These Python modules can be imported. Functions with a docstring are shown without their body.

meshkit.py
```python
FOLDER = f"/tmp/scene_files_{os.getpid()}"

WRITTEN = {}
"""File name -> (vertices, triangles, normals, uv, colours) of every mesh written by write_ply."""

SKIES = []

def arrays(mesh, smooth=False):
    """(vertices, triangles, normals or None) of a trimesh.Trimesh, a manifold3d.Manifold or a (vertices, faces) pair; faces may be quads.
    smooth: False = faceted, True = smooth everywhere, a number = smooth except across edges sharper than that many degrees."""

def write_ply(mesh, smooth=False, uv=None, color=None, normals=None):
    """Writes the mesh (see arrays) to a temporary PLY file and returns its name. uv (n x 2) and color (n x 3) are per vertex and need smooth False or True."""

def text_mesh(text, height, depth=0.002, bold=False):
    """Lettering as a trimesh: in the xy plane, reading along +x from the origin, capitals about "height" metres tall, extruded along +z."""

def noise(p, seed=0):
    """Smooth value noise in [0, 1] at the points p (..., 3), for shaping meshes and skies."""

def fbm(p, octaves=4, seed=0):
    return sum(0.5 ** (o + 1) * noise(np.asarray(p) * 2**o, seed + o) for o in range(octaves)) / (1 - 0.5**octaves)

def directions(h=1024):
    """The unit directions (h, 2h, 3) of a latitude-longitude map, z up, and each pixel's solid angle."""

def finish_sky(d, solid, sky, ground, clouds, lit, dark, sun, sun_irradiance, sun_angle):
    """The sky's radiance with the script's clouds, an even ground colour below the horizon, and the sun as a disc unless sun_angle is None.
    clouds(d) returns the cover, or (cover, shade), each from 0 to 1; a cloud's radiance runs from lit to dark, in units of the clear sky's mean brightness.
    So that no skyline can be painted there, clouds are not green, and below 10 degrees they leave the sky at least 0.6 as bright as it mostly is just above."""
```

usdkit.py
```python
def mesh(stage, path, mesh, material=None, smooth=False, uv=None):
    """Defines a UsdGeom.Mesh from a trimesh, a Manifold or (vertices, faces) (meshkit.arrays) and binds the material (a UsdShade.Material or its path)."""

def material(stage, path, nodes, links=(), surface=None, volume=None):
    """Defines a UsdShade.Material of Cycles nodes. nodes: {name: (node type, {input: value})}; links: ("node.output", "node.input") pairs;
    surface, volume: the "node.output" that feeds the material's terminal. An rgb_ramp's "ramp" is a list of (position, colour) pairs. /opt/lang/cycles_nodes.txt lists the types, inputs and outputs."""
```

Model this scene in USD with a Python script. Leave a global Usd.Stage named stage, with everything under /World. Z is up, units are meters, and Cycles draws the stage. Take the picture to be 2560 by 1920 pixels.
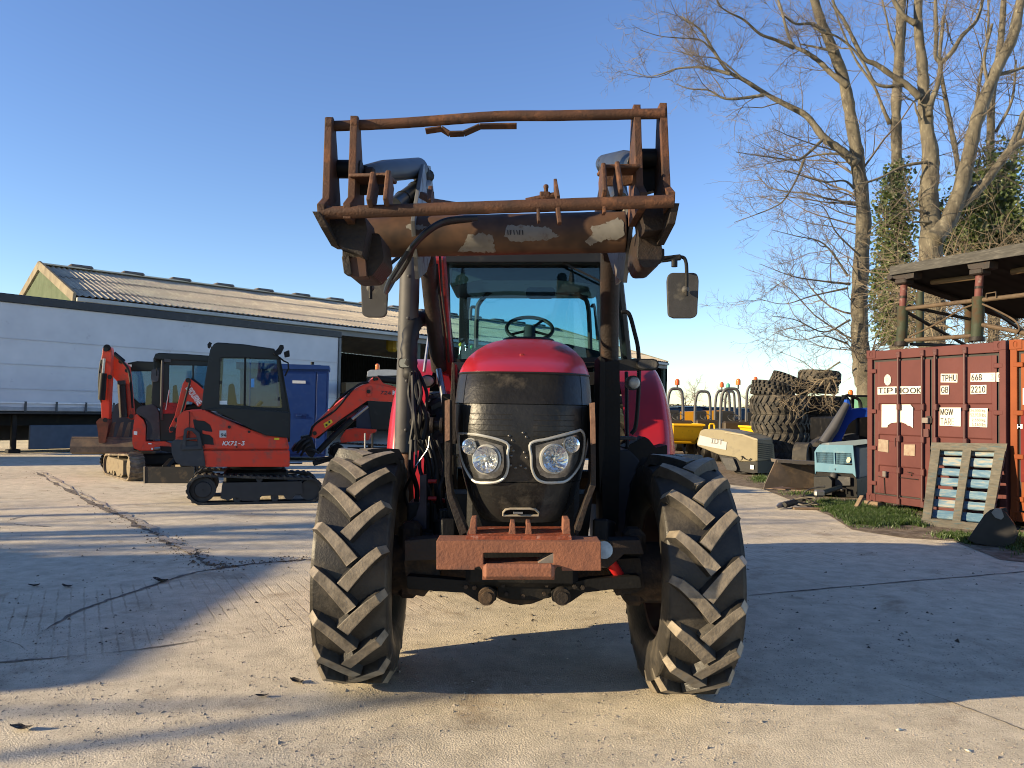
import math, random
import numpy as np, trimesh, usdkit, meshkit
from shapely.geometry import Polygon
from pxr import Usd, UsdGeom, UsdLux, UsdShade, Gf, Sdf, Vt

stage = Usd.Stage.CreateInMemory()
UsdGeom.SetStageUpAxis(stage, UsdGeom.Tokens.z)
UsdGeom.SetStageMetersPerUnit(stage, 1.0)
UsdGeom.Xform.Define(stage, '/World')
UsdGeom.Scope.Define(stage, '/World/Looks')

# ------------------------------------------------------------------ camera
EYE = np.array([0.0, 0.0, 1.57]); FPX = 1923.0; PITCH = math.radians(1.9); ROLL = math.radians(1.0)
_f = np.array([0, math.cos(PITCH), math.sin(PITCH)]); _r0 = np.array([1.0, 0, 0]); _u0 = np.array([0, -math.sin(PITCH), math.cos(PITCH)])
CR = math.cos(ROLL) * _r0 + math.sin(ROLL) * _u0
CU = -math.sin(ROLL) * _r0 + math.cos(ROLL) * _u0
CF = _f
cam = UsdGeom.Camera.Define(stage, '/World/camera')
m = Gf.Matrix4d(*CR, 0, *CU, 0, *(-CF), 0, *EYE, 1)
cam.AddTransformOp().Set(m)
cam.CreateHorizontalApertureAttr(36.0); cam.CreateVerticalApertureAttr(27.0)
cam.CreateFocalLengthAttr(36.0 * FPX / 2560.0)
cam.CreateClippingRangeAttr(Gf.Vec2f(0.05, 3000))
cam.CreateExposureAttr(1.45)

# ------------------------------------------------------------------ sky and sun
SUN_EL = math.radians(15.0); SUN_AZ = math.radians(17.5)
TO_SUN = np.array([-math.cos(SUN_AZ) * math.cos(SUN_EL), -math.sin(SUN_AZ) * math.cos(SUN_EL), math.sin(SUN_EL)])
dome = UsdLux.DomeLight.Define(stage, '/World/sky')
dome.GetPrim().SetCustomDataByKey('kind', 'structure')
skym = usdkit.material(stage, '/World/Looks/sky_look', {
    'sky': ('sky_texture', {'sky_type': 'single_scattering', 'sun_disc': False, 'sun_elevation': SUN_EL,
                            'sun_rotation': math.atan2(TO_SUN[0], TO_SUN[1]), 'altitude': 50.0,
                            'air_density': 1.0, 'aerosol_density': 0.06, 'ozone_density': 3.0}),
    'hs': ('hsv', {'hue': 0.513, 'saturation': 1.08}), 'bg': ('background_shader', {'strength': 0.09})}, [('sky.color', 'hs.color'), ('hs.color', 'bg.color')], surface='bg.background')
UsdShade.MaterialBindingAPI.Apply(dome.GetPrim()).Bind(skym)
sun = UsdLux.DistantLight.Define(stage, '/World/sun')
sun.CreateIntensityAttr(1.25); sun.CreateAngleAttr(0.5); sun.CreateColorAttr(Gf.Vec3f(1.0, 0.80, 0.51))
sun.CreateNormalizeAttr(True)
_z = TO_SUN; _x = np.cross([0, 0, 1.0], _z); _x /= np.linalg.norm(_x); _y = np.cross(_z, _x)
sun.AddTransformOp().Set(Gf.Matrix4d(*_x, 0, *_y, 0, *_z, 0, 0, 0, 50, 1))

# ------------------------------------------------------------------ helpers: measuring
def ray(u, v):
    return CF + (u - 1280.0) / FPX * CR + (960.0 - v) / FPX * CU
def P(u, v, Y):
    d = ray(u, v); return EYE + d * (Y / d[1])
def PG(u, v, z=0.0):
    d = ray(u, v); return EYE + d * ((z - EYE[2]) / d[2])

class Plane:
    """a vertical plane through O whose horizontal direction is turned by psi degrees"""
    def __init__(s, O, psi=0.0):
        s.O = np.array([O[0], O[1], 0.0]); a = math.radians(psi); s.psi = psi
        s.d = np.array([math.cos(a), math.sin(a), 0]); s.n = np.array([-math.sin(a), math.cos(a), 0]); s.k = np.array([0, 0, 1.0])
    def pt(s, u, v, k=0.0):
        d = ray(u, v); t = ((s.O - EYE) @ s.n + k) / (d @ s.n); return EYE + d * t
    def sz(s, u, v, k=0.0):
        p = s.pt(u, v, k) - s.O; return np.array([p @ s.d, p[2]])
    def W(s, x, k, z):
        return s.O + x * s.d + k * s.n + z * s.k
    def to(s, mesh):            # local (x, depth, z) -> world
        mesh = mesh.copy(); v = mesh.vertices
        mesh.vertices = s.O + v[:, :1] * s.d + v[:, 1:2] * s.n + v[:, 2:3] * s.k
        return mesh
    def plate(s, px, k, t, holes=(), rnd=0.0):
        pts = [s.sz(u, v, k) for u, v in px]
        hs = [[s.sz(u, v, k) for u, v in h] for h in holes]
        return s.to(prism(pts, k, t, hs, rnd))

def prism(pts, y0, t, holes=(), rnd=0.0):
    """polygon in x,z pushed from depth y0 to y0+t"""
    g = Polygon(pts, holes).buffer(0)
    g0 = g
    while rnd > 1e-3:
        g = g0.buffer(-rnd).buffer(2 * rnd, quad_segs=3).buffer(-rnd, quad_segs=3)
        if not g.is_empty and g.area > 0.8 * g0.area: break
        rnd *= 0.6; g = g0
    if g.geom_type != 'Polygon': g = max(g.geoms, key=lambda q: q.area)
    mm = trimesh.creation.extrude_polygon(g, t, engine='earcut')
    v = mm.vertices.copy(); mm.vertices = np.stack([v[:, 0], y0 + t - v[:, 2], v[:, 1]], 1)
    return mm

def cat(*ms):
    l = []
    for q in ms:
        l += list(q) if isinstance(q, (list, tuple)) else [q]
    return trimesh.util.concatenate(l)

def box(c, s, ch=None, psi=0.0):
    """chamfered box, centre c, size s"""
    s = np.array(s, float); ch = min(s) * 0.12 if ch is None else ch; ch = min(ch, min(s) * 0.45)
    h = s / 2
    if ch <= 0:
        b = trimesh.creation.box(extents=s)
    else:
        pts = []
        for sx in (-1, 1):
            for sy in (-1, 1):
                for sz_ in (-1, 1):
                    for ax in range(3):
                        p = h - ch; p[ax] = h[ax]; pts.append(p * [sx, sy, sz_])
        b = trimesh.convex.convex_hull(np.array(pts))
    if psi:
        b.apply_transform(trimesh.transformations.rotation_matrix(math.radians(psi), [0, 0, 1]))
    b.apply_translation(c); return b

def bar(p, q, w, h, up=(0, 0, 1), ch=None):
    """chamfered bar from p to q, w wide, h tall along up"""
    p, q = np.array(p, float), np.array(q, float); L = np.linalg.norm(q - p); z = (q - p) / L
    up = np.array(up, float)
    x = np.cross(up, z)
    if np.linalg.norm(x) < 1e-6: x = np.cross([0, 1.0, 0], z)
    x /= np.linalg.norm(x); y = np.cross(z, x)
    b = box((0, 0, 0), (w, h, L), ch)
    b.vertices = (p + q) / 2 + b.vertices[:, :1] * x + b.vertices[:, 1:2] * y + b.vertices[:, 2:3] * z
    return b

def tube(pts, r, n=8, closed=False, caps=True):
    pts = np.array(pts, float); N = len(pts)
    r = np.full(N, r, float) if np.ndim(r) == 0 else np.array(r, float)
    if closed:
        tg = np.roll(pts, -1, 0) - np.roll(pts, 1, 0)
    else:
        tg = np.gradient(pts, axis=0)
    tg /= np.linalg.norm(tg, axis=1, keepdims=True) + 1e-12
    ref = np.array([0, 0, 1.0]) if abs(tg[0][2]) < 0.9 else np.array([1.0, 0, 0])
    X = np.cross(tg[0], ref); X /= np.linalg.norm(X); xs = []
    for i in range(N):
        X = X - tg[i] * (X @ tg[i]); X /= np.linalg.norm(X) + 1e-12; xs.append(X)
    xs = np.array(xs); ys = np.cross(tg, xs)
    a = np.arange(n) * 2 * math.pi / n
    v = pts[:, None] + r[:, None, None] * (np.cos(a)[None, :, None] * xs[:, None] + np.sin(a)[None, :, None] * ys[:, None])
    v = v.reshape(-1, 3); f = []
    M_ = N if closed else N - 1
    i = np.arange(M_)[:, None]; j = np.arange(n)[None]
    A = i * n + j; B = i * n + (j + 1) % n; C = ((i + 1) % N) * n + (j + 1) % n; D = ((i + 1) % N) * n + j
    f = np.concatenate([np.stack([A, B, C], -1).reshape(-1, 3), np.stack([A, C, D], -1).reshape(-1, 3)])
    if caps and not closed:
        c0, c1 = len(v), len(v) + 1
        v = np.vstack([v, pts[:1], pts[-1:]]); jj = np.arange(n); k = (jj + 1) % n
        f = np.vstack([f, np.stack([np.full(n, c0), k, jj], 1), np.stack([np.full(n, c1), (N - 1) * n + jj, (N - 1) * n + k], 1)])
    return trimesh.Trimesh(v, f, process=False)

def bend(pts, n=6):
    """smooth curve through points (Catmull-Rom)"""
    p = np.array(pts, float); p = np.vstack([2 * p[0] - p[1], p, 2 * p[-1] - p[-2]]); out = []
    for i in range(1, len(p) - 2):
        for t in np.arange(n) / n:
            out.append(0.5 * (2 * p[i] + (p[i + 1] - p[i - 1]) * t + (2 * p[i - 1] - 5 * p[i] + 4 * p[i + 1] - p[i + 2]) * t * t + (3 * p[i] - p[i - 1] - 3 * p[i + 1] + p[i + 2]) * t ** 3))
    out.append(p[-2]); return np.array(out)

def cyl(p, q, r, n=16, r2=None):
    return tube([p, q], [r, r if r2 is None else r2], n)

def ball(c, r, sub=2, s=(1, 1, 1)):
    b = trimesh.creation.icosphere(subdivisions=sub, radius=1.0); b.vertices = b.vertices * np.array(s) * r + c; return b

def revolve(prof, n=32, axis='x', c=(0, 0, 0), a0=0.0, a1=2 * math.pi):
    """profile of (along axis, radius) turned about a horizontal x axis through c"""
    prof = np.array(prof, float); full = abs(a1 - a0 - 2 * math.pi) < 1e-6
    a = np.linspace(a0, a1, n, endpoint=not full); m_ = len(prof)
    v = np.stack([np.broadcast_to(prof[None, :, 0], (len(a), m_)), -np.cos(a)[:, None] * prof[None, :, 1], np.sin(a)[:, None] * prof[None, :, 1]], -1).reshape(-1, 3)
    k = len(a) if full else len(a) - 1
    i = np.arange(k)[:, None]; j = np.arange(m_ - 1)[None]; i2 = (i + 1) % len(a)
    A, B, C, D = i * m_ + j, i * m_ + j + 1, i2 * m_ + j + 1, i2 * m_ + j
    f = np.concatenate([np.stack([A, C, B], -1).reshape(-1, 3), np.stack([A, D, C], -1).reshape(-1, 3)])
    if axis == 'y': v = np.stack([v[:, 1], v[:, 0], v[:, 2]], 1); f = f[:, ::-1]
    if axis == 'z': v = np.stack([v[:, 1], v[:, 2], v[:, 0]], 1)
    return trimesh.Trimesh(v + np.array(c), f, process=False)

def turn(mesh, axis, deg, c=(0, 0, 0)):
    mesh = mesh.copy(); mesh.apply_transform(trimesh.transformations.rotation_matrix(math.radians(deg), axis, c)); return mesh
def shift(mesh, d):
    mesh = mesh.copy(); mesh.apply_translation(d); return mesh
def grid(X, flip=False):
    """a sheet from an array of points (n, m, 3)"""
    n, m_ = X.shape[:2]; i = np.arange(n - 1)[:, None]; j = np.arange(m_ - 1)[None]
    A, B, C, D = i * m_ + j, i * m_ + j + 1, (i + 1) * m_ + j + 1, (i + 1) * m_ + j
    f = np.concatenate([np.stack([A, B, C], -1).reshape(-1, 3), np.stack([A, C, D], -1).reshape(-1, 3)])
    if flip: f = f[:, ::-1]
    return trimesh.Trimesh(X.reshape(-1, 3), f, process=False)

# ------------------------------------------------------------------ helpers: scene objects
_used = {}
def fresh(parent, name):
    k = (parent, name); n = _used.get(k, 0); _used[k] = n + 1
    return f'{parent}/{name}' + (f'_{n:03d}' if n else '')
def setd(prim, label=None, cat_=None, group=None, kind=None):
    for k, v in (('label', label), ('category', cat_), ('group', group), ('kind', kind)):
        if v: prim.SetCustomDataByKey(k, v)

class Thing:
    def __init__(s, name, label=None, category=None, loc=(0, 0, 0), psi=0.0, group=None, kind=None):
        s.path = fresh('/World', name); s.loc = np.array(loc, float); s.psi = psi
        x = UsdGeom.Xform.Define(stage, s.path); x.AddTranslateOp().Set(Gf.Vec3d(*map(float, s.loc))); x.AddRotateZOp().Set(float(psi))
        s.prim = x.GetPrim(); setd(s.prim, label, category, group, kind); s.name = name; s.category = category; s.group = group
    def local(s, v):
        a = -math.radians(s.psi); w = np.asarray(v) - s.loc
        return np.stack([w[:, 0] * math.cos(a) - w[:, 1] * math.sin(a), w[:, 0] * math.sin(a) + w[:, 1] * math.cos(a), w[:, 2]], 1)
    def part(s, name, mesh, mat, parent=None, label=None, kind=None, smooth=35, attr=None):
        path = fresh(parent or s.path, name)
        if isinstance(mesh, (list, tuple)): mesh = cat(mesh)
        mm = trimesh.Trimesh(s.local(mesh.vertices), mesh.faces, process=False)
        pr = usdkit.mesh(stage, path, mm, mat, smooth=smooth)
        if attr is not None:
            UsdGeom.PrimvarsAPI(pr).CreatePrimvar('dust', Sdf.ValueTypeNames.FloatArray, 'vertex').Set(Vt.FloatArray.FromNumpy(np.asarray(attr, np.float32)))
        setd(pr.GetPrim(), label=label, kind=kind); return path
    def copy(s, loc, psi, label, group=None, scale=None, tilt=None):
        path = fresh('/World', s.name); x = UsdGeom.Xform.Define(stage, path)
        x.GetPrim().GetReferences().AddInternalReference(s.path)
        x.ClearXformOpOrder(); x.GetPrim().SetInstanceable(True)
        M_ = trimesh.transformations.rotation_matrix(math.radians(psi), [0, 0, 1])
        if tilt: M_ = trimesh.transformations.rotation_matrix(math.radians(tilt[1]), tilt[0]) @ M_
        if scale is not None: M_ = M_ @ np.diag([*(np.ones(3) * scale), 1])
        M_[:3, 3] = loc
        x.AddTransformOp(opSuffix='place').Set(Gf.Matrix4d(*M_.T.ravel().tolist()))
        setd(x.GetPrim(), label, s.category, group or s.group); return x

def single(name, mesh, mat, label=None, category=None, group=None, kind=None, smooth=35):
    path = fresh('/World', name)
    if isinstance(mesh, (list, tuple)): mesh = cat(mesh)
    pr = usdkit.mesh(stage, path, mesh, mat, smooth=smooth); setd(pr.GetPrim(), label, category, group, kind); return path

# ------------------------------------------------------------------ materials
_mats = {}
def mat(name, col, col2=None, rough=0.5, scale=4.0, dirt=None, damt=0.45, dscale=6.0, bump=0.0, bscale=60.0, metal=0.0, bevel=0.0, coat=0.0, spec=0.28, stretch=None, detail=5.0, dust=None, tone=0.78):
    """paint, metal, rubber: two tones by noise, patches of dirt, fine relief"""
    if name in _mats: return _mats[name]
    col2 = col2 or tuple(c * 0.75 for c in col); col, col2 = tuple(c * tone for c in col), tuple(c * tone for c in col2); dirt = dirt and tuple(c * tone for c in dirt)
    n = {'geo': ('geometry', {}), 'mp': ('mapping', {'scale': stretch or (1, 1, 1)}),
         'n1': ('noise_texture', {'scale': scale, 'detail': detail, 'roughness': 0.6}), 'r1': ('rgb_ramp', {'ramp': [(0.3, col2), (0.7, col)]}),
         'p': ('principled_bsdf', {'metallic': metal, 'roughness': rough, 'coat_weight': coat, 'coat_roughness': 0.15, 'specular_ior_level': spec})}
    l = [('geo.position', 'mp.vector'), ('mp.vector', 'n1.vector'), ('n1.fac', 'r1.fac')]
    out = 'r1.color'
    if dirt:
        n['n2'] = ('noise_texture', {'scale': dscale, 'detail': 8.0, 'roughness': 0.68}); e = 1 - damt
        n['r2'] = ('rgb_ramp', {'ramp': [(max(0, e - 0.09), (0, 0, 0)), (min(1, e + 0.09), (1, 1, 1))]})
        n['mx'] = ('mix_color', {'blend_type': 'mix', 'b': dirt})
        n['mr'] = ('mix_float', {'a': rough, 'b': min(1.0, rough + 0.35)})
        l += [('mp.vector', 'n2.vector'), ('n2.fac', 'r2.fac'), ('r2.alpha' if 0 else 'r2.color', 'bw.color'), ('bw.val', 'mx.fac'), (out, 'mx.a'), ('bw.val', 'mr.fac'), ('mr.result', 'p.roughness')]
        n['bw'] = ('rgb_to_bw', {}); out = 'mx.result'
    if dust:
        n['at'] = ('attribute', {'attribute': 'dust'}); n['md'] = ('mix_color', {'blend_type': 'mix', 'b': dust})
        n['n4'] = ('noise_texture', {'scale': 14.0, 'detail': 6.0}); n['r4'] = ('rgb_ramp', {'ramp': [(0.25, (0.35, 0.35, 0.35)), (0.6, (1, 1, 1))]})
        n['bw4'] = ('rgb_to_bw', {}); n['mm'] = ('math', {'math_type': 'multiply'})
        l += [(out, 'md.a'), ('geo.position', 'n4.vector'), ('n4.fac', 'r4.fac'), ('r4.color', 'bw4.color'), ('at.fac', 'mm.value1'), ('bw4.val', 'mm.value2'), ('mm.value', 'md.fac')]
        out = 'md.result'
    l.append((out, 'p.base_color'))
    nrm = None
    if bevel:
        n['bv'] = ('bevel', {'samples': 4, 'radius': bevel}); nrm = 'bv.bevel'
    if bump:
        n['n3'] = ('noise_texture', {'scale': bscale, 'detail': 4.0}); n['b'] = ('bump', {'strength': bump, 'distance': 0.01})
        l += [('mp.vector', 'n3.vector'), ('n3.fac', 'b.height')]
        if nrm: l.append((nrm, 'b.normal'))
        nrm = 'b.normal'
    if nrm: l.append((nrm, 'p.normal'))
    _mats[name] = usdkit.material(stage, '/World/Looks/' + name, n, l, surface='p.BSDF'); return _mats[name]

def glass(name, tint=(0.8, 0.88, 0.9), refl=0.06, rough=0.02):
    if name in _mats: return _mats[name]
    n = {'t': ('transparent_bsdf', {'color': tint}), 'g': ('glossy_bsdf', {'color': (1, 1, 1), 'roughness': rough}),
         'f': ('fresnel', {'IOR': 1.45}), 'm': ('mix_closure', {})}
    _mats[name] = usdkit.material(stage, '/World/Looks/' + name, n, [('f.fac', 'm.fac'), ('t.BSDF', 'm.closure1'), ('g.BSDF', 'm.closure2')], surface='m.closure'); return _mats[name]
def leafmat(name, col, col2, trans=0.35):
    if name in _mats: return _mats[name]
    n = {'geo': ('geometry', {}), 'r': ('rgb_ramp', {'ramp': [(0, col), (1, col2)]}), 'd': ('principled_bsdf', {'roughness': 0.45}), 't': ('translucent_bsdf', {}), 'm': ('mix_closure', {'fac': trans})}
    _mats[name] = usdkit.material(stage, '/World/Looks/' + name, n, [('geo.random_per_island', 'r.fac'), ('r.color', 'd.base_color'), ('r.color', 't.color'), ('d.BSDF', 'm.closure1'), ('t.BSDF', 'm.closure2')], surface='m.closure'); return _mats[name]

RUST = mat('rust', (0.10, 0.043, 0.022), (0.032, 0.018, 0.013), 0.7, 7, dirt=(0.20, 0.088, 0.045), damt=0.36, dscale=9, bump=0.28, bscale=110, bevel=0.006)
RUSTD = mat('dark_rust', (0.026, 0.016, 0.012), (0.010, 0.009, 0.009), 0.6, 8, dirt=(0.07, 0.036, 0.022), damt=0.33, bump=0.4, bevel=0.006)
RUSTO = mat('orange_rust', (0.25, 0.10, 0.056), (0.16, 0.066, 0.042), 0.75, 7, dirt=(0.10, 0.055, 0.045), damt=0.36, dscale=9, bump=0.3, bscale=70, bevel=0.008)
BLACK = mat('black_metal', (0.009, 0.009, 0.0095), (0.004, 0.004, 0.0045), 0.55, 6, dirt=(0.032, 0.026, 0.02), damt=0.35, bump=0.2, bevel=0.006, spec=0.18)
PLASTIC = mat('black_plastic', (0.015, 0.015, 0.015), (0.008, 0.008, 0.008), 0.5, 8, dirt=(0.09, 0.08, 0.07), damt=0.3, bump=0.15, bscale=200)
GREYP = mat('grey_plastic', (0.06, 0.06, 0.062), (0.04, 0.04, 0.04), 0.6, 10, dirt=(0.16, 0.15, 0.13), damt=0.36, bump=0.15, bscale=150, bevel=0.01)
STEEL = mat('bare_steel', (0.45, 0.45, 0.46), (0.3, 0.3, 0.31), 0.3, 20, metal=1.0, dirt=(0.1, 0.09, 0.08), damt=0.3)
CHROME = mat('chrome', (0.8, 0.8, 0.8), (0.7, 0.7, 0.7), 0.12, 20, metal=1.0)
GREYPAINT = mat('grey_paint', (0.15, 0.155, 0.16), (0.10, 0.105, 0.11), 0.42, 6, dirt=(0.06, 0.035, 0.025), damt=0.4, dscale=7, bevel=0.008)
REDP = mat('red_paint', (0.38, 0.014, 0.021), (0.31, 0.013, 0.02), 0.32, 5, dirt=(0.26, 0.06, 0.05), damt=0.3, coat=0.3, bevel=0.01)
REDD = mat('worn_red_paint', (0.30, 0.015, 0.018), (0.2, 0.012, 0.014), 0.45, 6, dirt=(0.05, 0.025, 0.02), damt=0.45, dscale=8, bevel=0.008)
NOSE = mat('worn_black_panel', (0.017, 0.0165, 0.016), (0.009, 0.009, 0.009), 0.40, 7, dirt=(0.06, 0.05, 0.038), damt=0.37, dscale=5, bump=0.25, bscale=40)
HOSE = mat('rubber_hose', (0.010, 0.010, 0.011), (0.006, 0.006, 0.007), 0.6, 20, dirt=(0.04, 0.036, 0.032), damt=0.3, spec=0.3)
RUBBER = mat('tyre_rubber', (0.019, 0.0185, 0.018), (0.010, 0.010, 0.010), 0.45, 9, dirt=(0.055, 0.047, 0.037), damt=0.42, dscale=4, bump=0.25, bscale=70, bevel=0.009, dust=(0.21, 0.175, 0.13))
GLASSC = glass('cab_glass', (0.60, 0.82, 0.87))
GLASSX = glass('side_glass', (0.62, 0.75, 0.80))
LENS = glass('lamp_glass', (0.95, 0.97, 0.97))
AMBER = mat('amber_lens', (0.75, 0.17, 0.03), (0.65, 0.14, 0.03), 0.25, 5, coat=0.5)
SILV = mat('reflector', (0.75, 0.75, 0.75), (0.6, 0.6, 0.6), 0.18, 40, metal=0.9)
SILVP = mat('silver_trim', (0.42, 0.42, 0.40), (0.33, 0.33, 0.31), 0.4, 20, metal=0.3)
WHITE = mat('white_decal', (0.78, 0.77, 0.74), (0.70, 0.69, 0.66), 0.5, 30)
INK = mat('dark_ink', (0.03, 0.03, 0.035), (0.02, 0.02, 0.02), 0.6, 30)
YELD = mat('yellow_decal', (0.7, 0.5, 0.02), (0.6, 0.42, 0.02), 0.5, 30)
# ------------------------------------------------------------------ the yard: ground
E1 = np.array([0.87, 0.49, 0]); E2 = np.array([-0.49, 0.87, 0])
def concrete():
    n = {'geo': ('geometry', {}),
         'big': ('noise_texture', {'scale': 0.35, 'detail': 6.0, 'roughness': 0.6}), 'rb': ('rgb_ramp', {'ramp': [(0.3, (0.44, 0.395, 0.31)), (0.5, (0.53, 0.47, 0.365)), (0.7, (0.58, 0.515, 0.40))]}),
         'mid': ('noise_texture', {'scale': 5.0, 'detail': 8.0, 'roughness': 0.7}), 'rm': ('rgb_ramp', {'ramp': [(0.35, (0.74, 0.73, 0.71)), (0.62, (1.05, 1.04, 1.02))]}),
         'st': ('noise_texture', {'scale': 1.3, 'detail': 9.0, 'roughness': 0.75, 'distortion': 0.4}), 'rs': ('rgb_ramp', {'ramp': [(0.33, (0.62, 0.57, 0.52)), (0.45, (1, 1, 1))]}),
         'm1': ('mix_color', {'blend_type': 'multiply', 'fac': 1.0}), 'm2': ('mix_color', {'blend_type': 'multiply', 'fac': 0.85}), 'm3': ('mix_color', {'blend_type': 'multiply', 'fac': 1.0}),
         'vo': ('voronoi_texture', {'scale': 75.0}), 'rv': ('rgb_ramp', {'ramp': [(0.0, (0.45, 0.43, 0.41)), (0.16, (0.85, 0.84, 0.83)), (0.35, (1, 1, 1)), (0.8, (1.04, 1.03, 1.02))]}),
         'fine': ('noise_texture', {'scale': 42.0, 'detail': 6.0, 'roughness': 0.72}), 'peb': ('noise_texture', {'scale': 95.0, 'detail': 3.0, 'roughness': 0.6}),
         # brushed grooves, only on the slab left of the tractor
         'd1': ('vector_math', {'math_type': 'dot_product', 'vector2': tuple(E1)}), 'd2': ('vector_math', {'math_type': 'dot_product', 'vector2': tuple(E2)}),
         'cx': ('combine_xyz', {}), 'wv': ('wave_texture', {'wave_type': 'bands', 'bands_direction': 'x', 'scale': 3.4, 'distortion': 0.9, 'detail': 3.0, 'detail_scale': 2.0}),
         'rw': ('rgb_ramp', {'ramp': [(0.0, (0, 0, 0)), (0.09, (1, 1, 1))]}),
         's1': ('map_range', {'from_min': 5.3, 'from_max': 5.6, 'clamp': True}), 's2': ('map_range', {'from_min': 7.6, 'from_max': 7.3, 'clamp': True}),
         's3': ('map_range', {'from_min': 0.3, 'from_max': 1.6, 'clamp': True}), 'k1': ('math', {'math_type': 'multiply'}), 'k2': ('math', {'math_type': 'multiply'}), 'k3': ('math', {'math_type': 'multiply'}),
         'patch': ('noise_texture', {'scale': 1.7, 'detail': 4.0}), 'rp': ('rgb_ramp', {'ramp': [(0.38, (0, 0, 0)), (0.56, (1, 1, 1))]}), 'bwp': ('rgb_to_bw', {}), 'bwg': ('rgb_to_bw', {}),
         'gv': ('math', {'math_type': 'subtract', 'value1': 1.0}), 'gk': ('math', {'math_type': 'multiply'}), 'gd': ('mix_color', {'blend_type': 'multiply', 'b': (0.74, 0.71, 0.67)}),
         'b1': ('bump', {'strength': 0.6, 'distance': 0.009}), 'b2': ('bump', {'strength': 0.8, 'distance': 0.010}), 'b3': ('bump', {'strength': 0.45, 'distance': 0.004}), 'b4': ('bump', {'strength': 0.3, 'distance': 0.03}),
         'und': ('noise_texture', {'scale': 2.2, 'detail': 5.0}),
         'p': ('principled_bsdf', {'roughness': 0.85, 'specular_ior_level': 0.3})}
    l = [('geo.position', x + '.vector') for x in ('big', 'mid', 'st', 'vo', 'fine', 'peb', 'patch', 'und')]
    l += [('big.fac', 'rb.fac'), ('mid.fac', 'rm.fac'), ('st.fac', 'rs.fac'), ('vo.distance', 'rv.fac'), ('rb.color', 'm1.a'), ('rm.color', 'm1.b'), ('m1.result', 'm2.a'), ('rs.color', 'm2.b'), ('m2.result', 'm3.a'), ('rv.color', 'm3.b'),
          ('geo.position', 'd1.vector1'), ('geo.position', 'd2.vector1'), ('d1.value', 'cx.x'), ('d2.value', 'cx.y'), ('cx.vector', 'wv.vector'), ('wv.fac', 'rw.fac'), ('rw.color', 'bwg.color'),
          ('d2.value', 's1.value'), ('d2.value', 's2.value'), ('d1.value', 's3.value'), ('s1.result', 'k1.value1'), ('s2.result', 'k1.value2'), ('patch.fac', 'rp.fac'), ('rp.color', 'bwp.color'),
          ('k1.value', 'k3.value1'), ('bwp.val', 'k3.value2'),
          ('bwg.val', 'gv.value2'), ('gv.value', 'gk.value1'), ('k3.value', 'gk.value2'), ('gk.value', 'gd.fac'), ('m3.result', 'gd.a'), ('gd.result', 'p.base_color'),
          ('und.fac', 'b4.height'), ('b4.normal', 'b1.normal'), ('fine.fac', 'b1.height'), ('b1.normal', 'b2.normal'), ('peb.fac', 'b2.height'), ('gk.value', 'b3.height'), ('b2.normal', 'b3.normal'), ('b3.normal', 'p.normal')]
    n['b3'][1]['invert'] = True
    return usdkit.material(stage, '/World/Looks/concrete', n, l, surface='p.BSDF')
CONC = concrete()
DIRT = mat('earth', (0.19, 0.14, 0.095), (0.10, 0.075, 0.05), 0.95, 3, dirt=(0.28, 0.23, 0.17), damt=0.45, bump=0.9, bscale=30)
CRACK = mat('crack_dirt', (0.19, 0.16, 0.13), (0.11, 0.092, 0.075), 0.95, 12, dirt=(0.30, 0.26, 0.21), damt=0.42, dscale=12, bump=0.6)
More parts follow.
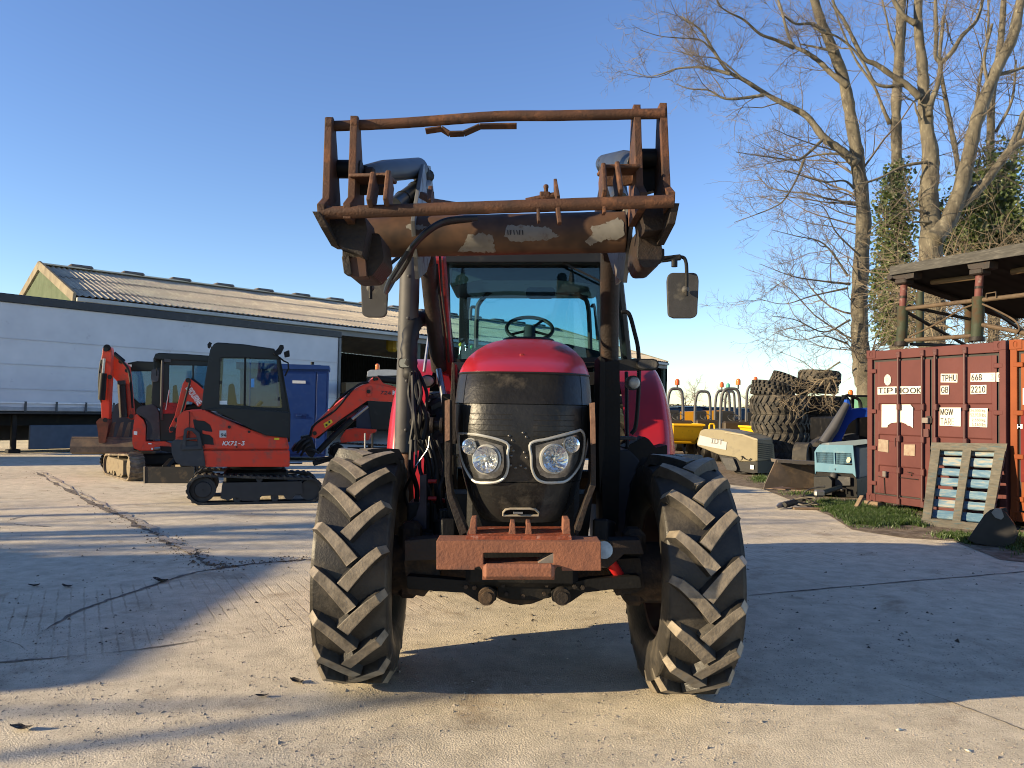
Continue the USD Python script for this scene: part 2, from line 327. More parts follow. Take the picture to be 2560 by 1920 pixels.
EDGE = mat('worn_edge', (0.50, 0.44, 0.36), (0.40, 0.35, 0.29), 0.9, 12, dirt=(0.3, 0.26, 0.21), damt=0.45)
rng = np.random.default_rng(7)
S_ = 1500.0
yard = Thing('concrete_yard', loc=(0, 0, 0), kind='structure')
yard.part('slab', trimesh.Trimesh([[-S_, -60, 0], [S_, -60, 0], [S_, S_, 0], [-S_, S_, 0]], [[0, 1, 2], [0, 2, 3]], process=False), CONC)

def strip(px, w, z, seed=0, world=False):
    """a ragged ribbon lying on the ground along picture points"""
    c = bend([PG(*p) for p in px], 14); t = np.gradient(c, axis=0); t /= np.linalg.norm(t, axis=1, keepdims=True); nrm = np.stack([-t[:, 1], t[:, 0], t[:, 2] * 0], 1)
    g = np.random.default_rng(seed); wl = w * (0.35 + 0.9 * g.random((len(c), 2))) * np.clip(3.4 * (meshkit.fbm(c * 1.7 + seed, 3, seed)[:, None] - 0.30), 0.04, 1.3)
    wob = nrm * ((g.random((len(c), 1)) - 0.5) * w)
    return grid(np.stack([c + wob + nrm * wl[:, :1] + [0, 0, z], c + wob - nrm * wl[:, 1:] + [0, 0, z]], 1), flip=True)
for i, (px, w) in enumerate([([(-60, 1662), (300, 1630), (560, 1592), (800, 1552)], 0.019), ([(1870, 1489), (2200, 1460), (2620, 1425)], 0.016), ([(2250, 1712), (2322, 1736), (2450, 1783), (2620, 1850)], 0.006),
                            ([(87, 1180), (199, 1241), (325, 1302), (423, 1360), (481, 1389), (528, 1415)], 0.06), ([(90, 1590), (199, 1527), (325, 1483), (470, 1436), (560, 1420)], 0.016),
                            ([(540, 1420), (660, 1408), (800, 1396)], 0.05), ([(1060, 1702), (1040, 1716), (1036, 1728)], 0.004), ([(0, 1600), (45, 1612), (62, 1625)], 0.006)]):
    yard.part('joint', strip(px, w, 0.004, 20 + i), CRACK)
yard.part('broken_edge', strip([(105, 1180), (217, 1241), (343, 1302), (441, 1360), (500, 1389), (545, 1412)], 0.05, 0.008, 44), EDGE)
TYMARK = mat('tyre_mark', (0.13, 0.12, 0.11), (0.2, 0.18, 0.155), 0.9, 9, dirt=(0.30, 0.27, 0.225), damt=0.5, dscale=9)
yard.part('tyre_mark', strip([(130, 1287), (60, 1292), (22, 1304), (50, 1312), (120, 1317)], 0.05, 0.003, 50), TYMARK)
# earth verge on the right, under the containers
vg = [PG(u, v) for u, v in [(1780, 1206), (1905, 1222), (2075, 1290), (2130, 1325), (2260, 1345), (2380, 1352), (2440, 1375), (2500, 1400), (2700, 1420)]] + [np.array([16, 9, 0.0]), np.array([24, 60, 0.0]), np.array([8, 60, 0.0])]
vpoly = np.array(vg)[:, :2]
vm = prism(vpoly.tolist(), 0, 0.01)
tv, tf = trimesh.creation.triangulate_polygon(Polygon(vpoly), engine='earcut')
single('verge', trimesh.Trimesh(np.column_stack([tv, np.full(len(tv), 0.006)]), tf, process=False), DIRT, kind='structure')

# ------------------------------------------------------------------ tyres
def lug(sgn, p0, R, hw, dphi, h=0.046, w0=0.022, w1=0.029, over=0.03, n=7):
    """one tread bar in wheel axes: along x, angle phi about x (0 = -y)"""
    t = np.linspace(0, 1, n); a = sgn * (hw - (hw + over) * t); ph = p0 - dphi * t ** 1.3
    rt = R - 0.06 * np.clip((0.16 - t) / 0.16, 0, 1) ** 1.5; rb = rt - h
    s = ph * R; ta = np.gradient(a); ts = np.gradient(s); L = np.hypot(ta, ts); na, ns = -ts / L, ta / L
    w = w0 + (w1 - w0) * t
    cols = []
    for k, (off, r) in enumerate([(1.45, rb), (1.0, rt), (-1.0, rt), (-1.45, rb)]):
        aa, ss = a + na * w * off, s + ns * w * off; f = ss / R
        if k in (0, 3): r = r - 0.012
        cols.append(np.stack([aa, -np.cos(f) * r, np.sin(f) * r], 1))
    A, B, C, D = cols
    V, F, dst = [], [], []
    def quadstrip(P_, Q_, d):
        o = sum(len(x) for x in V); V.append(np.vstack([P_, Q_])); dst.append(np.full(2 * n, d))
        for i in range(n - 1):
            F.append([o + i, o + i + 1, o + n + i + 1]); F.append([o + i, o + n + i + 1, o + n + i])
    quadstrip(A, B, 0.03); quadstrip(B, C, 1.0); quadstrip(C, D, 0.03)
    for i in (0, n - 1):
        o = sum(len(x) for x in V); V.append(np.stack([A[i], B[i], C[i], D[i]])); dst.append(np.full(4, 0.3))
        F += [[o, o + 1, o + 2], [o, o + 2, o + 3]]
    F = np.array(F)
    return np.vstack(V), F, np.concatenate(dst)
def carcass(R, hw, rim, n=84):
    s = [(-0.72, rim), (-0.92, rim + 0.03), (-1.06, rim + (R - rim) * 0.35), (-1.08, rim + (R - rim) * 0.55), (-1.02, rim + (R - rim) * 0.78), (-0.93, R - 0.072), (-0.6, R - 0.05), (0, R - 0.043)]
    pr = [(a * hw, r) for a, r in s]; pr += [(-a, r) for a, r in pr[-2::-1]]
    return revolve(pr, n)
def place_wheel(v, c, yaw):
    a = math.radians(yaw); x = v[:, 0] * math.cos(a) - v[:, 1] * math.sin(a); y = v[:, 0] * math.sin(a) + v[:, 1] * math.cos(a)
    return np.stack([x + c[0], y + c[1], v[:, 2] + c[2]], 1)
def wheel(T, name, c, R, hw, rim, nl, dphi, yaw, tyre_mat, rim_mat, lugs=True, seed=0):
    cm = carcass(R, hw, rim); cm.vertices = place_wheel(cm.vertices, c, yaw)
    cv = cm.vertices; dd = np.full(len(cv), 0.07)
    p = T.part(name, cm, tyre_mat, smooth=True, attr=dd)
    g = np.random.default_rng(seed); allm = []
    for k in range(nl):
        for sg in (-1, 1):
            p0 = 2 * math.pi * (k + (0.5 if sg > 0 else 0)) / nl + 0.13 + g.normal(0, 0.006)
            v, f, d = lug(sg, p0, R, hw * 1.0, dphi * (1 + g.normal(0, 0.02)), w1=0.034 * (1 + g.normal(0, 0.04)), over=0.022)
            v = place_wheel(v, c, yaw)
            if lugs: T.part('lug', trimesh.Trimesh(v, f, process=False), tyre_mat, parent=p, smooth=False, attr=d)
            else: allm.append(trimesh.Trimesh(v, f, process=False))
    if allm: T.part('tread', cat(allm), tyre_mat, parent=p, smooth=False)
    pr = [(-hw * 0.75, rim + 0.02), (-hw * 0.7, rim - 0.02), (-hw * 0.2, rim - 0.05), (-hw * 0.1, rim * 0.4), (-hw * 0.1, 0.02)]
    pr2 = [(hw * 0.1, 0.02), (hw * 0.1, rim * 0.4), (hw * 0.2, rim - 0.05), (hw * 0.7, rim - 0.02), (hw * 0.75, rim + 0.02)]
    rm = revolve(pr + pr2, 40); rm.vertices = place_wheel(rm.vertices, c, yaw)
    T.part('rim', rm, rim_mat, parent=p)
    return p

# ------------------------------------------------------------------ the tractor
TR = Thing('tractor', 'red and black tractor with a rusty raised front loader frame, facing the viewer', 'tractor', (0.066, 4.42, 0))
RIMR = mat('rim_red', (0.045, 0.010, 0.010), (0.02, 0.008, 0.008), 0.55, 8, dirt=(0.06, 0.04, 0.03), damt=0.5)
wheel(TR, 'front_tyre', (-0.84, 4.55, 0.662), 0.665, 0.192, 0.36, 17, 0.30, 2.5, RUBBER, RIMR, seed=1)
wheel(TR, 'front_tyre', (0.972, 4.47, 0.662), 0.665, 0.192, 0.36, 17, 0.30, 2.5, RUBBER, RIMR, seed=2)
wheel(TR, 'rear_tyre', (-0.74, 7.30, 0.86), 0.87, 0.24, 0.48, 19, 0.28, 2.5, RUBBER, RIMR, lugs=False, seed=3)
wheel(TR, 'rear_tyre', (1.08, 7.22, 0.86), 0.87, 0.24, 0.48, 19, 0.28, 2.5, RUBBER, RIMR, lugs=False, seed=4)
FR = Plane((0, 0, 0), 0)
def pl(px, Y, t, holes=(), rnd=0.0): return FR.plate(px, Y, t, holes, rnd)

# --- bonnet: slices by height, each slice a rounded plan curve
_zz = [0.98, 1.03, 1.10, 1.20, 1.32, 1.45, 1.60, 1.70, 1.76, 1.81, 1.865, 1.93, 2.0, 2.045, 2.08]
_ww = [0.235, 0.264, 0.290, 0.316, 0.341, 0.361, 0.369, 0.364, 0.358, 0.349, 0.337, 0.314, 0.280, 0.243, 0.18]
_yf = [3.99, 3.95, 3.92, 3.89, 3.865, 3.855, 3.88, 3.93, 3.97, 4.07, 4.24, 4.55, 4.95, 5.25, 5.50]
YB = 5.75
def hx(Y): return 0.058 + 0.035 * (Y - 4.0)
def nose_y(x, z):
    w = np.interp(z, _zz, _ww); y0 = np.interp(z, _zz, _yf)
    q = np.clip(np.abs(x - 0.058) / w, 0, 0.999)
    return y0 + 0.30 * (1 - np.sqrt(1 - q ** 3.2))
def bsurf(z, p, off=0.0):
    """p in 0..1 from the rear left to the rear right round the front"""
    w = float(np.interp(z, _zz, _ww)) - off * 0 ; y0 = float(np.interp(z, _zz, _yf))
    if p < 0.25: x, y = -w, YB + (y0 + 0.30 - YB) * (p / 0.25)
    elif p > 0.75: x, y = w, YB + (y0 + 0.30 - YB) * ((1 - p) / 0.25)
    else:
        a = (p - 0.5) / 0.25; s = math.sin(a * math.pi / 2); x = w * s; y = y0 + 0.30 * (1 - math.sqrt(max(0, 1 - abs(s) ** 3.2)))
    return np.array([x + hx(y) , y, z])
def bpatch(z0, z1, p0, p1, off=0.0, nz=9, np_=25, th=0.014):
    zs = np.linspace(z0, z1, nz); ps = np.linspace(p0, p1, np_)
    X = np.array([[bsurf(z, p) for p in ps] for z in zs])
    du = np.gradient(X, axis=1); dv = np.gradient(X, axis=0); nn = np.cross(du, dv); nn /= np.linalg.norm(nn, axis=2, keepdims=True) + 1e-9
    O_ = X + nn * off; I_ = X + nn * (off - th)
    edge = lambda a, b: grid(np.stack([a, b], 0))
    return cat(grid(O_), grid(I_, True), edge(I_[0], O_[0]), edge(O_[-1], I_[-1]), edge(O_[:, 0], I_[:, 0]), edge(I_[:, -1], O_[:, -1]))
TR.part('bonnet', cat(bpatch(1.764, 2.08, 0.0, 1.0, 0.004, 16, 61), grid(np.array([[bsurf(2.08, p) for p in np.linspace(0, 0.5, 20)], [bsurf(2.08, p) for p in np.linspace(1, 0.5, 20)]]), True)), REDP, smooth=50)
TR.part('engine_cover', bpatch(0.985, 1.76, 0.0, 1.0, -0.014, 14, 61), BLACK, smooth=50)
g_ = 0.004
for (z0, z1, p0, p1) in [(1.60, 1.758, 0.345, 0.655), (1.60, 1.758, 0.2, 0.342), (1.60, 1.758, 0.658, 0.80), (1.205, 1.596, 0.345, 0.655), (1.205, 1.596, 0.2, 0.342), (1.205, 1.596, 0.658, 0.8),
                         (0.99, 1.20, 0.345, 0.655), (0.99, 1.20, 0.2, 0.342), (0.99, 1.20, 0.658, 0.8)]:
    TR.part('nose_panel', bpatch(z0, z1, p0, p1, 0.0, 10, 22), NOSE, smooth=50)
TR.part('side_panel', bpatch(0.99, 1.758, 0.03, 0.197, 0.0, 6, 10), NOSE); TR.part('side_panel', bpatch(0.99, 1.758, 0.803, 0.97, 0.0, 6, 10), NOSE)
for sgn in (-1, 1):
    for i, z in enumerate(np.linspace(1.30, 1.545, 10)):
        if sgn > 0 and i < 4: continue
        c0, c1 = (0.365, 0.478) if sgn < 0 else (0.525, 0.63)
        pts = np.array([bsurf(z, p) for p in np.linspace(c0, c1, 8)]); pts[:, 1] += 0.0008
        TR.part('grille_slit', tube(pts, 0.0022, 4), mat('grille_edge', (0.03, 0.028, 0.025), (0.014, 0.013, 0.012), 0.7, 12, spec=0.1), smooth=False)
TR.part('badge_socket', cat(*[box(np.array([0.05 + 0.003, nose_y(0.05, 1.86) + 0.035, 1.868]), (0.026, 0.02, 0.026), 0.004)]), REDD)
TR.part('bonnet_trim', tube(np.array([bsurf(1.761, p) + [0, -0.004, 0] for p in np.linspace(0.15, 0.85, 50)]), 0.006, 6), PLASTIC)

def on_nose(u, v, off):
    """the point of the bonnet seen at a picture point, off metres in front of it"""
    d = ray(u, v); Y = 3.95
    for _ in range(12):
        p = EYE + d * (Y / d[1]); Y = float(nose_y(p[0], p[2])) - off
    return EYE + d * (Y / d[1])
def nose_fill(px, off, hole=None):
    v, f = trimesh.creation.triangulate_polygon(Polygon(px, [hole] if hole else []), engine='earcut')
    for _ in range(2): v, f = trimesh.remesh.subdivide(v, f)
    w = np.array([on_nose(a, b, off) for a, b in v])
    mm = trimesh.Trimesh(w, f, process=False)
    if (mm.face_normals[:, 1].mean() > 0): mm.invert()
    return mm
def lens_px(cu, cv, r, n=24): return [(cu + r * math.cos(a), cv + r * math.sin(a)) for a in np.linspace(0, 2 * math.pi, n, endpoint=False)]
outl = [(1147, 1084), (1200, 1088), (1266, 1107), (1269, 1135), (1270, 1168), (1262, 1192), (1245, 1204), (1220, 1207), (1187, 1204), (1168, 1180), (1155, 1150), (1148, 1115)]
outr = [(1451, 1075), (1420, 1084), (1370, 1097), (1327, 1108), (1328, 1140), (1330, 1172), (1341, 1196), (1362, 1206), (1395, 1206), (1417, 1201), (1440, 1178), (1455, 1148), (1461, 1105), (1459, 1085)]
for o, big, small, s in ((outl, (1217, 1149), (1177, 1116), -1), (outr, (1385, 1147), (1427, 1112), 1)):
    rim_ = np.array([on_nose(u, v, 0.012) for u, v in o]); rim_ = np.vstack([rim_, rim_[:1]])
    hp = TR.part('headlight', nose_fill(o, 0.006), PLASTIC)
    ctr = np.mean(o, 0); inn = [tuple(ctr + (np.array(q) - ctr) * 0.83) for q in o]
    TR.part('reflector_bowl', nose_fill(inn, 0.010), mat('lamp_bowl', (0.42, 0.42, 0.41), (0.14, 0.14, 0.14), 0.2, 22, metal=0.9), parent=hp)
    TR.part('bezel', tube(bend(rim_, 4), 0.0075, 6, closed=False), SILVP, parent=hp)
    for (cu, cv), rr in ((big, 34), (small, 19)):
        c = on_nose(cu, cv, 0.02); R = rr / FPX * c[1]
        nrm = (EYE - c); nrm[2] *= 0.3; nrm[0] += s * 0.35 * c[1]; nrm /= np.linalg.norm(nrm)
        a = np.linspace(0, 2 * math.pi, 28, endpoint=False); ex = np.cross([0, 0, 1.0], nrm); ex /= np.linalg.norm(ex); ez = np.cross(nrm, ex)
        ringp = c + R * (np.cos(a)[:, None] * ex + np.sin(a)[:, None] * ez)
        TR.part('lamp_ring', tube(ringp, R * 0.13, 6, closed=True), SILVP, parent=hp)
        bowl = np.array([[c - nrm * (0.035 * (1 - q * q)) + nrm * 0.002 + R * q * (math.cos(t) * ex + math.sin(t) * ez) for t in np.linspace(0, 2 * math.pi, 33)] for q in np.linspace(0.02, 0.98, 7)])
        bowl = bowl + nrm * 0.022 + 0.0
        # faceted bowl
        g2 = np.random.default_rng(int(cu)); bowl[1:-1, :-1] += nrm * g2.normal(0, 0.002, bowl[1:-1, :-1].shape[:2])[..., None]; bowl[:, -1] = bowl[:, 0]
        TR.part('reflector', grid(bowl), SILV, parent=hp, smooth=False)
        TR.part('bulb', ball(c + nrm * 0.012, R * 0.2, 1), SILVP, parent=hp)
        cover = np.array([[c + nrm * (0.026 + 0.012 * (1 - q * q)) + R * q * (math.cos(t) * ex + math.sin(t) * ez) for t in np.linspace(0, 2 * math.pi, 25)] for q in np.linspace(0.0, 1.0, 5)])
        TR.part('lens', grid(cover), LENS, parent=hp)
for (u, v) in [(1273, 1090), (1281, 1101), (1275, 1114), (1283, 1127), (1278, 1140), (1308, 1082), (1316, 1093), (1311, 1131), (1317, 1144), (1276, 1164), (1289, 1170), (1302, 1165), (1314, 1171)]:
    c = on_nose(u, v, 0.0); TR.part('rivet', ball(c, 0.008, 1, (1, 0.6, 1)), mat('rivet', (0.12, 0.115, 0.11), None, 0.3, 5, metal=0.7))
hpx = [(1258, 1289), (1258, 1281), (1264, 1274), (1276, 1272), (1325, 1272), (1338, 1274), (1346, 1281), (1346, 1289)]
TR.part('catch_plate', nose_fill([(1258, 1288), (1262, 1275), (1342, 1275), (1346, 1288)], 0.004), BLACK)
TR.part('catch_bezel', tube(np.array([on_nose(u, v, 0.012) for u, v in hpx + [(1258, 1289)]]), 0.006, 6), mat('beige_metal', (0.35, 0.31, 0.24), (0.25, 0.21, 0.16), 0.5, 20))
TR.part('catch_lever', box(on_nose(1295, 1282, 0.014), (0.05, 0.012, 0.012)), STEEL)

# --- front weight bracket
def zx(u, v, Y): return P(u, v, Y)
wb = pl([(1091, 1352), (1502, 1354), (1503, 1427), (1404, 1427), (1404, 1418), (1394, 1416), (1388, 1424), (1386, 1450), (1206, 1450), (1205, 1424), (1199, 1416), (1188, 1419), (1186, 1425), (1091, 1424)], 3.62, 0.16, holes=[[(1208, 1382), (1384, 1382), (1384, 1408), (1208, 1411)]], rnd=0.003)
TR.part('weight_bracket', wb, RUSTO)
TR.part('bracket_lip', bar(P(1208, 1428, 3.60), P(1386, 1428, 3.60), 0.05, 0.07, ch=0.015), RUSTO)
TR.part('bracket_gusset', pl([(1345, 1408), (1384, 1382), (1384, 1410)], 3.625, 0.1), mat('chipped_grey', (0.22, 0.2, 0.18), (0.14, 0.12, 0.1), 0.6, 20, dirt=(0.2, 0.08, 0.05), damt=0.45))
TR.part('bracket_deck', cat(pl([(1166, 1340), (1428, 1340), (1430, 1352), (1164, 1352)], 3.66, 0.3)), mat('wet_rust', (0.30, 0.075, 0.035), (0.16, 0.05, 0.03), 0.35, 12, dirt=(0.5, 0.4, 0.35), damt=0.33, dscale=16, bump=0.4))
for px in ([(1171, 1345), (1177, 1298), (1190, 1296), (1190, 1345)], [(1270, 1345), (1276, 1307), (1287, 1307), (1290, 1345)], [(1312, 1345), (1316, 1307), (1327, 1308), (1331, 1345)], [(1407, 1345), (1409, 1298), (1424, 1298), (1427, 1345)]):
    TR.part('bracket_horn', pl(px, 3.72, 0.12, rnd=0.003), RUSTO)
# --- axle and linkage
AXLE = mat('dirty_axle', (0.030, 0.021, 0.017), (0.012, 0.010, 0.009), 0.7, 7, dirt=(0.10, 0.065, 0.04), damt=0.42, bump=0.4)
TR.part('axle_beam', cat(bar((-0.62, 4.45, 0.70), (0.76, 4.40, 0.70), 0.20, 0.24, ch=0.05), ball((0.07, 4.42, 0.68), 0.24, 2, (1, 0.9, 0.9))), AXLE)
for s, xx, yy in ((-1, -0.845, 4.46), (1, 0.975, 4.385)):
    TR.part('wheel_hub', cat(cyl((xx - s * 0.02, yy, 0.665), (xx - s * 0.30, yy, 0.665), 0.17, 20), cyl((xx - s * 0.30, yy, 0.665), (xx - s * 0.36, yy, 0.70), 0.12, 14)), AXLE)
    TR.part('steering_knuckle', bar((xx - s * 0.28, yy - 0.05, 0.50), (xx - s * 0.28, yy - 0.05, 0.92), 0.12, 0.16, up=(0, 1, 0), ch=0.03), AXLE)
TR.part('engine_block', cat(box((0.07, 4.85, 1.0), (0.60, 1.5, 0.75), 0.03), box((0.09, 5.6, 0.9), (0.7, 1.2, 0.9), 0.04)), BLACK)
TR.part('radiator_frame', pl([(1112, 1235), (1482, 1235), (1470, 1346), (1130, 1346)], 4.40, 0.25), BLACK)
TR.part('bonnet_strip', tube(np.array([bsurf(2.076, p) + [0, -0.012, 0.004] for p in np.linspace(0.3, 0.7, 20)]), 0.012, 6), PLASTIC)
TR.part('gearbox', box((0.16, 6.7, 0.75), (0.6, 1.4, 0.8), 0.06), BLACK)
TR.part('rear_axle', bar((-0.6, 7.3, 0.86), (0.95, 7.24, 0.86), 0.3, 0.3, ch=0.06), AXLE)
for s, px, arm in ((-1, [(1016, 1440), (1100, 1446), (1166, 1452), (1205, 1460), (1245, 1478), (1240, 1500), (1222, 1510), (1195, 1504), (1160, 1482), (1090, 1478), (1018, 1472)], None),
                   (1, [(1600, 1440), (1560, 1442), (1470, 1448), (1400, 1462), (1378, 1480), (1380, 1502), (1402, 1512), (1425, 1506), (1460, 1482), (1525, 1474), (1605, 1470)], None)):
    TR.part('linkage_arm', pl(px, 4.12, 0.07, rnd=0.01), BLACK)
    cu = 1217 if s < 0 else 1404
    c = P(cu, 1487, 4.1); TR.part('linkage_boss', cat(cyl(c, c + [0, -0.05, 0], 0.045, 18), cyl(c + [0, -0.05, 0], c + [0, -0.065, 0], 0.03, 12)), AXLE)
    for k in range(2):
        b = P((1165, 1186)[k] if s < 0 else (1436, 1456)[k], 1466 + 2 * k, 4.11); TR.part('bolt_head', cyl(b, b + [0, -0.02, 0], 0.012, 6), AXLE)
    TR.part('axle_bracket', pl([(1010, 1400), (1090, 1395), (1100, 1440), (1060, 1492), (1020, 1484)] if s < 0 else [(1512, 1400), (1600, 1395), (1612, 1468), (1590, 1482), (1540, 1490), (1525, 1440)], 4.2, 0.08, rnd=0.01), AXLE)
TR.part('linkage_plate', pl([(1245, 1452), (1378, 1452), (1378, 1494), (1340, 1500), (1290, 1500), (1245, 1492)], 4.14, 0.06, rnd=0.01), BLACK)
for u, v in ((1258, 1463), (1266, 1484), (1308, 1490), (1360, 1484), (1366, 1462)):
    b = P(u, v, 4.13); TR.part('bolt_head', cyl(b, b + [0, -0.015, 0], 0.011, 6), AXLE)
TR.part('subframe', pl([(1012, 1352), (1095, 1345), (1095, 1400), (1012, 1402)], 4.1, 0.12), RUSTD)
TR.part('subframe', (pl([(1500, 1352), (1600, 1350), (1610, 1385), (1560, 1386), (1520, 1420), (1500, 1420)], 4.1, 0.12)), RUSTD)
TR.part('steering_ram', cat(cyl(P(1520, 1395, 4.15), P(1548, 1440, 4.2), 0.03, 12)), mat('bright_red', (0.5, 0.02, 0.02), (0.4, 0.02, 0.02), 0.35, 6))
TR.part('pivot_pin', cat(cyl(P(1510, 1375, 4.05), P(1510, 1375, 3.97), 0.045, 16)), STEEL)
# --- guard bars either side of the nose
for px, Y in (([(1112, 1008), (1125, 1000), (1126, 1105), (1124, 1190), (1130, 1235), (1168, 1330), (1150, 1340), (1118, 1245), (1112, 1190)], 3.92), ([(1476, 1012), (1488, 1008), (1490, 1180), (1490, 1215), (1470, 1265), (1452, 1325), (1440, 1340), (1438, 1322), (1462, 1250), (1478, 1205)], 3.92)):
    TR.part('guard_bar', pl(px, Y, 0.14), RUSTD)
TR.part('guard_bar_pad', pl([(1112, 1002), (1124, 998), (1124, 1100), (1112, 1104)], 3.90, 0.018), mat('pale_rust', (0.24, 0.14, 0.09), (0.15, 0.08, 0.055), 0.7, 16, bump=0.3))
TR.part('guard_bar_pad', pl([(1475, 1008), (1487, 1006), (1489, 1108), (1477, 1112)], 3.90, 0.018), mat('pale_rust', (0.24, 0.14, 0.09)))
TR.part('guard_plate', pl([(1130, 905), (1137, 908), (1138, 1000), (1140, 1110), (1128, 1110), (1126, 1000)], 4.5, 0.2), RUSTD)
TR.part('guard_plate', pl([(1500, 890), (1512, 900), (1512, 1110), (1500, 1240), (1496, 1110)], 4.6, 0.3), BLACK)
# --- exhaust stack
e0, e1, e2 = P(1011, 1130, 5.25), P(1022, 860, 5.25), P(1027, 600, 5.25)
MUF = mat('muffler_grey', (0.065, 0.063, 0.065), (0.04, 0.04, 0.042), 0.6, 7, dirt=(0.15, 0.135, 0.115), damt=0.33, dscale=6)
ex = TR.part('exhaust_silencer', cat(tube([e0, e0 + [0, 0, 0.01], e2 - [0, 0, 0.02], e2], [0.066, 0.069, 0.069, 0.06], 24)), MUF)
for v in (690, 795, 952, 1075):
    c = P(1022 - (v - 690) * 0.02, v, 5.18); TR.part('rivet', ball(c, 0.011, 1, (1, 0.7, 1)), MUF, parent=ex)
TR.part('exhaust_pipe', tube(bend([e0 + [0.02, 0, 0.02], e0 + [0.025, 0.0, -0.25], e0 + [0.06, 0.1, -0.42], e0 + [0.3, 0.3, -0.45]], 5), 0.042, 14), RUST)
TR.part('heat_elbow', tube(bend([P(1070, 795, 5.5), P(1040, 802, 5.3), P(1026, 840, 5.15), P(1022, 900, 5.1), P(1030, 945, 5.1)], 5), [0.055 + 0.006 * math.sin(i * 2.1) for i in range(21)], 12), HOSE)
# --- hoses, valve block, battery on the left
hg = np.random.default_rng(11)
for i in range(7):
    u0 = 1024 + i * 7; TR.part('hydraulic_hose', tube(bend([P(1028 + i * 3, 930, 5.0 + 0.02 * i), P(u0 - 2 + hg.normal(0, 8), 985, 4.95 + hg.normal(0, 0.06)), P(u0 + hg.normal(0, 8), 1045, 4.9 + hg.normal(0, 0.06)), P(u0 + hg.normal(4, 8), 1110, 4.85)], 5), hg.choice([0.009, 0.012, 0.015]), 7), HOSE)
for i in range(8):
    u0 = 1030 + i * 9; TR.part('hydraulic_hose', tube(bend([P(u0, 1100, 4.8), P(u0 + hg.normal(8, 12), 1170, 4.75 + hg.normal(0, 0.08)), P(u0 + hg.normal(8, 20), 1240, 4.75 + hg.normal(0, 0.08)), P(u0 + hg.normal(12, 22), 1345, 4.8)], 6), hg.choice([0.009, 0.012, 0.016]), 7), HOSE)
TR.part('valve_block', pl([(1028, 1030), (1066, 1028), (1076, 1060), (1074, 1120), (1032, 1130)], 4.95, 0.12, rnd=0.008), BLACK)
TR.part('valve_cover', pl([(1027, 1022), (1062, 1026), (1070, 1034), (1030, 1032)], 4.9, 0.12), GREYPAINT)
c = P(1040, 1055, 4.93); TR.part('coupling_cap', cyl(c, c + [0, -0.04, 0], 0.035, 16), RUSTD)
c = P(1076, 1063, 4.7); TR.part('mount_bolt', cat(cyl(c, c + [0.16, 0, 0], 0.025, 12), cyl(c, c + [0.02, 0, 0], 0.05, 14), cyl(c + [0.06, 0, 0], c + [0.075, 0, 0], 0.048, 14)), RUSTD)
TR.part('blue_bar', pl([(1050, 1190), (1066, 1186), (1066, 1322), (1030, 1326), (1002, 1322), (1040, 1290), (1049, 1260)], 4.5, 0.04), mat('blue_black', (0.02, 0.022, 0.06), (0.012, 0.013, 0.03), 0.4, 9, dirt=(0.04, 0.03, 0.03), damt=0.4))
for v in (1203, 1246):
    c = P(1070, v, 4.5); TR.part('red_bolt', cyl(c, c + [0.05, 0, 0], 0.012, 8), REDD)
bt = TR.part('battery', box(P(1058, 1298, 4.75) + [0, 0.1, 0], (0.2, 0.22, 0.2), 0.01), GREYP)
TR.part('ribbed_box', cat(box(P(1112, 1297, 4.6), (0.075, 0.06, 0.12), 0.01), *[box(P(1112 - 8 + 4 * k, 1297, 4.565), (0.004, 0.012, 0.1), 0) for k in range(5)]), PLASTIC)
TR.part('battery_tray', box(P(1075, 1338, 4.7), (0.36, 0.3, 0.02), 0), GREYPAINT)
TR.part('red_cap', box(P(1098, 1252, 4.75), (0.07, 0.05, 0.03), 0.008), REDD)
TR.part('white_wire', tube(bend([P(1074, 1090, 4.6), P(1070, 1120, 4.6), P(1056, 1142, 4.6), P(1040, 1165, 4.6)], 5), 0.004, 5), STEEL)
# --- right hand side: step, tank, loader tower
NAVY = mat('dark_navy_plastic', (0.012, 0.014, 0.024), (0.008, 0.009, 0.015), 0.45, 5, dirt=(0.03, 0.028, 0.028), damt=0.3, bevel=0.02)
TR.part('fuel_tank', pl([(1518, 1128), (1572, 1124), (1598, 1150), (1612, 1200), (1614, 1420), (1518, 1430)], 5.25, 0.7, rnd=0.03), NAVY)
TR.part('mudguard', pl([(1560, 1118), (1612, 1092), (1622, 1098), (1640, 1120), (1668, 1112), (1668, 1135), (1600, 1160)], 5.6, 0.25, rnd=0.005), BLACK)
for s, u in ((-1, 1090), (1, 1525)):
    TR.part('loader_tower', pl([(u - 20, 905), (u + 24, 900), (u + 26, 1120), (u + 20, 1330), (u - 18, 1330), (u - 22, 1120)] if s > 0 else [(u + 14, 985), (u + 36, 985), (u + 44, 1120), (u + 46, 1330), (u + 14, 1330), (u + 18, 1120)], 5.0, 0.22, rnd=0.01), BLACK)
    TR.part('loader_frame_rail', bar((P(u, 1330, 5.1)), P(u + (30 if s < 0 else -25), 1330, 4.1) + [0, 0, 0.0], 0.08, 0.14, ch=0.01), BLACK)
TR.part('tower_bolts', cat(*[cyl(P(1498 - (k % 2) * 2, 905 + 14 * k, 4.95), P(1498, 905 + 14 * k, 4.9), 0.014, 6) for k in range(6)]), BLACK)
TR.part('step', box(P(1560, 1095, 5.4), (0.16, 0.1, 0.025), 0.005), GREYP)
for us in ([(1553, 780), (1572, 784), (1586, 830), (1596, 880), (1597, 960), (1590, 1060), (1578, 1085)],):
    TR.part('grab_rail', tube(bend([P(u, v, 5.75) for u, v in us], 5), 0.016, 10), BLACK)
TR.part('grab_rail', tube([P(1566, 930, 5.8), P(1568, 1120, 5.6)], 0.014, 8), BLACK)
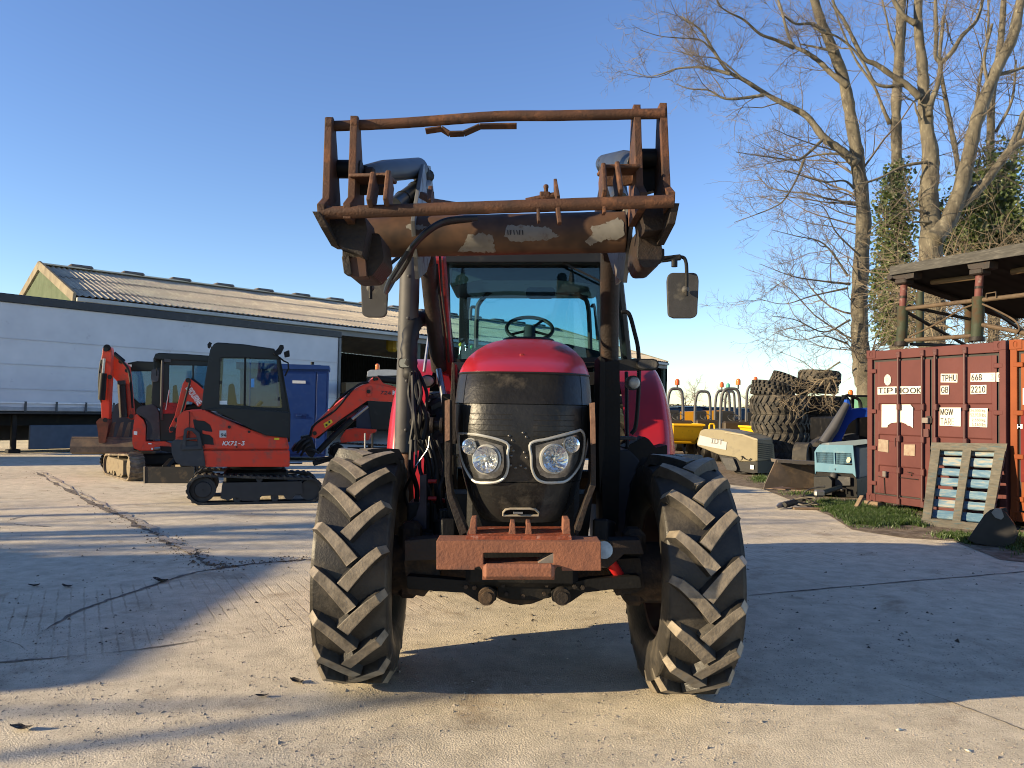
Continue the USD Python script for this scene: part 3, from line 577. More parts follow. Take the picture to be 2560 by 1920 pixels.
TR.part('grab_rail', tube([P(1072, 840, 5.8), P(1060, 930, 5.7)], 0.012, 8), STEEL)
c = P(1583, 957, 5.4); lp = TR.part('work_lamp', cyl(c + [0, 0.06, 0], c, 0.052, 20, 0.052), PLASTIC); TR.part('lamp_glass', ball(c + [0.006, -0.004, 0], 0.042, 2, (1, 0.35, 1)), SILVP, parent=lp)
c = P(1069, 953, 5.3); lp = TR.part('work_lamp', ball(c + [0, 0.02, 0], 0.055, 2, (1, 0.6, 0.85)), PLASTIC); TR.part('lamp_glass', ball(c + [0.0, -0.02, 0], 0.044, 2, (1, 0.4, 0.8)), SILVP, parent=lp)
def pill(u0, u1, v0, v1, Y, rnd): return pl([(u0, v0), (u1, v0), (u1, v1), (u0, v1)], Y, 0.05, rnd=rnd)
lp = TR.part('side_lamp', pill(1592, 1648, 897, 926, 5.3, 0.036), PLASTIC); TR.part('lamp_glass', pill(1594, 1644, 900, 922, 5.285, 0.028), GREYP, parent=lp)
TR.part('lamp_arm', pl([(1545, 900), (1600, 896), (1606, 926), (1548, 926)], 5.33, 0.06), PLASTIC)
lp = TR.part('side_lamp', pill(996, 1026, 894, 921, 5.06, 0.034), PLASTIC); TR.part('lamp_glass', pill(998, 1024, 897, 918, 5.045, 0.03), mat('smoked_lens', (0.28, 0.29, 0.26), (0.2, 0.21, 0.19), 0.25, 8), parent=lp)
# --- rear mudguards
def fender(x0, x1, cy, cz, R, out, mt):
    rows = []
    for a in np.radians(np.linspace(-52, 110, 30)):
        prof = []
        for t in np.linspace(0, 1, 15):
            x = x0 + (x1 - x0) * t; q = t if out > 0 else 1 - t
            rr = R - 0.20 * max(0, (q - 0.70) / 0.30) ** 2.2
            prof.append((x, cy - rr * math.cos(a), cz + rr * math.sin(a)))
        rows.append(prof)
    return grid(np.array(rows), flip=True)
TR.part('rear_mudguard', fender(0.92, 1.36, 7.22, 0.95, 1.08, 1, REDP), REDP, smooth=60); TR.part('rear_mudguard', fender(-1.04, -0.70, 7.30, 0.95, 1.08, -1, REDP), REDP, smooth=60)
# --- cab
yF, yR = 5.85, 7.55
CABM = mat('cab_frame', (0.013, 0.0135, 0.015), (0.008, 0.008, 0.009), 0.45, 6, dirt=(0.035, 0.032, 0.028), damt=0.3, bevel=0.01)
DARKIN = mat('cab_lining', (0.035, 0.04, 0.045), (0.022, 0.025, 0.03), 0.8, 8)
TR.part('cab_front_frame', pl([(1096, 632), (1512, 632), (1512, 905), (1150, 915), (1120, 905)], yF, 0.05, holes=[[(1122, 646), (1500, 646), (1502, 893), (1128, 898)]]), CABM)
TR.part('windscreen', pl([(1122, 646), (1500, 646), (1502, 893), (1128, 898)], yF + 0.02, 0.006), GLASSC)
TR.part('cab_roof', cat(pl([(1105, 600), (1530, 598), (1560, 640), (1555, 655), (1098, 655), (1090, 640)], yF - 0.1, 1.9, rnd=0.03)), CABM)
TR.part('headlining', pl([(1130, 640), (1500, 640), (1500, 712), (1400, 700), (1200, 700), (1130, 716)], yF + 0.15, 0.02), DARKIN)
rfx = [(1150, 640), (1530, 640), (1540, 960), (1145, 965)]
rfh = [(1180, 716), (1240, 712), (1400, 711), (1478, 712), (1492, 745), (1502, 930), (1172, 930), (1172, 780)]
TR.part('cab_rear_frame', FR.plate(rfx, yR, 0.06, [rfh]), CABM)
TR.part('rear_window', FR.plate(rfh, yR + 0.02, 0.006), glass('rear_glass', (0.72, 0.86, 0.88)))
# pillars front to rear seen as bars
TR.part('cab_pillar', tube(bend([P(1100, 640, 6.4), P(1092, 760, 6.45), P(1105, 960, 6.5)], 5), 0.045, 8), CABM)
TR.part('cab_pillar', tube(bend([P(1542, 655, 6.4), P(1545, 700, 6.4), P(1556, 800, 6.45), P(1567, 905, 6.5)], 5), 0.045, 8), CABM)
TR.part('cab_pillar', tube(bend([P(1510, 640, 5.87), P(1516, 760, 5.87), P(1520, 915, 5.87)], 5), 0.035, 8), CABM)
TR.part('cab_pillar', tube(bend([P(1108, 640, 5.87), P(1112, 760, 5.87), P(1128, 905, 5.87)], 5), 0.035, 8), CABM)
def sideglass(a, b, mt):
    return grid(np.array([[P(*a[0]), P(*a[1])], [P(*b[0]), P(*b[1])]]))
TR.part('door_glass', sideglass([(1514, 650, 5.9), (1522, 905, 5.9)], [(1542, 660, 6.4), (1566, 905, 6.5)], 0), GLASSC)
TR.part('door_glass', sideglass([(1110, 650, 5.9), (1126, 905, 5.9)], [(1098, 660, 6.4), (1104, 930, 6.5)], 0), GLASSC)
TR.part('cab_floor', box((0.12, 6.7, 1.25), (1.2, 1.5, 0.1), 0.02), DARKIN)
TR.part('dashboard', pl([(1140, 905), (1150, 880), (1220, 862), (1420, 860), (1500, 878), (1505, 912), (1300, 930)], yF + 0.2, 0.25, rnd=0.02), DARKIN)
sc = P(1324, 822, 6.3); a = np.linspace(0, 2 * math.pi, 32, endpoint=False); tl = math.radians(38)
exv = np.array([1, 0.03, 0]); ezv = np.array([0, math.cos(tl), math.sin(tl)])
sw = TR.part('steering_wheel', tube(sc + 0.19 * (np.cos(a)[:, None] * exv + np.sin(a)[:, None] * ezv * 0.95), 0.016, 8, closed=True), PLASTIC)
for t in (-2.6, -0.55, 0.9):
    TR.part('spoke', tube([sc - 0.02 * ezv, sc + 0.185 * (math.cos(t) * exv + math.sin(t) * ezv)], 0.012, 6), PLASTIC, parent=sw)
TR.part('hub', cyl(sc - [0, 0.0, 0.03], sc + [0, -0.02, 0.02], 0.035, 14), GREYP, parent=sw)
TR.part('steering_column', cyl(sc, sc + [0, -0.2, -0.35], 0.05, 12), DARKIN)
TR.part('interior_mirror', pl([(1315, 718), (1388, 718), (1388, 746), (1315, 746)], 6.0, 0.03, rnd=0.03), PLASTIC)
TR.part('roll_bar', tube(bend([P(1190, 890, 7.3), P(1192, 790, 7.3), P(1200, 755, 7.3), P(1240, 722, 7.3), P(1300, 715, 7.3), P(1410, 716, 7.3), P(1450, 740, 7.3), P(1470, 765, 7.3), P(1476, 880, 7.3)], 5), 0.022, 8), CABM)
TR.part('roll_bar', tube(bend([P(1176, 800, 7.4), P(1178, 770, 7.4), P(1190, 768, 7.4)], 4), 0.016, 8), CABM); TR.part('roll_bar', tube(bend([P(1478, 768, 7.4), P(1486, 766, 7.4), P(1494, 850, 7.4)], 4), 0.014, 8), CABM)
TR.part('wiper', bar(P(1373, 640, 5.8), P(1505, 705, 5.8), 0.014, 0.014), PLASTIC)
TR.part('wiper', bar(P(1390, 733, 7.3), P(1470, 742, 7.3), 0.02, 0.02), PLASTIC)
for i, (u, mt) in enumerate(((1152, YELD), (1166, STEEL), (1180, mat('green_knob', (0.05, 0.3, 0.08), None, 0.4, 5)))):
    b = P(u - 4, 895, 6.1); t = P(u, 862 + 3 * i, 6.1); lv = TR.part('control_lever', tube([b, t], 0.006, 6), STEEL); TR.part('knob', ball(t, 0.018, 1), mt, parent=lv)
TR.part('front_quarter_panel', pl([(1120, 905), (1170, 905), (1150, 990), (1128, 985)], 5.8, 0.3), NAVY)
# --- mirrors
def mirror(u0, u1, v0, v1, Y, arm, joint):
    mp = TR.part('wing_mirror', pl([(u0 + 4, v0), (u1 - 4, v0), (u1, v0 + 20), (u1 - 4, v1 - 6), (u1 - 14, v1), (u0 + 12, v1), (u0 + 3, v1 - 8), (u0, v0 + 20)], Y, 0.035, rnd=0.03), GREYP, smooth=40)
    TR.part('mirror_glass', pl([(u0 + 8, v0 + 8), (u1 - 8, v0 + 8), (u1 - 8, v1 - 12), (u0 + 10, v1 - 12)], Y + 0.036, 0.004, rnd=0.02), SILV, parent=mp)
    TR.part('mirror_arm', tube(bend(arm, 5), 0.013, 8), BLACK); c = P(*joint); TR.part('mirror_joint', ball(c, 0.027, 2), GREYP)
mirror(902, 970, 688, 793, 5.3, [P(925, 690, 5.22), P(926, 720, 5.22), P(926, 747, 5.22)], (926, 720, 5.24))
TR.part('mirror_bracket', tube([P(926, 700, 5.22), P(1000, 640, 5.4), P(1090, 650, 5.8)], 0.014, 8), BLACK)
mirror(1668, 1747, 682, 795, 5.5, [P(1655, 645, 5.45), P(1700, 642, 5.45), P(1714, 652, 5.45), P(1717, 690, 5.45), P(1716, 740, 5.45)], (1714, 724, 5.46))
TR.part('mirror_bracket', cat(bar(P(1560, 664, 5.7), P(1640, 655, 5.5), 0.03, 0.03), bar(P(1630, 652, 5.48), P(1702, 643, 5.45), 0.035, 0.04), cyl(P(1686, 650, 5.45), P(1686, 667, 5.45), 0.022, 10)), BLACK)

# --- front loader: frame (headstock)
Yh = 3.17
def tpx(a, b, Y0, Y1, r, n=12, mid=None):
    pts = [P(*a, Y0)] + ([P(*mid[:2], mid[2])] if mid else []) + [P(*b, Y1)]
    return tube(bend(pts, 6) if mid else pts, r, n)
TR.part('frame_top_tube', tube(bend([P(817, 316, 3.33), P(1000, 308, 3.33), P(1240, 291, 3.32), P(1400, 289, 3.30), P(1662, 284, 3.28)], 6), 0.0225, 16), RUST)
TR.part('frame_bottom_tube', tube([P(798, 533, 3.17), P(1240, 518, 3.14), P(1684, 503, 3.10)], 0.0265, 16), RUST)
def vplate(pa, pb, Y0, Y1, w, dep, mt, name, flare=None):
    """an upright plate seen edge on: from picture point a to b, w wide across the view, dep deep"""
    pts = [P(*pa, Y0), P(*pb, Y1)]
    TR.part(name, bar(pts[0], pts[1], w, dep, up=(0, 1, 0), ch=0.006), mt)
def sheet_yz(prof, x, t):
    """plate in the y,z plane: prof list of (Y, z), centred on line x(z)"""
    pts = [(y, z) for y, z in prof]; g = prism(pts, 0, t); v = g.vertices.copy()
    xs = np.interp(v[:, 2], [x[0][0], x[1][0]], [x[0][1], x[1][1]]) if not np.isscalar(x) else x
    g.vertices = np.stack([xs + v[:, 1] - t / 2, v[:, 0], v[:, 2]], 1); g.invert(); return g
def side_cheek(px, Y=3.25, name='frame_cheek', t=0.03, mt=RUST, lower=2.12):
    """frame side plate: top and bottom picture points give its line; depth profile is that of the frame"""
    a, b = P(*px[0], Y + 0.06), P(*px[1], Y - 0.1)
    prof = [(Y + 0.03, a[2]), (Y + 0.10, a[2]), (Y + 0.16, a[2] - 0.2), (Y + 0.22, b[2] + 0.02), (Y + 0.2, b[2] - 0.04), (Y - 0.1, b[2] - 0.03), (Y - 0.11, b[2] + 0.03), (Y - 0.02, b[2] + 0.08)]
    TR.part(name, sheet_yz(prof, ((b[2], b[0]), (a[2], a[0])), t), mt)
side_cheek([(825, 300), (803, 530)]); side_cheek([(888, 296), (868, 528)]); side_cheek([(1590, 268), (1608, 500)]); side_cheek([(1655, 264), (1678, 500)])
for u in (825, 888, 1590, 1655):
    c = P(u, 312 - (u - 825) * 0.034, 3.30); TR.part('tube_collar', cyl(c - [0.014, 0, 0], c + [0.014, 0, 0], 0.032, 16), RUST)
# short inner brackets
for pts in ([(937, 452), (926, 522)], [(975, 448), (968, 520)]):
    TR.part('frame_bracket', bar(P(*pts[0], 3.22), P(*pts[1], 3.14), 0.022, 0.11, up=(0, 1, 0), ch=0.005), RUST)
TR.part('bracket_shelf', bar(P(886, 448, 3.28), P(980, 446, 3.24), 0.12, 0.016, up=(0, 0, 1), ch=0.004), RUST)
TR.part('bracket_web', pl([(890, 452), (975, 450), (978, 486), (890, 486)], 3.34, 0.012), RUSTD)
for pts in ([(1505, 432), (1509, 500)], [(1540, 428), (1550, 498)]):
    TR.part('frame_bracket', bar(P(*pts[0], 3.22), P(*pts[1], 3.12), 0.02, 0.11, up=(0, 1, 0), ch=0.005), RUST)
TR.part('bracket_shelf', bar(P(1500, 426, 3.24), P(1592, 424, 3.26), 0.12, 0.016, up=(0, 0, 1), ch=0.004), RUST)
TR.part('bracket_web', pl([(1504, 430), (1590, 428), (1592, 462), (1506, 465)], 3.34, 0.012), RUST)
# lower hook plates, dark
TR.part('frame_hook_plate', sheet_yz([(3.10, 2.36), (3.34, 2.36), (3.40, 2.3), (3.36, 2.26), (3.24, 2.25), (3.12, 2.3)], ((P(832, 600, 3.2)[2], P(832, 600, 3.2)[0]), (P(803, 540, 3.2)[2], P(803, 540, 3.2)[0])), 0.03), RUSTD)
TR.part('frame_hook_plate', sheet_yz([(3.10, 2.42), (3.34, 2.42), (3.40, 2.33), (3.34, 2.3), (3.12, 2.34)], ((P(1668, 575, 3.2)[2], P(1668, 575, 3.2)[0]), (P(1679, 510, 3.2)[2], P(1679, 510, 3.2)[0])), 0.03), RUSTD)
TR.part('frame_underside', pl([(804, 545), (912, 540), (918, 575), (905, 640), (845, 612), (828, 600)], 3.24, 0.22), RUSTD)
TR.part('frame_underside', pl([(1606, 512), (1676, 508), (1672, 572), (1655, 574), (1612, 580)], 3.24, 0.22), RUSTD)
TR.part('pivot_casting', pl([(856, 600), (950, 580), (960, 650), (930, 690), (872, 692), (856, 650)], 3.36, 0.26, rnd=0.02), RUSTD)
TR.part('pivot_end', pl([(854, 640), (872, 634), (880, 690), (860, 684)], 3.32, 0.05, rnd=0.008), RUSTD)
TR.part('pivot_foot', pl([(868, 645), (912, 640), (916, 690), (890, 692), (874, 688)], 3.33, 0.08), mat('brown_paint', (0.08, 0.035, 0.022), (0.045, 0.022, 0.016), 0.6, 9, dirt=(0.02, 0.016, 0.014), damt=0.4))
TR.part('pivot_casting', pl([(1600, 560), (1652, 566), (1656, 640), (1645, 668), (1605, 670), (1592, 640)], 3.36, 0.28, rnd=0.02), RUSTD)
TR.part('pivot_end', pl([(1650, 620), (1661, 622), (1661, 650), (1650, 655)], 3.4, 0.08, rnd=0.006), RUSTD)
for u0, u1, v0, v1 in ((842, 876, 400, 446), (1602, 1652, 372, 420)):
    a, b = P(u0, (v0 + v1) / 2, 3.4), P(u1, (v0 + v1) / 2, 3.4)
    TR.part('pivot_drum', cat(cyl(a, b, (v1 - v0) / 2 / FPX * 3.4, 20)), BLACK)
TR.part('cylinder_bracket', pl([(1604, 420), (1640, 418), (1650, 470), (1618, 480), (1608, 460)], 3.42, 0.06), BLACK)
# torque tube
TUBE = usdkit.material(stage, '/World/Looks/flaking_tube', {
    'geo': ('geometry', {}), 'n1': ('noise_texture', {'scale': 9.0, 'detail': 6.0}), 'r1': ('rgb_ramp', {'ramp': [(0.3, (0.024, 0.015, 0.011)), (0.7, (0.082, 0.044, 0.025))]}),
    'mp': ('mapping', {'scale': (1.0, 0.6, 1.1), 'location': (0.35, 0, 0.2)}), 'n2': ('noise_texture', {'scale': 3.2, 'detail': 7.0, 'roughness': 0.55}), 'r2': ('rgb_ramp', {'ramp': [(0.70, (0, 0, 0)), (0.71, (1, 1, 1))]}), 'bw': ('rgb_to_bw', {}),
    'mx': ('mix_color', {'b': (0.27, 0.26, 0.24)}), 'bu': ('bump', {'strength': 0.5, 'distance': 0.006}), 'bv': ('bevel', {'radius': 0.012, 'samples': 4}), 'p': ('principled_bsdf', {'roughness': 0.55, 'specular_ior_level': 0.25})},
    [('geo.position', 'n1.vector'), ('n1.fac', 'r1.fac'), ('geo.position', 'mp.vector'), ('mp.vector', 'n2.vector'), ('n2.fac', 'r2.fac'), ('r2.color', 'bw.color'), ('bw.val', 'mx.fac'), ('r1.color', 'mx.a'), ('mx.result', 'p.base_color'),
     ('bv.bevel', 'bu.normal'), ('bw.val', 'bu.height'), ('bu.normal', 'p.normal')], surface='p.BSDF')
ta, tb = P(915, 594, 3.75), P(1562, 580, 3.67)
TR.part('torque_tube', tube([ta, tb], 0.098, 32), TUBE)
def on_tube(u, v, off):
    d = ray(u, v); ax = (tb - ta) / np.linalg.norm(tb - ta); w = EYE - ta; dp, wp = d - ax * (d @ ax), w - ax * (w @ ax)
    a, b, c = dp @ dp, 2 * dp @ wp, wp @ wp - (0.098 + off) ** 2; q = b * b - 4 * a * c
    return EYE + d * ((-b - math.sqrt(max(q, 0))) / (2 * a))
FLAKE = mat('old_grey_paint', (0.20, 0.195, 0.18), (0.145, 0.14, 0.13), 0.5, 12, dirt=(0.085, 0.05, 0.03), damt=0.36, dscale=18)
fg = np.random.default_rng(17)
for pxs in ([(1266, 564), (1300, 562), (1372, 570), (1385, 582), (1398, 592), (1340, 602), (1275, 604), (1262, 590)], [(1170, 588), (1200, 582), (1230, 590), (1240, 625), (1235, 630), (1144, 630), (1160, 612)], [(1476, 566), (1510, 560), (1545, 545), (1558, 560), (1562, 590), (1540, 598), (1500, 604), (1480, 614), (1462, 606), (1480, 585)], [(1002, 560), (1050, 562), (1075, 566), (1052, 572), (1030, 576)]):
    pg = Polygon(pxs).segmentize(5.0); pg = Polygon(np.array(pg.exterior.coords)[:-1] + fg.normal(0, 1.8, (len(pg.exterior.coords) - 1, 2))).buffer(0)
    pg = pg if pg.geom_type == 'Polygon' else max(pg.geoms, key=lambda q: q.area)
    v, f = trimesh.creation.triangulate_polygon(Polygon(pg.exterior), engine='earcut')
    for _ in range(2): v, f = trimesh.remesh.subdivide(v, f)
    mm = trimesh.Trimesh(np.array([on_tube(a, b, 0.002) for a, b in v]), f, process=False)
    if mm.face_normals[:, 1].mean() > 0: mm.invert()
    TR.part('paint_flake', mm, FLAKE)
for i, (w_, u) in enumerate(((0.012, 1268), (0.02, 1277), (0.008, 1284), (0.014, 1291), (0.02, 1299), (0.006, 1306))):
    TR.part('worn_lettering', bar(on_tube(u, 575, 0.004), on_tube(u + (3, -1, 2, 4, 0, 1)[i], 587, 0.004), 0.005, 0.002), INK, label='worn dark lettering')
# side knee plates and arms
TR.part('knee_plate', FR.plate([(1560, 520), (1572, 516), (1590, 660), (1584, 668), (1574, 672)], 3.70, 0.5), mat('tan_grey_paint', (0.2, 0.185, 0.16), (0.14, 0.125, 0.105), 0.6, 9, dirt=(0.09, 0.05, 0.03), damt=0.42))
TR.part('knee_plate', sheet_yz([(3.6, 2.45), (4.0, 2.85), (4.35, 2.95), (4.6, 2.8), (4.55, 2.55), (4.1, 2.3), (3.75, 2.2)], ((2.2, P(1078, 480, 4.3)[0]), (3.0, P(1068, 480, 4.3)[0])), 0.02), GREYPAINT)
TR.part('knee_plate', sheet_yz([(3.6, 2.45), (4.0, 2.85), (4.35, 2.95), (4.6, 2.8), (4.55, 2.55), (4.1, 2.3), (3.75, 2.2)], ((2.2, P(1530, 480, 4.3)[0]), (3.0, P(1536, 480, 4.3)[0])), 0.02), GREYPAINT)
la = [P(1098, 925, 5.45), P(1082, 780, 5.25), P(1068, 640, 4.95)]
TR.part('loader_arm', cat(tube(bend(la, 5), 0.055, 16)), RUSTD)
TR.part('loader_arm', cat(bar(la[2], P(1062, 500, 4.25), 0.1, 0.14), bar(P(1062, 500, 4.25), ta + [0.1, 0, 0], 0.1, 0.16)), RUSTD)
TR.part('loader_arm_cover', cat(bar(P(1124, 960, 5.6), P(1100, 640, 5.2), 0.07, 0.16, up=(0, 1, 0), ch=0.01)), REDD)
TR.part('steel_pipe', tube(bend([P(1100, 640, 5.0), P(1106, 740, 5.1), P(1118, 840, 5.2), P(1122, 905, 5.3)], 4), 0.008, 7), RUSTD)
TR.part('steel_pipe', tube(bend([P(1092, 660, 5.0), P(1098, 730, 5.1), P(1110, 840, 5.2), P(1112, 900, 5.3)], 4), 0.008, 7), BLACK)
TR.part('lift_ram', cat(tube([P(1122, 1060, 5.1), P(1097, 925, 5.35)], 0.022, 12)), STEEL); TR.part('lift_ram_strip', bar(P(1130, 1060, 5.3), P(1112, 930, 5.5), 0.05, 0.03), mat('bright_red', (0.5, 0.02, 0.02)))
ra = [P(1524, 920, 5.45), P(1524, 780, 5.25), P(1526, 630, 4.95)]
TR.part('loader_arm', cat(tube(bend(ra, 5), 0.064, 16)), RUSTD)
TR.part('loader_arm', cat(bar(ra[2], P(1520, 500, 4.25), 0.1, 0.14), bar(P(1520, 500, 4.25), tb - [0.1, 0, 0], 0.1, 0.16)), RUSTD)
TR.part('lift_ram', tube([P(1520, 1065, 5.1), P(1527, 920, 5.35)], 0.03, 12), BLACK); TR.part('lift_ram_rod', tube([P(1536, 930, 5.2), P(1534, 1060, 5.1)], 0.012, 10), STEEL)
# tilt rams, left and right
SR = mat('ram_grey', (0.04, 0.047, 0.058), (0.02, 0.024, 0.03), 0.35, 9, dirt=(0.04, 0.035, 0.03), damt=0.36, bevel=0.004)
TR.part('tilt_ram', cat(tube([P(910, 436, 3.42), P(960, 428, 3.6), P(1045, 420, 4.1)], [0.04, 0.052, 0.055], 18)), SR)
TR.part('tilt_ram', cat(tube([P(1062, 455, 4.2), P(985, 515, 3.7)], 0.04, 16)), SR)
TR.part('ram_joint', cat(ball(P(1056, 435, 4.15), 0.06, 2, (0.7, 0.8, 1)), cyl(P(1045, 440, 4.1), P(1072, 440, 4.2), 0.035, 12)), BLACK)
for q in (0.35, 0.75):
    c = P(1062, 455, 4.2) * (1 - q) + P(985, 515, 3.7) * q; d = P(985, 515, 3.7) - P(1062, 455, 4.2); d /= np.linalg.norm(d)
    TR.part('cable_tie', cyl(c - d * 0.004, c + d * 0.004, 0.044, 16), BLACK)
TR.part('ram_bolt', cat(box(P(925, 437, 3.38), (0.05, 0.05, 0.06), 0.01), cyl(P(905, 430, 3.35), P(897, 430, 3.35), 0.05, 16)), RUSTD)
TR.part('tilt_ram', cat(tube([P(1592, 408, 3.42), P(1560, 405, 3.6), P(1512, 410, 4.1)], [0.045, 0.055, 0.05], 18)), SR)
TR.part('ram_joint', cat(ball(P(1514, 418, 4.05), 0.045, 2), cyl(P(1508, 400, 4.0), P(1508, 440, 4.0), 0.025, 10)), BLACK)
TR.part('tilt_ram', cat(tube([P(1530, 440, 4.1), P(1550, 500, 3.7)], 0.04, 14)), SR)
# small things on the frame
TR.part('bent_strap', cat(*[bar(P(*a, 3.27), P(*b, 3.27), 0.035, 0.008, up=(0, 0.3, 1)) for a, b in (((1064, 328), (1104, 322)), ((1104, 322), (1124, 335)), ((1124, 335), (1160, 334)), ((1160, 334), (1200, 316)), ((1200, 316), (1292, 315)))]), RUST)
lt = P(1065, 495, 3.3); TR.part('lock_lever', cat(bar(P(1055, 488, 3.35), P(1074, 498, 3.3), 0.03, 0.03), bar(P(1078, 480, 3.3), P(1074, 515, 3.2), 0.018, 0.06, up=(0, 1, 0)), tube([P(1076, 505, 3.35), P(1140, 515, 3.5)], 0.018, 10)), RUST)
TR.part('lock_lever', cat(tube([P(1315, 504, 3.3), P(1390, 488, 3.3)], 0.015, 10), bar(P(1388, 462, 3.3), P(1396, 505, 3.2), 0.014, 0.06, up=(0, 1, 0)), box(P(1362, 486, 3.3), (0.045, 0.03, 0.02), 0.004), cyl(P(1365, 482, 3.3), P(1365, 468, 3.3), 0.009, 8), ball(P(1365, 467, 3.3), 0.012, 1)), RUST)
TR.part('frame_tab', bar(P(1345, 525, 3.12), P(1347, 556, 3.12), 0.012, 0.05, up=(0, 1, 0)), RUST); TR.part('frame_tab', bar(P(1394, 522, 3.12), P(1399, 560, 3.12), 0.018, 0.05, up=(0, 1, 0)), RUST)
TR.part('frame_tab', bar(P(1508, 505, 3.12), P(1510, 535, 3.12), 0.014, 0.05, up=(0, 1, 0)), RUST)
BLUEH = mat('blue_black_hose', (0.02, 0.028, 0.04), (0.012, 0.016, 0.022), 0.4, 20, dirt=(0.12, 0.12, 0.12), damt=0.3, dscale=30)
TR.part('hydraulic_hose', tube(bend([P(1195, 545, 3.5), P(1120, 550, 3.5), P(1075, 572, 3.5), P(1040, 605, 3.55), P(1010, 645, 3.65), P(975, 700, 3.8), P(966, 730, 4.2), P(985, 700, 4.8), P(1010, 650, 5.0)], 7), 0.0135, 8), BLUEH)
TR.part('hydraulic_hose', tube(bend([P(1180, 548, 3.55), P(1110, 558, 3.55), P(1070, 580, 3.55), P(1035, 615, 3.6), P(1020, 650, 3.7), P(995, 690, 3.9), P(970, 710, 4.4)], 7), 0.0135, 8), HOSE)
# ------------------------------------------------------------------ curtain-sided trailer
def lerp(a, b, t): return np.array(a) * (1 - t) + np.array(b) * t
CURT = mat('grey_curtain', (0.52, 0.52, 0.55), (0.44, 0.445, 0.48), 0.55, 1.2, dirt=(0.25, 0.25, 0.25), damt=0.28, dscale=2, bump=0.05, bscale=8)
TP = np.array([-7.25, 32.4, 0]); tq = np.array([-15.9, 21.2, 0]); td = TP - tq; TL = np.linalg.norm(td); td /= TL; TPSI = math.degrees(math.atan2(td[1], td[0])); tn = np.array([-td[1], td[0], 0])
TRL = Thing('curtain_trailer', 'long grey curtain-sided lorry trailer parked in front of the open barn', 'trailer', TP, TPSI)
TPl = Plane(tq, TPSI)
ZB, ZT = 1.30, 4.72
# curtain with shallow ripples
xs = np.linspace(0.0, TL - 0.15, 220); zs = np.linspace(ZB, ZT - 0.25, 24)
XX, ZZ = np.meshgrid(xs, zs); rp = 0.012 * np.sin(XX * 5.1 + 0.6 * np.sin(ZZ * 2)) * np.exp(-(ZZ - ZB) / 0.5) + 0.02 * (meshkit.fbm(np.stack([XX * 0.5, ZZ * 0.6, XX * 0], -1), 3, 5) - 0.5)
TRL.part('curtain', grid(np.stack([TPl.O + x * TPl.d for x in xs])[None].repeat(24, 0) + rp[..., None] * tn + ZZ[..., None] * np.array([0, 0, 1.0])), CURT)
DKR = mat('dark_rail', (0.03, 0.033, 0.04), (0.02, 0.022, 0.026), 0.45, 5, dirt=(0.08, 0.08, 0.08), damt=0.35)
def tb_(x0, x1, k0, k1, z0, z1, ch=0.02): return TPl.to(box(((x0 + x1) / 2, (k0 + k1) / 2, (z0 + z1) / 2), (x1 - x0, k1 - k0, z1 - z0), ch))
TRL.part('top_rail', tb_(-0.3, TL, -0.06, 2.5, ZT - 0.26, ZT), DKR)
TRL.part('rear_post', tb_(TL - 0.14, TL, -0.05, 0.1, ZB, ZT - 0.26), mat('grey_frame', (0.12, 0.13, 0.14), (0.09, 0.095, 0.1), 0.5, 6))
TRL.part('rear_doors', tb_(TL - 0.1, TL - 0.02, 0.1, 2.45, ZB, ZT - 0.26), GREYPAINT)
for i, z in enumerate(np.linspace(ZB + 0.3, ZT - 0.5, 6)): TRL.part('door_hinge', tb_(TL, TL + 0.05, 0.0, 0.1, z, z + 0.1), GREYPAINT)
TRL.part('far_curtain', tb_(0, TL - 0.1, 2.44, 2.47, ZB, ZT - 0.26, 0), CURT)
TRL.part('side_rail', tb_(-0.1, TL, -0.02, 0.06, ZB - 0.03, ZB + 0.10), mat('pale_rail', (0.30, 0.31, 0.33), (0.22, 0.23, 0.25), 0.5, 5))
TRL.part('deck', tb_(0, TL, 0.06, 2.4, ZB - 0.12, ZB - 0.03), DKR)
for z in (ZB + 0.62, ZB + 1.35, ZB + 2.1): TRL.part('curtain_seam', tb_(0, TL - 0.16, -0.026, -0.022, z, z + 0.02, 0), mat('seam_grey', (0.47, 0.475, 0.51), None, 0.6, 4))
TRL.part('curtain_band', tb_(0, TL - 0.16, -0.045, -0.02, ZB + 0.2, ZB + 0.24, 0), mat('band_pale', (0.72, 0.72, 0.74), None, 0.6, 4))
for i in range(15): TRL.part('curtain_strap', tb_(0.5 + i * 0.86, 0.56 + i * 0.86, -0.05, -0.03, ZB - 0.05, ZB + 0.26, 0), mat('strap_grey', (0.06, 0.065, 0.07), None, 0.6, 4))
TRL.part('chassis_beam', tb_(0, TL, 0.8, 0.92, ZB - 0.5, ZB - 0.12), BLACK); TRL.part('chassis_beam', tb_(0, TL, 1.6, 1.72, ZB - 0.5, ZB - 0.12), BLACK)
TRL.part('side_guard', tb_(0.0, 9.2, 2.3, 2.36, 0.3, 1.16), DKR)
TRL.part('side_guard', tb_(2.4, 9.2, 0.0, 0.08, 0.12, 0.85), mat('guard_blue_grey', (0.06, 0.08, 0.11), (0.04, 0.055, 0.08), 0.5, 4))
for x in (1.2, 2.05):
    TRL.part('landing_leg', cat(tb_(x, x + 0.14, 0.35, 0.49, 0.12, ZB - 0.12), tb_(x - 0.1, x + 0.24, 0.28, 0.56, 0.0, 0.12)), BLACK)
for x in (9.6, 10.9, 12.2):
    TRL.part('wheel', TPl.to(cat(revolve([(-0.15, 0.3), (-0.16, 0.45), (-0.12, 0.52), (0.12, 0.52), (0.16, 0.45), (0.15, 0.3)], 28, 'y', (x, 0.35, 0.52)))), RUBBER, smooth=40)
TRL.part('bulkhead', tb_(-0.06, 0.0, 0.0, 2.45, ZB, ZT - 0.26), GREYPAINT)

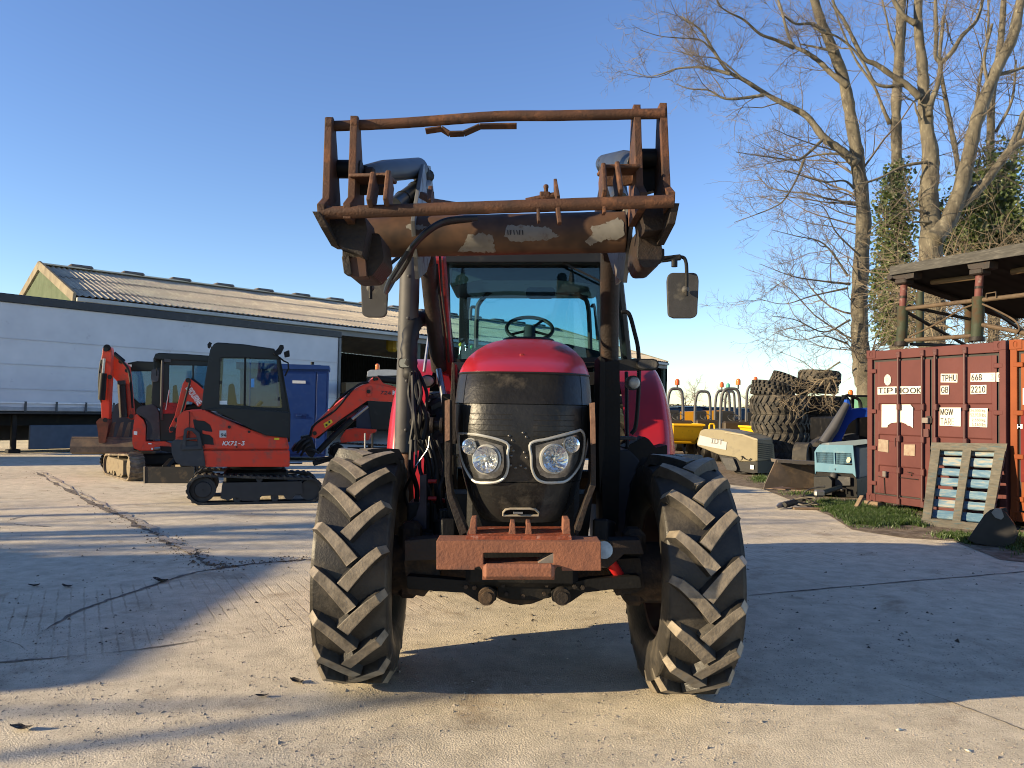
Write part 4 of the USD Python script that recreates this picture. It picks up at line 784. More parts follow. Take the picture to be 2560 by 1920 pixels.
# ------------------------------------------------------------------ the barn
A_, B_ = P(190, 738, 27.0), P(1668, 905, 50.0)          # eaves, near side
C_, D_ = P(102, 662, 30.6), P(1386, 822, 54.0)          # ridge
bd = (B_ - A_); bd[2] = 0; BL = np.linalg.norm(bd); bd /= BL
BARN = Thing('barn', 'long open-fronted barn with a corrugated grey roof behind the trailer', 'barn', (A_[0], A_[1], 0))
ROOF = mat('fibre_cement', (0.54, 0.475, 0.375), (0.40, 0.35, 0.28), 0.9, 0.8, dirt=(0.62, 0.54, 0.40), damt=0.40, dscale=1.6, bump=0.4, bscale=12, spec=0.05)
def corr(a0, a1, b0, b1, n, amp, lift=0.0, rows=2, taper=False):
    """a corrugated sheet between edge a0-a1 (low) and b0-b1 (high)"""
    t = np.linspace(0, 1, n); up = np.cross(np.array(a1) - a0, np.array(b0) - a0); up /= np.linalg.norm(up)
    if up[2] < 0: up = -up
    lo = np.array(a0) + t[:, None] * (np.array(a1) - a0); hi = np.array(b0) + t[:, None] * (np.array(b1) - b0)
    w = amp * np.where(np.arange(n) % 2 == 0, 1, -1)[:, None] * up + lift * up
    return grid(np.stack([lo + (hi - lo) * s + w for s in np.linspace(0, 1, rows)], 0))
NB = 56
rows = [0, 0.2, 0.4, 0.6, 0.8, 1.0]
for j in range(5):       # rows of sheets, each lapping the one below
    r0, r1 = rows[j], rows[j + 1] + (0.012 if j < 4 else 0)
    BARN.part('roof_sheet_row', corr(lerp(A_, C_, r0), lerp(B_, D_, r0), lerp(A_, C_, r1), lerp(B_, D_, r1), 320, 0.034, 0.02 * (1 if j % 2 else 0) + 0.02 * j * 0), ROOF, smooth=False)
far = np.array([-bd[1], bd[0], 0])
E_, F_ = C_ + (C_ - A_) * [1, 1, 0] + [0, 0, A_[2] - C_[2]], D_ + (D_ - B_) * [1, 1, 0] + [0, 0, B_[2] - D_[2]]
BARN.part('roof_sheet_row', corr(E_, F_, C_, D_, 200, 0.03, 0), ROOF, smooth=False)
for i in range(15):
    t = (i + 0.7) / 15.5; c = lerp(C_, D_, t); BARN.part('ridge_vent', bar(c - bd * 0.45 + [0, 0, 0.09], c + bd * 0.45 + [0, 0, 0.09], 0.55, 0.16, ch=0.07), mat('ridge_grey', (0.13, 0.11, 0.10), (0.09, 0.075, 0.07), 0.9, 3))
BARN.part('ridge_cap', bar(C_ + [0, 0, 0.03], D_ + [0, 0, 0.03], 0.5, 0.06), ROOF)
PALE = mat('pale_gutter', (0.42, 0.42, 0.40), (0.33, 0.33, 0.32), 0.55, 2, dirt=(0.2, 0.18, 0.15), damt=0.3)
off = np.array([bd[1], -bd[0], 0]) * 0.1
BARN.part('gutter', bar(A_ + off - [0, 0, 0.15], B_ + off - [0, 0, 0.15], 0.16, 0.14), PALE)
BARN.part('fascia', bar(A_ - [0, 0, 0.33], B_ - [0, 0, 0.33], 0.04, 0.24), mat('grey_fascia', (0.2, 0.2, 0.2), (0.15, 0.15, 0.15), 0.6, 2))
BARN.part('downpipe', cyl(A_ + off + bd * 0.25 - [0, 0, 0.2], [*(A_ + off + bd * 0.25)[:2], 0.0], 0.06, 10), PALE)
GRN = mat('green_cladding', (0.15, 0.18, 0.125), (0.11, 0.14, 0.095), 0.6, 2, dirt=(0.12, 0.12, 0.09), damt=0.35, spec=0.0)
# gable: vertical box-profile cladding, each sheet its own
g0, g1 = np.array([*A_[:2], 0]), np.array([*E_[:2], 0]); gm = np.array([*C_[:2], 0]); gd = (g1 - g0) / np.linalg.norm(g1 - g0); gl = np.linalg.norm(g1 - g0); gn = np.array([-gd[1], gd[0], 0]); gn = gn if gn @ bd < 0 else -gn
for k in range(10):
    s0, s1 = gl * k / 10, gl * (k + 1) / 10 - 0.012; X = []
    ss = np.linspace(s0, s1, 15)
    top = np.array([A_[2] + (C_[2] - A_[2]) * (1 - abs(s - gl / 2) / (gl / 2)) - 0.06 for s in ss])
    pr = 0.02 * (np.arange(15) % 2)
    base = g0 + ss[:, None] * gd + pr[:, None] * gn
    BARN.part('gable_sheet', grid(np.stack([base, base + np.stack([0 * top, 0 * top, top], 1)], 0)), GRN, smooth=False)
BARN.part('bargeboard', bar(A_ + gn * 0.05 - [0, 0, 0.08], C_ + gn * 0.05 - [0, 0, 0.02], 0.10, 0.34, ch=0.01), mat('pale_barge', (0.28, 0.25, 0.19), (0.17, 0.15, 0.12), 0.9, 2, spec=0.0))
BARN.part('bargeboard', bar(E_ + gn * 0.05 - [0, 0, 0.08], C_ + gn * 0.05 - [0, 0, 0.02], 0.10, 0.34, ch=0.01), mat('pale_barge', (0.40, 0.36, 0.28)))
BARN.part('bargeboard', bar(B_ + bd * 0.05 - [0, 0, 0.08], D_ + bd * 0.05 - [0, 0, 0.02], 0.10, 0.3, ch=0.01), mat('pale_barge', (0.40, 0.36, 0.28)))
for i in range(8):
    q = lerp(A_, B_, (i + 0.02) / 7.04); q = q - off * 2
    BARN.part('stanchion', bar([q[0], q[1], 0], [q[0], q[1], q[2] - 0.4], 0.2, 0.3, up=tuple(bd)), mat('green_steel', (0.06, 0.085, 0.065), (0.04, 0.055, 0.045), 0.6, 3))
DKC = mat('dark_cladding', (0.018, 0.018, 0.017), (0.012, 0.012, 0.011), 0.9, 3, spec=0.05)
back0, back1 = g0 + gd * gl, np.array([*F_[:2], 0])
tt = np.linspace(0, 1, 420); bk = back0 + tt[:, None] * (back1 - back0) + 0.03 * (np.arange(420) % 2)[:, None] * (gd)
hb = A_[2] + tt * (B_[2] - A_[2])
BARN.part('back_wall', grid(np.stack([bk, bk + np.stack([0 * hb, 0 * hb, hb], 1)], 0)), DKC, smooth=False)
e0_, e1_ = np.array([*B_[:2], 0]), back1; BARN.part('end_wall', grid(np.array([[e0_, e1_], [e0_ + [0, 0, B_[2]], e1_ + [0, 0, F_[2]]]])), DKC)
for t in (0.235, 0.37, 0.52):
    c = lerp(A_, B_, t) + gd * 1.2 - [0, 0, 0.12]; BARN.part('roof_light', bar(c - bd * 0.7, c + bd * 0.7, 0.8, 0.03), mat('rooflight', (0.45, 0.44, 0.38), None, 0.6, 3))
single('yellow_tank', cat(*[box(P(u, 861, 38), (w, 0.8, 0.75), 0.12) for u, w in ((980, 0.48),)]), mat('tank_yellow', (0.55, 0.36, 0.02), (0.45, 0.28, 0.02), 0.5, 3), 'yellow plastic tank under the barn roof above the silver cab', 'tank')
single('yellow_beam', bar(P(858, 970, 31.5), P(905, 968, 32.5), 0.25, 0.45), mat('ochre_steel', (0.12, 0.07, 0.02), (0.08, 0.045, 0.015), 0.6, 3, dirt=(0.1, 0.06, 0.03), damt=0.4), 'ochre steel beam standing inside the barn past the trailer end', 'beam')

# ------------------------------------------------------------------ blue cabinet
CB = Plane(PG(690, 1152), 12); BLU = mat('blue_cabinet_paint', (0.010, 0.045, 0.19), (0.008, 0.037, 0.16), 0.4, 2, dirt=(0.02, 0.06, 0.2), damt=0.4, bevel=0.02)
CAB = Thing('blue_cabinet', 'tall blue steel generator cabinet behind the front red excavator', 'cabinet', CB.pt(690, 1152), CB.psi)
for nm, px, k, t in (('cabinet_body', [(600, 915), (820, 920), (812, 1142), (600, 1142)], 0.03, 1.6), ('door', [(640, 928), (790, 930), (784, 1136), (640, 1136)], 0.0, 0.028), ('side_panel', [(793, 930), (818, 930), (810, 1136), (787, 1136)], 0.0, 0.028), ('roof_lid', [(590, 905), (823, 914), (822, 924), (590, 922)], -0.04, 1.72)):
    CAB.part(nm, CB.plate(px, k, t), BLU)
CAB.part('roof_top', CB.plate([(640, 910), (800, 912), (815, 918), (630, 916)], 0.2, 1.3), mat('pale_blue_lid', (0.08, 0.16, 0.33), None, 0.4, 3))
CAB.part('exhaust_stub', cyl(CB.pt(781, 915, 0.3), CB.pt(781, 905, 0.3), 0.05, 10), BLACK)
CAB.part('sign_plate', CB.plate([(731, 951), (764, 952), (764, 959), (731, 958)], -0.012, 0.01), WHITE)
CAB.part('handle_recess', CB.plate([(734, 1033), (765, 1034), (765, 1046), (734, 1045)], -0.008, 0.007), mat('deep_blue', (0.008, 0.035, 0.16), None, 0.4, 3)); CAB.part('handle', CB.plate([(740, 1037), (755, 1037), (755, 1041), (740, 1041)], -0.03, 0.02), BLU)

# ------------------------------------------------------------------ excavators
ORED = mat('excavator_red', (0.66, 0.042, 0.016), (0.56, 0.036, 0.015), 0.42, 4, dirt=(0.26, 0.07, 0.045), damt=0.4, coat=0.1, bump=0.06, bscale=9, bevel=0.025)
CHAR = mat('charcoal_cab', (0.011, 0.014, 0.015), (0.007, 0.009, 0.010), 0.34, 4, dirt=(0.03, 0.03, 0.028), damt=0.3, bevel=0.03)
DGREY = mat('bumper_grey', (0.045, 0.045, 0.047), (0.03, 0.03, 0.032), 0.6, 8, dirt=(0.12, 0.105, 0.08), damt=0.33, bevel=0.03)
TRK = mat('track_rubber', (0.025, 0.024, 0.023), (0.015, 0.014, 0.014), 0.7, 8, dirt=(0.15, 0.12, 0.085), damt=0.40, dscale=3, bump=0.2)
TRKL = mat('dusty_track', (0.16, 0.125, 0.085), (0.08, 0.065, 0.05), 0.85, 6, dirt=(0.28, 0.22, 0.15), damt=0.45, dscale=3, bump=0.3)
VENT = mat('vent_dark', (0.012, 0.012, 0.012), None, 0.5, 10)
def rpx(pts, x0, y0, s): return [(x0 + x / s, y0 + y / s) for x, y in pts]
def stadium(x0, x1, r0, r1, z0, z1, n=10):
    a = np.linspace(math.pi / 2, 1.5 * math.pi, n); l = np.stack([x0 + r0 * np.cos(a), (z0) + r0 * np.sin(a)], 1)
    b = np.linspace(-math.pi / 2, math.pi / 2, n); r = np.stack([x1 + r1 * np.cos(b), (z1) + r1 * np.sin(b)], 1)
    return np.vstack([l, r])
def track(T, PL_, x0, x1, h, k, w, mt, frame_mt, n=46, nm='track'):
    """rubber track: belt with cleats, frame, sprocket, rollers, in the plane's own x/z; k depth of its near face"""
    r = h / 2; outer = stadium(x0 + r, x1 - r * 0.85, r, r * 0.85, r, r * 0.85); inner = stadium(x0 + r, x1 - r * 0.85, r - 0.035, r * 0.85 - 0.035, r, r * 0.85)
    belt = T.part(nm, PL_.to(prism(outer, k, w, [inner[::-1]])), mt)
    ring = np.vstack([outer, outer[:1]]); L = np.concatenate([[0], np.cumsum(np.linalg.norm(np.diff(ring, axis=0), axis=1))])
    cl = []
    for i in range(n):
        q = L[-1] * i / n; x, z = np.interp(q, L, ring[:, 0]), np.interp(q, L, ring[:, 1]); x2, z2 = np.interp(q + 0.01, L, ring[:, 0]), np.interp(q + 0.01, L, ring[:, 1]); a = math.degrees(math.atan2(z2 - z, x2 - x))
        for side in (0, 1):
            b = box((0, 0, 0), (0.045, w * 0.55, 0.03), 0.006); b = turn(b, [0, 0, 1], 14 * (1 if side else -1)); b = turn(b, [0, 1, 0], -a); cl.append(PL_.to(shift(b, (x, k + w * (0.26 if side == 0 else 0.74), z))))
    T.part('cleats', cat(cl), mt, parent=belt, kind='stuff')
    T.part('track_frame', PL_.to(prism([(x0 + h * 1.05, 0.10), (x0 + h * 1.1, h * 0.72), (x1 - h * 0.7, h * 0.74), (x1 - h * 0.65, 0.14), (x1 - h * 0.9, 0.13), (x1 - h * 1.0, 0.06), (x1 - h * 1.2, 0.06), (x1 - h * 1.3, 0.13), ((x0 + x1) / 2 + 0.1, 0.13), ((x0 + x1) / 2, 0.05), ((x0 + x1) / 2 - 0.2, 0.05), ((x0 + x1) / 2 - 0.3, 0.12), (x0 + h * 1.3, 0.06)], k + 0.02, w - 0.04)), frame_mt, parent=belt)
    T.part('sprocket', PL_.to(cat(revolve([(k + 0.03, 0.01), (k + 0.03, r * 0.5), (k + 0.05, r * 0.55), (k + 0.06, r * 0.82), (k + w - 0.06, r * 0.82), (k + w - 0.03, 0.01)], 20, 'y', (x0 + r, 0, r)))), frame_mt, parent=belt)
    T.part('idler', PL_.to(cat(revolve([(k + 0.05, 0.01), (k + 0.05, r * 0.7), (k + w - 0.05, r * 0.7), (k + w - 0.05, 0.01)], 20, 'y', (x1 - r * 0.85, 0, r * 0.85)))), frame_mt, parent=belt)
    for f in (0.36, 0.5, 0.64): T.part('roller', PL_.to(revolve([(k + 0.03, 0.01), (k + 0.03, 0.06), (k + w - 0.03, 0.06), (k + w - 0.03, 0.01)], 14, 'y', (x0 + (x1 - x0) * f, 0, 0.085))), frame_mt, parent=belt)
    T.part('top_roller', PL_.to(revolve([(k + 0.02, 0.01), (k + 0.02, 0.05), (k + w - 0.05, 0.05), (k + w - 0.05, 0.01)], 14, 'y', (x0 + (x1 - x0) * 0.52, 0, h * 0.83))), frame_mt, parent=belt)
def lettering(T, PL_, text, u, v, h, k, mt, nm='lettering', parent=None, label=None, stretch=1.0, slant=0.0, bold=True, rot=0.0, depth=0.003):
    p = PL_.sz(u, v, k); mm = meshkit.text_mesh(text, h, depth, bold); w = mm.vertices.copy(); w[:, 0] = w[:, 0] * stretch + slant * w[:, 1]
    if rot: c, s = math.cos(rot), math.sin(rot); w[:, :2] = np.stack([w[:, 0] * c - w[:, 1] * s, w[:, 0] * s + w[:, 1] * c], 1)
    mm.vertices = np.stack([p[0] + w[:, 0], k - w[:, 2], p[1] + w[:, 1]], 1); return T.part(nm, PL_.to(mm), mt, parent=parent, label=label, smooth=False)

EA = Plane(PG(637, 1260), 19)
XA = Thing('excavator', 'red mini excavator with charcoal cab marked KX71-3, nearest of the excavators', 'excavator', EA.pt(637, 1260), EA.psi, group='red mini excavators in the yard')
s3 = 3.16
def A3(pts): return rpx(pts, 160, 820, s3)
xl, xr = EA.sz(466, 1230)[0], EA.sz(806, 1230)[0]
track(XA, EA, xl, xr, 0.47, 0.0, 0.30, TRK, mat('track_frame', (0.028, 0.029, 0.031), (0.02, 0.02, 0.021), 0.6, 6, dirt=(0.06, 0.055, 0.045), damt=0.35)); track(XA, EA, xl, xr, 0.47, 1.15, 0.30, TRK, mat('track_frame', (0.028, 0.029, 0.031)))
XA.part('undercarriage', EA.to(box(((xl + xr) / 2, 0.75, 0.38), (1.0, 0.9, 0.26), 0.04)), BLACK)
XA.part('slew_ring', EA.to(revolve([(0.48, 0.01), (0.48, 0.42), (0.56, 0.42), (0.56, 0.01)], 24, 'z', ((xl + xr) / 2, 0.75, 0))), BLACK)
XA.part('side_skirt', EA.plate(A3([(1095, 968), (1782, 966), (1784, 1085), (1775, 1097), (1120, 1097)]), 0.05, 1.4, rnd=0.02), ORED)
XA.part('engine_cover', EA.plate(A3([(880, 900), (885, 790), (930, 680), (960, 650), (1110, 648), (1200, 690), (1400, 775), (1600, 850), (1760, 862), (1784, 962), (1100, 962), (880, 962)]), 0.08, 1.35, rnd=0.03), ORED)
XA.part('cover_panel', EA.plate(A3([(1000, 655), (1110, 650), (1210, 700), (1400, 785), (1590, 858), (1745, 868), (1770, 955), (1110, 955), (1090, 800)]), 0.068, 0.03, holes=[A3([(1022, 725), (1110, 735), (1155, 765), (1175, 822), (1120, 815), (1030, 785)]), A3([(1062, 830), (1150, 845), (1190, 880), (1198, 925), (1110, 918)])], rnd=0.01), ORED)
XA.part('vent', EA.plate(A3([(1018, 722), (1160, 722), (1185, 930), (1060, 930)]), 0.077, 0.006), VENT)
XA.part('rear_bumper', EA.plate(A3([(846, 900), (880, 880), (1085, 900), (1100, 965), (1120, 1095), (930, 1090), (880, 1060), (850, 990)]), 0.02, 1.5, rnd=0.03), DGREY)
XA.part('step_guard', EA.plate(A3([(925, 965), (950, 800), (975, 785), (1020, 790), (1070, 830), (1085, 900), (1090, 960)]), 0.0, 0.06, holes=[A3([(965, 870), (972, 810), (1010, 815), (1045, 850), (1050, 865)]), A3([(960, 935), (964, 885), (1052, 880), (1060, 930)])], rnd=0.008), DGREY)
XA.part('rear_counterweight', EA.plate(A3([(895, 700), (940, 655), (990, 652), (985, 830), (880, 880)]), 0.05, 1.4, rnd=0.04), ORED)
XA.part('cab_sweep', EA.plate(A3([(1090, 640), (1300, 625), (1500, 640), (1782, 665), (1780, 870), (1600, 850), (1480, 800), (1330, 720), (1200, 660)]), 0.05, 1.3, rnd=0.01), CHAR)
win1 = A3([(1245, 255), (1422, 250), (1424, 560), (1300, 555), (1232, 540)]); win2 = A3([(1478, 240), (1685, 250), (1725, 632), (1470, 622)])
winA = A3([(1238, 235), (1465, 235), (1460, 615), (1225, 605)])
cabpx = A3([(1085, 640), (1100, 500), (1155, 170), (1185, 125), (1215, 115), (1420, 130), (1660, 165), (1700, 225), (1735, 380), (1775, 660), (1780, 690), (1090, 650)])
XA.part('cab_side', EA.plate(cabpx, 0.30, 0.06, holes=[winA, win2], rnd=0.015), CHAR)
XA.part('cab_side', EA.plate(cabpx, 1.20, 0.06, holes=[A3([(1260, 240), (1680, 250), (1710, 620), (1240, 610)])], rnd=0.015), CHAR)
XA.part('cab_roof', EA.plate(A3([(1140, 250), (1155, 170), (1185, 125), (1215, 113), (1420, 128), (1660, 163), (1700, 225), (1690, 232), (1640, 205), (1230, 190), (1200, 220), (1165, 240)]), 0.32, 0.92, rnd=0.02), CHAR)
XA.part('cab_rear', EA.plate(A3([(1085, 640), (1100, 500), (1150, 190), (1200, 190), (1190, 420), (1180, 640)]), 0.32, 0.16, rnd=0.02), CHAR); XA.part('cab_rear', EA.plate(A3([(1085, 640), (1100, 500), (1150, 190), (1200, 190), (1190, 420), (1180, 640)]), 1.1, 0.14, rnd=0.02), CHAR)
XA.part('sliding_window', EA.plate(winA, 0.335, 0.005), GLASSX); XA.part('front_window', EA.plate(win2, 0.33, 0.005), GLASSX); XA.part('far_window', EA.plate(A3([(1260, 240), (1680, 250), (1710, 620), (1240, 610)]), 1.23, 0.005), GLASSX)
XA.part('window_rail', EA.plate(A3([(1424, 235), (1440, 235), (1436, 615), (1418, 612)]), 0.325, 0.02), BLACK)
XA.part('seat', EA.plate(A3([(1290, 640), (1300, 450), (1340, 430), (1365, 600), (1450, 600), (1450, 660), (1290, 660)]), 0.55, 0.45, rnd=0.03), mat('seat_grey', (0.02, 0.02, 0.022), None, 0.8, 5))
XA.part('control_lever', EA.to(tube([np.r_[EA.sz(1525 / s3 + 160, 620 / s3 + 820, 0.5)[0], 0.5, EA.sz(1525 / s3 + 160, 620 / s3 + 820, 0.5)[1]], np.r_[EA.sz(1565 / s3 + 160, 580 / s3 + 820, 0.5)[0], 0.5, EA.sz(1565 / s3 + 160, 580 / s3 + 820, 0.5)[1]]], 0.035, 8)), BLACK)
XA.part('mirror', EA.plate(A3([(1655, 195), (1690, 160), (1705, 133), (1735, 135), (1738, 160), (1715, 205), (1670, 215)]), 0.2, 0.12, rnd=0.01), BLACK); XA.part('work_lamp', EA.plate(A3([(1738, 190), (1780, 173), (1785, 225), (1745, 232)]), 0.25, 0.1, rnd=0.01), BLACK)
XA.part('mirror_arm', EA.to(tube([[EA.sz(*A3([q])[0], 0.3)[0], 0.3, EA.sz(*A3([q])[0], 0.3)[1]] for q in ((1700, 230), (1735, 260), (1770, 275), (1775, 320), (1745, 380))], 0.014, 7)), BLACK)
XA.part('aerial', EA.to(tube([[EA.sz(*A3([q])[0], 0.4)[0], 0.4, EA.sz(*A3([q])[0], 0.4)[1]] for q in ((1150, 110), (1165, 160), (1195, 290))], 0.008, 5)), BLACK); XA.part('rear_lamp', EA.plate(A3([(1132, 130), (1150, 108), (1168, 120), (1150, 160), (1136, 155)]), 0.3, 0.08), BLACK)
for q, w in (((1230, 575, 1288, 603), WHITE), ((1477, 400, 1503, 468), mat('blue_sticker', (0.1, 0.3, 0.6), None, 0.5, 4)), ((940, 697, 980, 735), WHITE), ((1228, 810, 1282, 865), mat('pale_card', (0.55, 0.56, 0.53), None, 0.6, 4))):
    XA.part('sticker', EA.plate(A3([(q[0], q[1]), (q[2], q[1]), (q[2], q[3]), (q[0], q[3])]), 0.326 if q[1] < 610 else 0.062, 0.004), w)
lettering(XA, EA, 'KX71-3', *A3([(1247, 926)])[0], 0.062, 0.064, WHITE, slant=0.2, stretch=1.0); lettering(XA, EA, '94', *A3([(1236, 858)])[0], 0.05, 0.058, INK)
for q in ((1306, 783, 12), (1462, 820, 10), (1365, 940, 6)): c = A3([(q[0], q[1])])[0]; p = EA.sz(*c, 0.06); XA.part('filler_cap', EA.to(cyl((p[0], 0.066, p[1]), (p[0], 0.055, p[1]), q[2] / s3 / FPX * 12.5, 12)), VENT)
XA.part('yellow_label', EA.plate(A3([(1660, 868), (1700, 868), (1700, 885), (1660, 885)]), 0.06, 0.004), YELD)
XA.part('front_pillar', EA.plate(A3([(1690, 240), (1710, 235), (1790, 680), (1785, 900), (1768, 900), (1772, 680)]), 0.30, 0.08), CHAR)
# boom
s4 = 4.609
def R3(pts): return rpx(pts, 700, 840, s4)
boompx = R3([(345, 1150), (375, 1040), (560, 860), (740, 710), (880, 600), (960, 560), (1010, 548), (1100, 552), (1330, 600), (1500, 640), (1620, 720), (1640, 860), (1560, 830), (1450, 770), (1300, 760), (1060, 745), (1000, 750), (950, 785), (700, 960), (400, 1185)])
XA.part('boom', EA.plate(boompx, 0.55, 0.26, rnd=0.01), ORED)
XA.part('boom_lug', EA.plate(R3([(1015, 550), (1040, 510), (1085, 475), (1120, 468), (1145, 485), (1190, 545), (1330, 585), (1340, 602)]), 0.58, 0.2, rnd=0.01), ORED)
c = EA.sz(*R3([(1115, 495)])[0], 0.57); XA.part('boom_pin', EA.to(cyl((c[0], 0.57, c[1]), (c[0], 0.8, c[1]), 0.028, 12)), BLACK)
XA.part('arm_ram', EA.to(tube([[*EA.sz(*R3([q])[0], 0.65), 0][0:1] + [0.65] + [EA.sz(*R3([q])[0], 0.65)[1]] if 0 else np.array([EA.sz(*R3([q])[0], 0.65)[0], 0.65, EA.sz(*R3([q])[0], 0.65)[1]]) for q in ((1120, 490), (1350, 520), (1600, 560))], 0.06, 12)), BLACK)
XA.part('dipper_arm', EA.plate(R3([(1560, 640), (1680, 700), (1700, 1000), (1660, 1250), (1600, 1250), (1600, 1000)]), 0.58, 0.2, rnd=0.01), ORED)
XA.part('bucket', EA.plate(R3([(1480, 1330), (1560, 1250), (1690, 1240), (1700, 1330), (1640, 1450), (1500, 1420)]), 0.4, 0.6, rnd=0.02), RUSTD)
def EAp(q, k): s = EA.sz(*R3([q])[0], k); return np.array([s[0], k, s[1]])
XA.part('boom_ram', EA.to(tube([EAp((440, 1335), 0.62), EAp((620, 1150), 0.62), EAp((828, 958), 0.62)], 0.052, 14)), BLACK); XA.part('boom_ram_rod', EA.to(tube([EAp((828, 958), 0.62), EAp((1010, 810), 0.62)], 0.028, 12)), STEEL)
XA.part('boom_pipe', EA.to(tube(bend([EAp((350, 1150), 0.54), EAp((400, 1020), 0.54), EAp((640, 850), 0.54), EAp((860, 590), 0.54), EAp((1000, 530), 0.54)], 4), 0.018, 7)), BLACK); XA.part('boom_pipe', EA.to(tube(bend([EAp((570, 850), 0.60), EAp((700, 700), 0.60), EAp((890, 575), 0.60), EAp((1000, 535), 0.60), EAp((1300, 580), 0.60)], 4), 0.016, 7)), BLACK)
XA.part('hose_clamp', EA.plate(R3([(1010, 600), (1040, 580), (1062, 585), (1050, 700), (1005, 700)]), 0.53, 0.02), ORED)
XA.part('warning_label', EA.plate(R3([(500, 1010), (590, 960), (608, 995), (520, 1060)]), 0.545, 0.004, rnd=0.01), YELD); XA.part('warning_mark', EA.plate(R3([(555, 985), (578, 975), (580, 1000), (560, 1008)]), 0.54, 0.004), INK); XA.part('warning_mark', EA.plate(R3([(520, 1020), (545, 1008), (550, 1032), (528, 1042)]), 0.54, 0.004), INK)
lettering(XA, EA, '724', *R3([(1148, 672)])[0], 0.06, 0.545, INK, slant=0.15, stretch=1.25); lettering(XA, EA, 'K', *R3([(1292, 678)])[0], 0.075, 0.545, WHITE)
for px in ([(250, 1160), (330, 1140), (370, 1170), (420, 1330), (380, 1400), (330, 1390), (270, 1280)], [(180, 1250), (270, 1200), (310, 1300), (250, 1320), (130, 1330)]): XA.part('swing_bracket', EA.plate(R3(px), 0.5, 0.36, rnd=0.02), BLACK)
XA.part('swing_ram', EA.to(tube([EAp((95, 1462), 0.3), EAp((250, 1462), 0.45)], 0.02, 10)), STEEL)
for q0, q1 in (((150, 1330), (290, 1180)), ((200, 1350), (340, 1200)), ((240, 1380), (350, 1250)), ((260, 1330), (450, 1350))): XA.part('swing_hose', EA.to(tube(bend([EAp(q0, 0.45), (EAp(q0, 0.45) + EAp(q1, 0.45)) / 2 + [0, -0.05, 0.05], EAp(q1, 0.45)], 5), 0.02, 7)), HOSE)
for q0, q1 in (((380, 1470), (610, 1400)), ((420, 1430), (600, 1415))): XA.part('blade_arm', EA.to(bar(EAp(q0, 0.3), EAp(q1, 0.3), 0.1, 0.08)), BLACK)
XA.part('dozer_blade', EA.to(box((xr + 0.55, 0.72, 0.24), (0.1, 1.45, 0.32), 0.02)), BLACK)

# second excavator
EB = Plane(PG(430, 1200), 24)
XB = Thing('excavator', 'red mini excavator with rounded grey rear cover and black blade, between two other excavators', 'excavator', EB.pt(430, 1200), EB.psi, group='red mini excavators in the yard')
s5 = 4.367
def B3(pts): return rpx(pts, 160, 860, s5)
EBt = Plane(PG(360, 1203), 131)       # tracks run away to the left
track(XB, EBt, -0.05, 2.05, 0.54, -0.0, 0.28, TRKL, mat('dusty_frame', (0.22, 0.175, 0.11), (0.15, 0.12, 0.08), 0.85, 6, dirt=(0.1, 0.08, 0.06), damt=0.4))
track(XB, EBt, -0.05, 2.05, 0.54, -1.35, 0.28, TRKL, mat('dusty_frame', (0.22, 0.175, 0.11)))
XB.part('undercarriage', EBt.to(box((0.9, -0.5, 0.4), (1.0, 0.9, 0.25), 0.04)), BLACK)
EBb = Plane(PG(360, 1208), 8)
XB.part('dozer_blade', EBb.plate(B3([(872, 1342), (1420, 1342), (1420, 1518), (872, 1520)]), 0.0, 0.05, rnd=0.01), mat('blade_black', (0.03, 0.028, 0.026), (0.02, 0.019, 0.018), 0.5, 4, dirt=(0.10, 0.075, 0.05), damt=0.38)); XB.part('blade_edge', EBb.plate(B3([(866, 1340), (880, 1338), (882, 1518), (868, 1522)]), -0.01, 0.08), mat('worn_steel_edge', (0.35, 0.3, 0.22), None, 0.6, 8))
XB.part('blade_arm', EBb.to(bar((0.35, 0.1, 0.3), (0.3, 0.7, 0.4), 0.1, 0.1)), BLACK); XB.part('blade_arm', EBb.to(bar((0.9, 0.1, 0.3), (0.8, 0.7, 0.4), 0.1, 0.1)), BLACK)
XB.part('counterweight', EB.plate(B3([(765, 1140), (745, 1090), (748, 960), (775, 765), (800, 770), (870, 830), (895, 900), (888, 1060), (972, 1070), (970, 1160), (830, 1165)]), 0.1, 1.2, rnd=0.03), ORED)
XB.part('side_skirt', EB.plate(B3([(880, 1068), (1100, 1062), (1200, 1100), (1180, 1130), (1000, 1130), (972, 1165), (840, 1165)]), 0.08, 0.3, rnd=0.02), ORED)
XB.part('rear_cover', EB.plate(B3([(785, 760), (790, 710), (830, 680), (960, 655), (1010, 690), (1040, 760), (1050, 1040), (895, 1055), (940, 1040), (965, 950), (950, 870), (890, 810)]), 0.09, 1.22, rnd=0.02), DGREY)
XB.part('body_side', EB.plate(B3([(1040, 720), (1250, 700), (1500, 720), (1500, 1060), (1050, 1060)]), 0.12, 1.1, rnd=0.02), CHAR)
XB.part('deck', EB.plate(B3([(1060, 640), (1240, 640), (1240, 760), (1060, 760)]), 0.11, 0.02), REDD)
cb = B3([(955, 660), (975, 160), (1000, 105), (1040, 98), (1300, 108), (1600, 130), (1600, 720), (1060, 720)])
wb1 = B3([(1150, 230), (1400, 235), (1400, 660), (1140, 660)])
XB.part('cab_side', EB.plate(cb, 0.14, 0.05, holes=[wb1, B3([(1420, 236), (1580, 240), (1580, 660), (1420, 660)]), B3([(992, 130), (1060, 140), (1060, 260), (985, 260)])], rnd=0.012), CHAR); XB.part('cab_side', EB.plate(cb, 1.05, 0.05, holes=[B3([(1110, 230), (1580, 240), (1580, 660), (1100, 660)])], rnd=0.012), CHAR)
XB.part('cab_roof', EB.plate(B3([(985, 160), (1000, 105), (1040, 96), (1300, 106), (1600, 128), (1600, 190), (1100, 170), (1040, 165)]), 0.12, 1.0, rnd=0.012), CHAR)
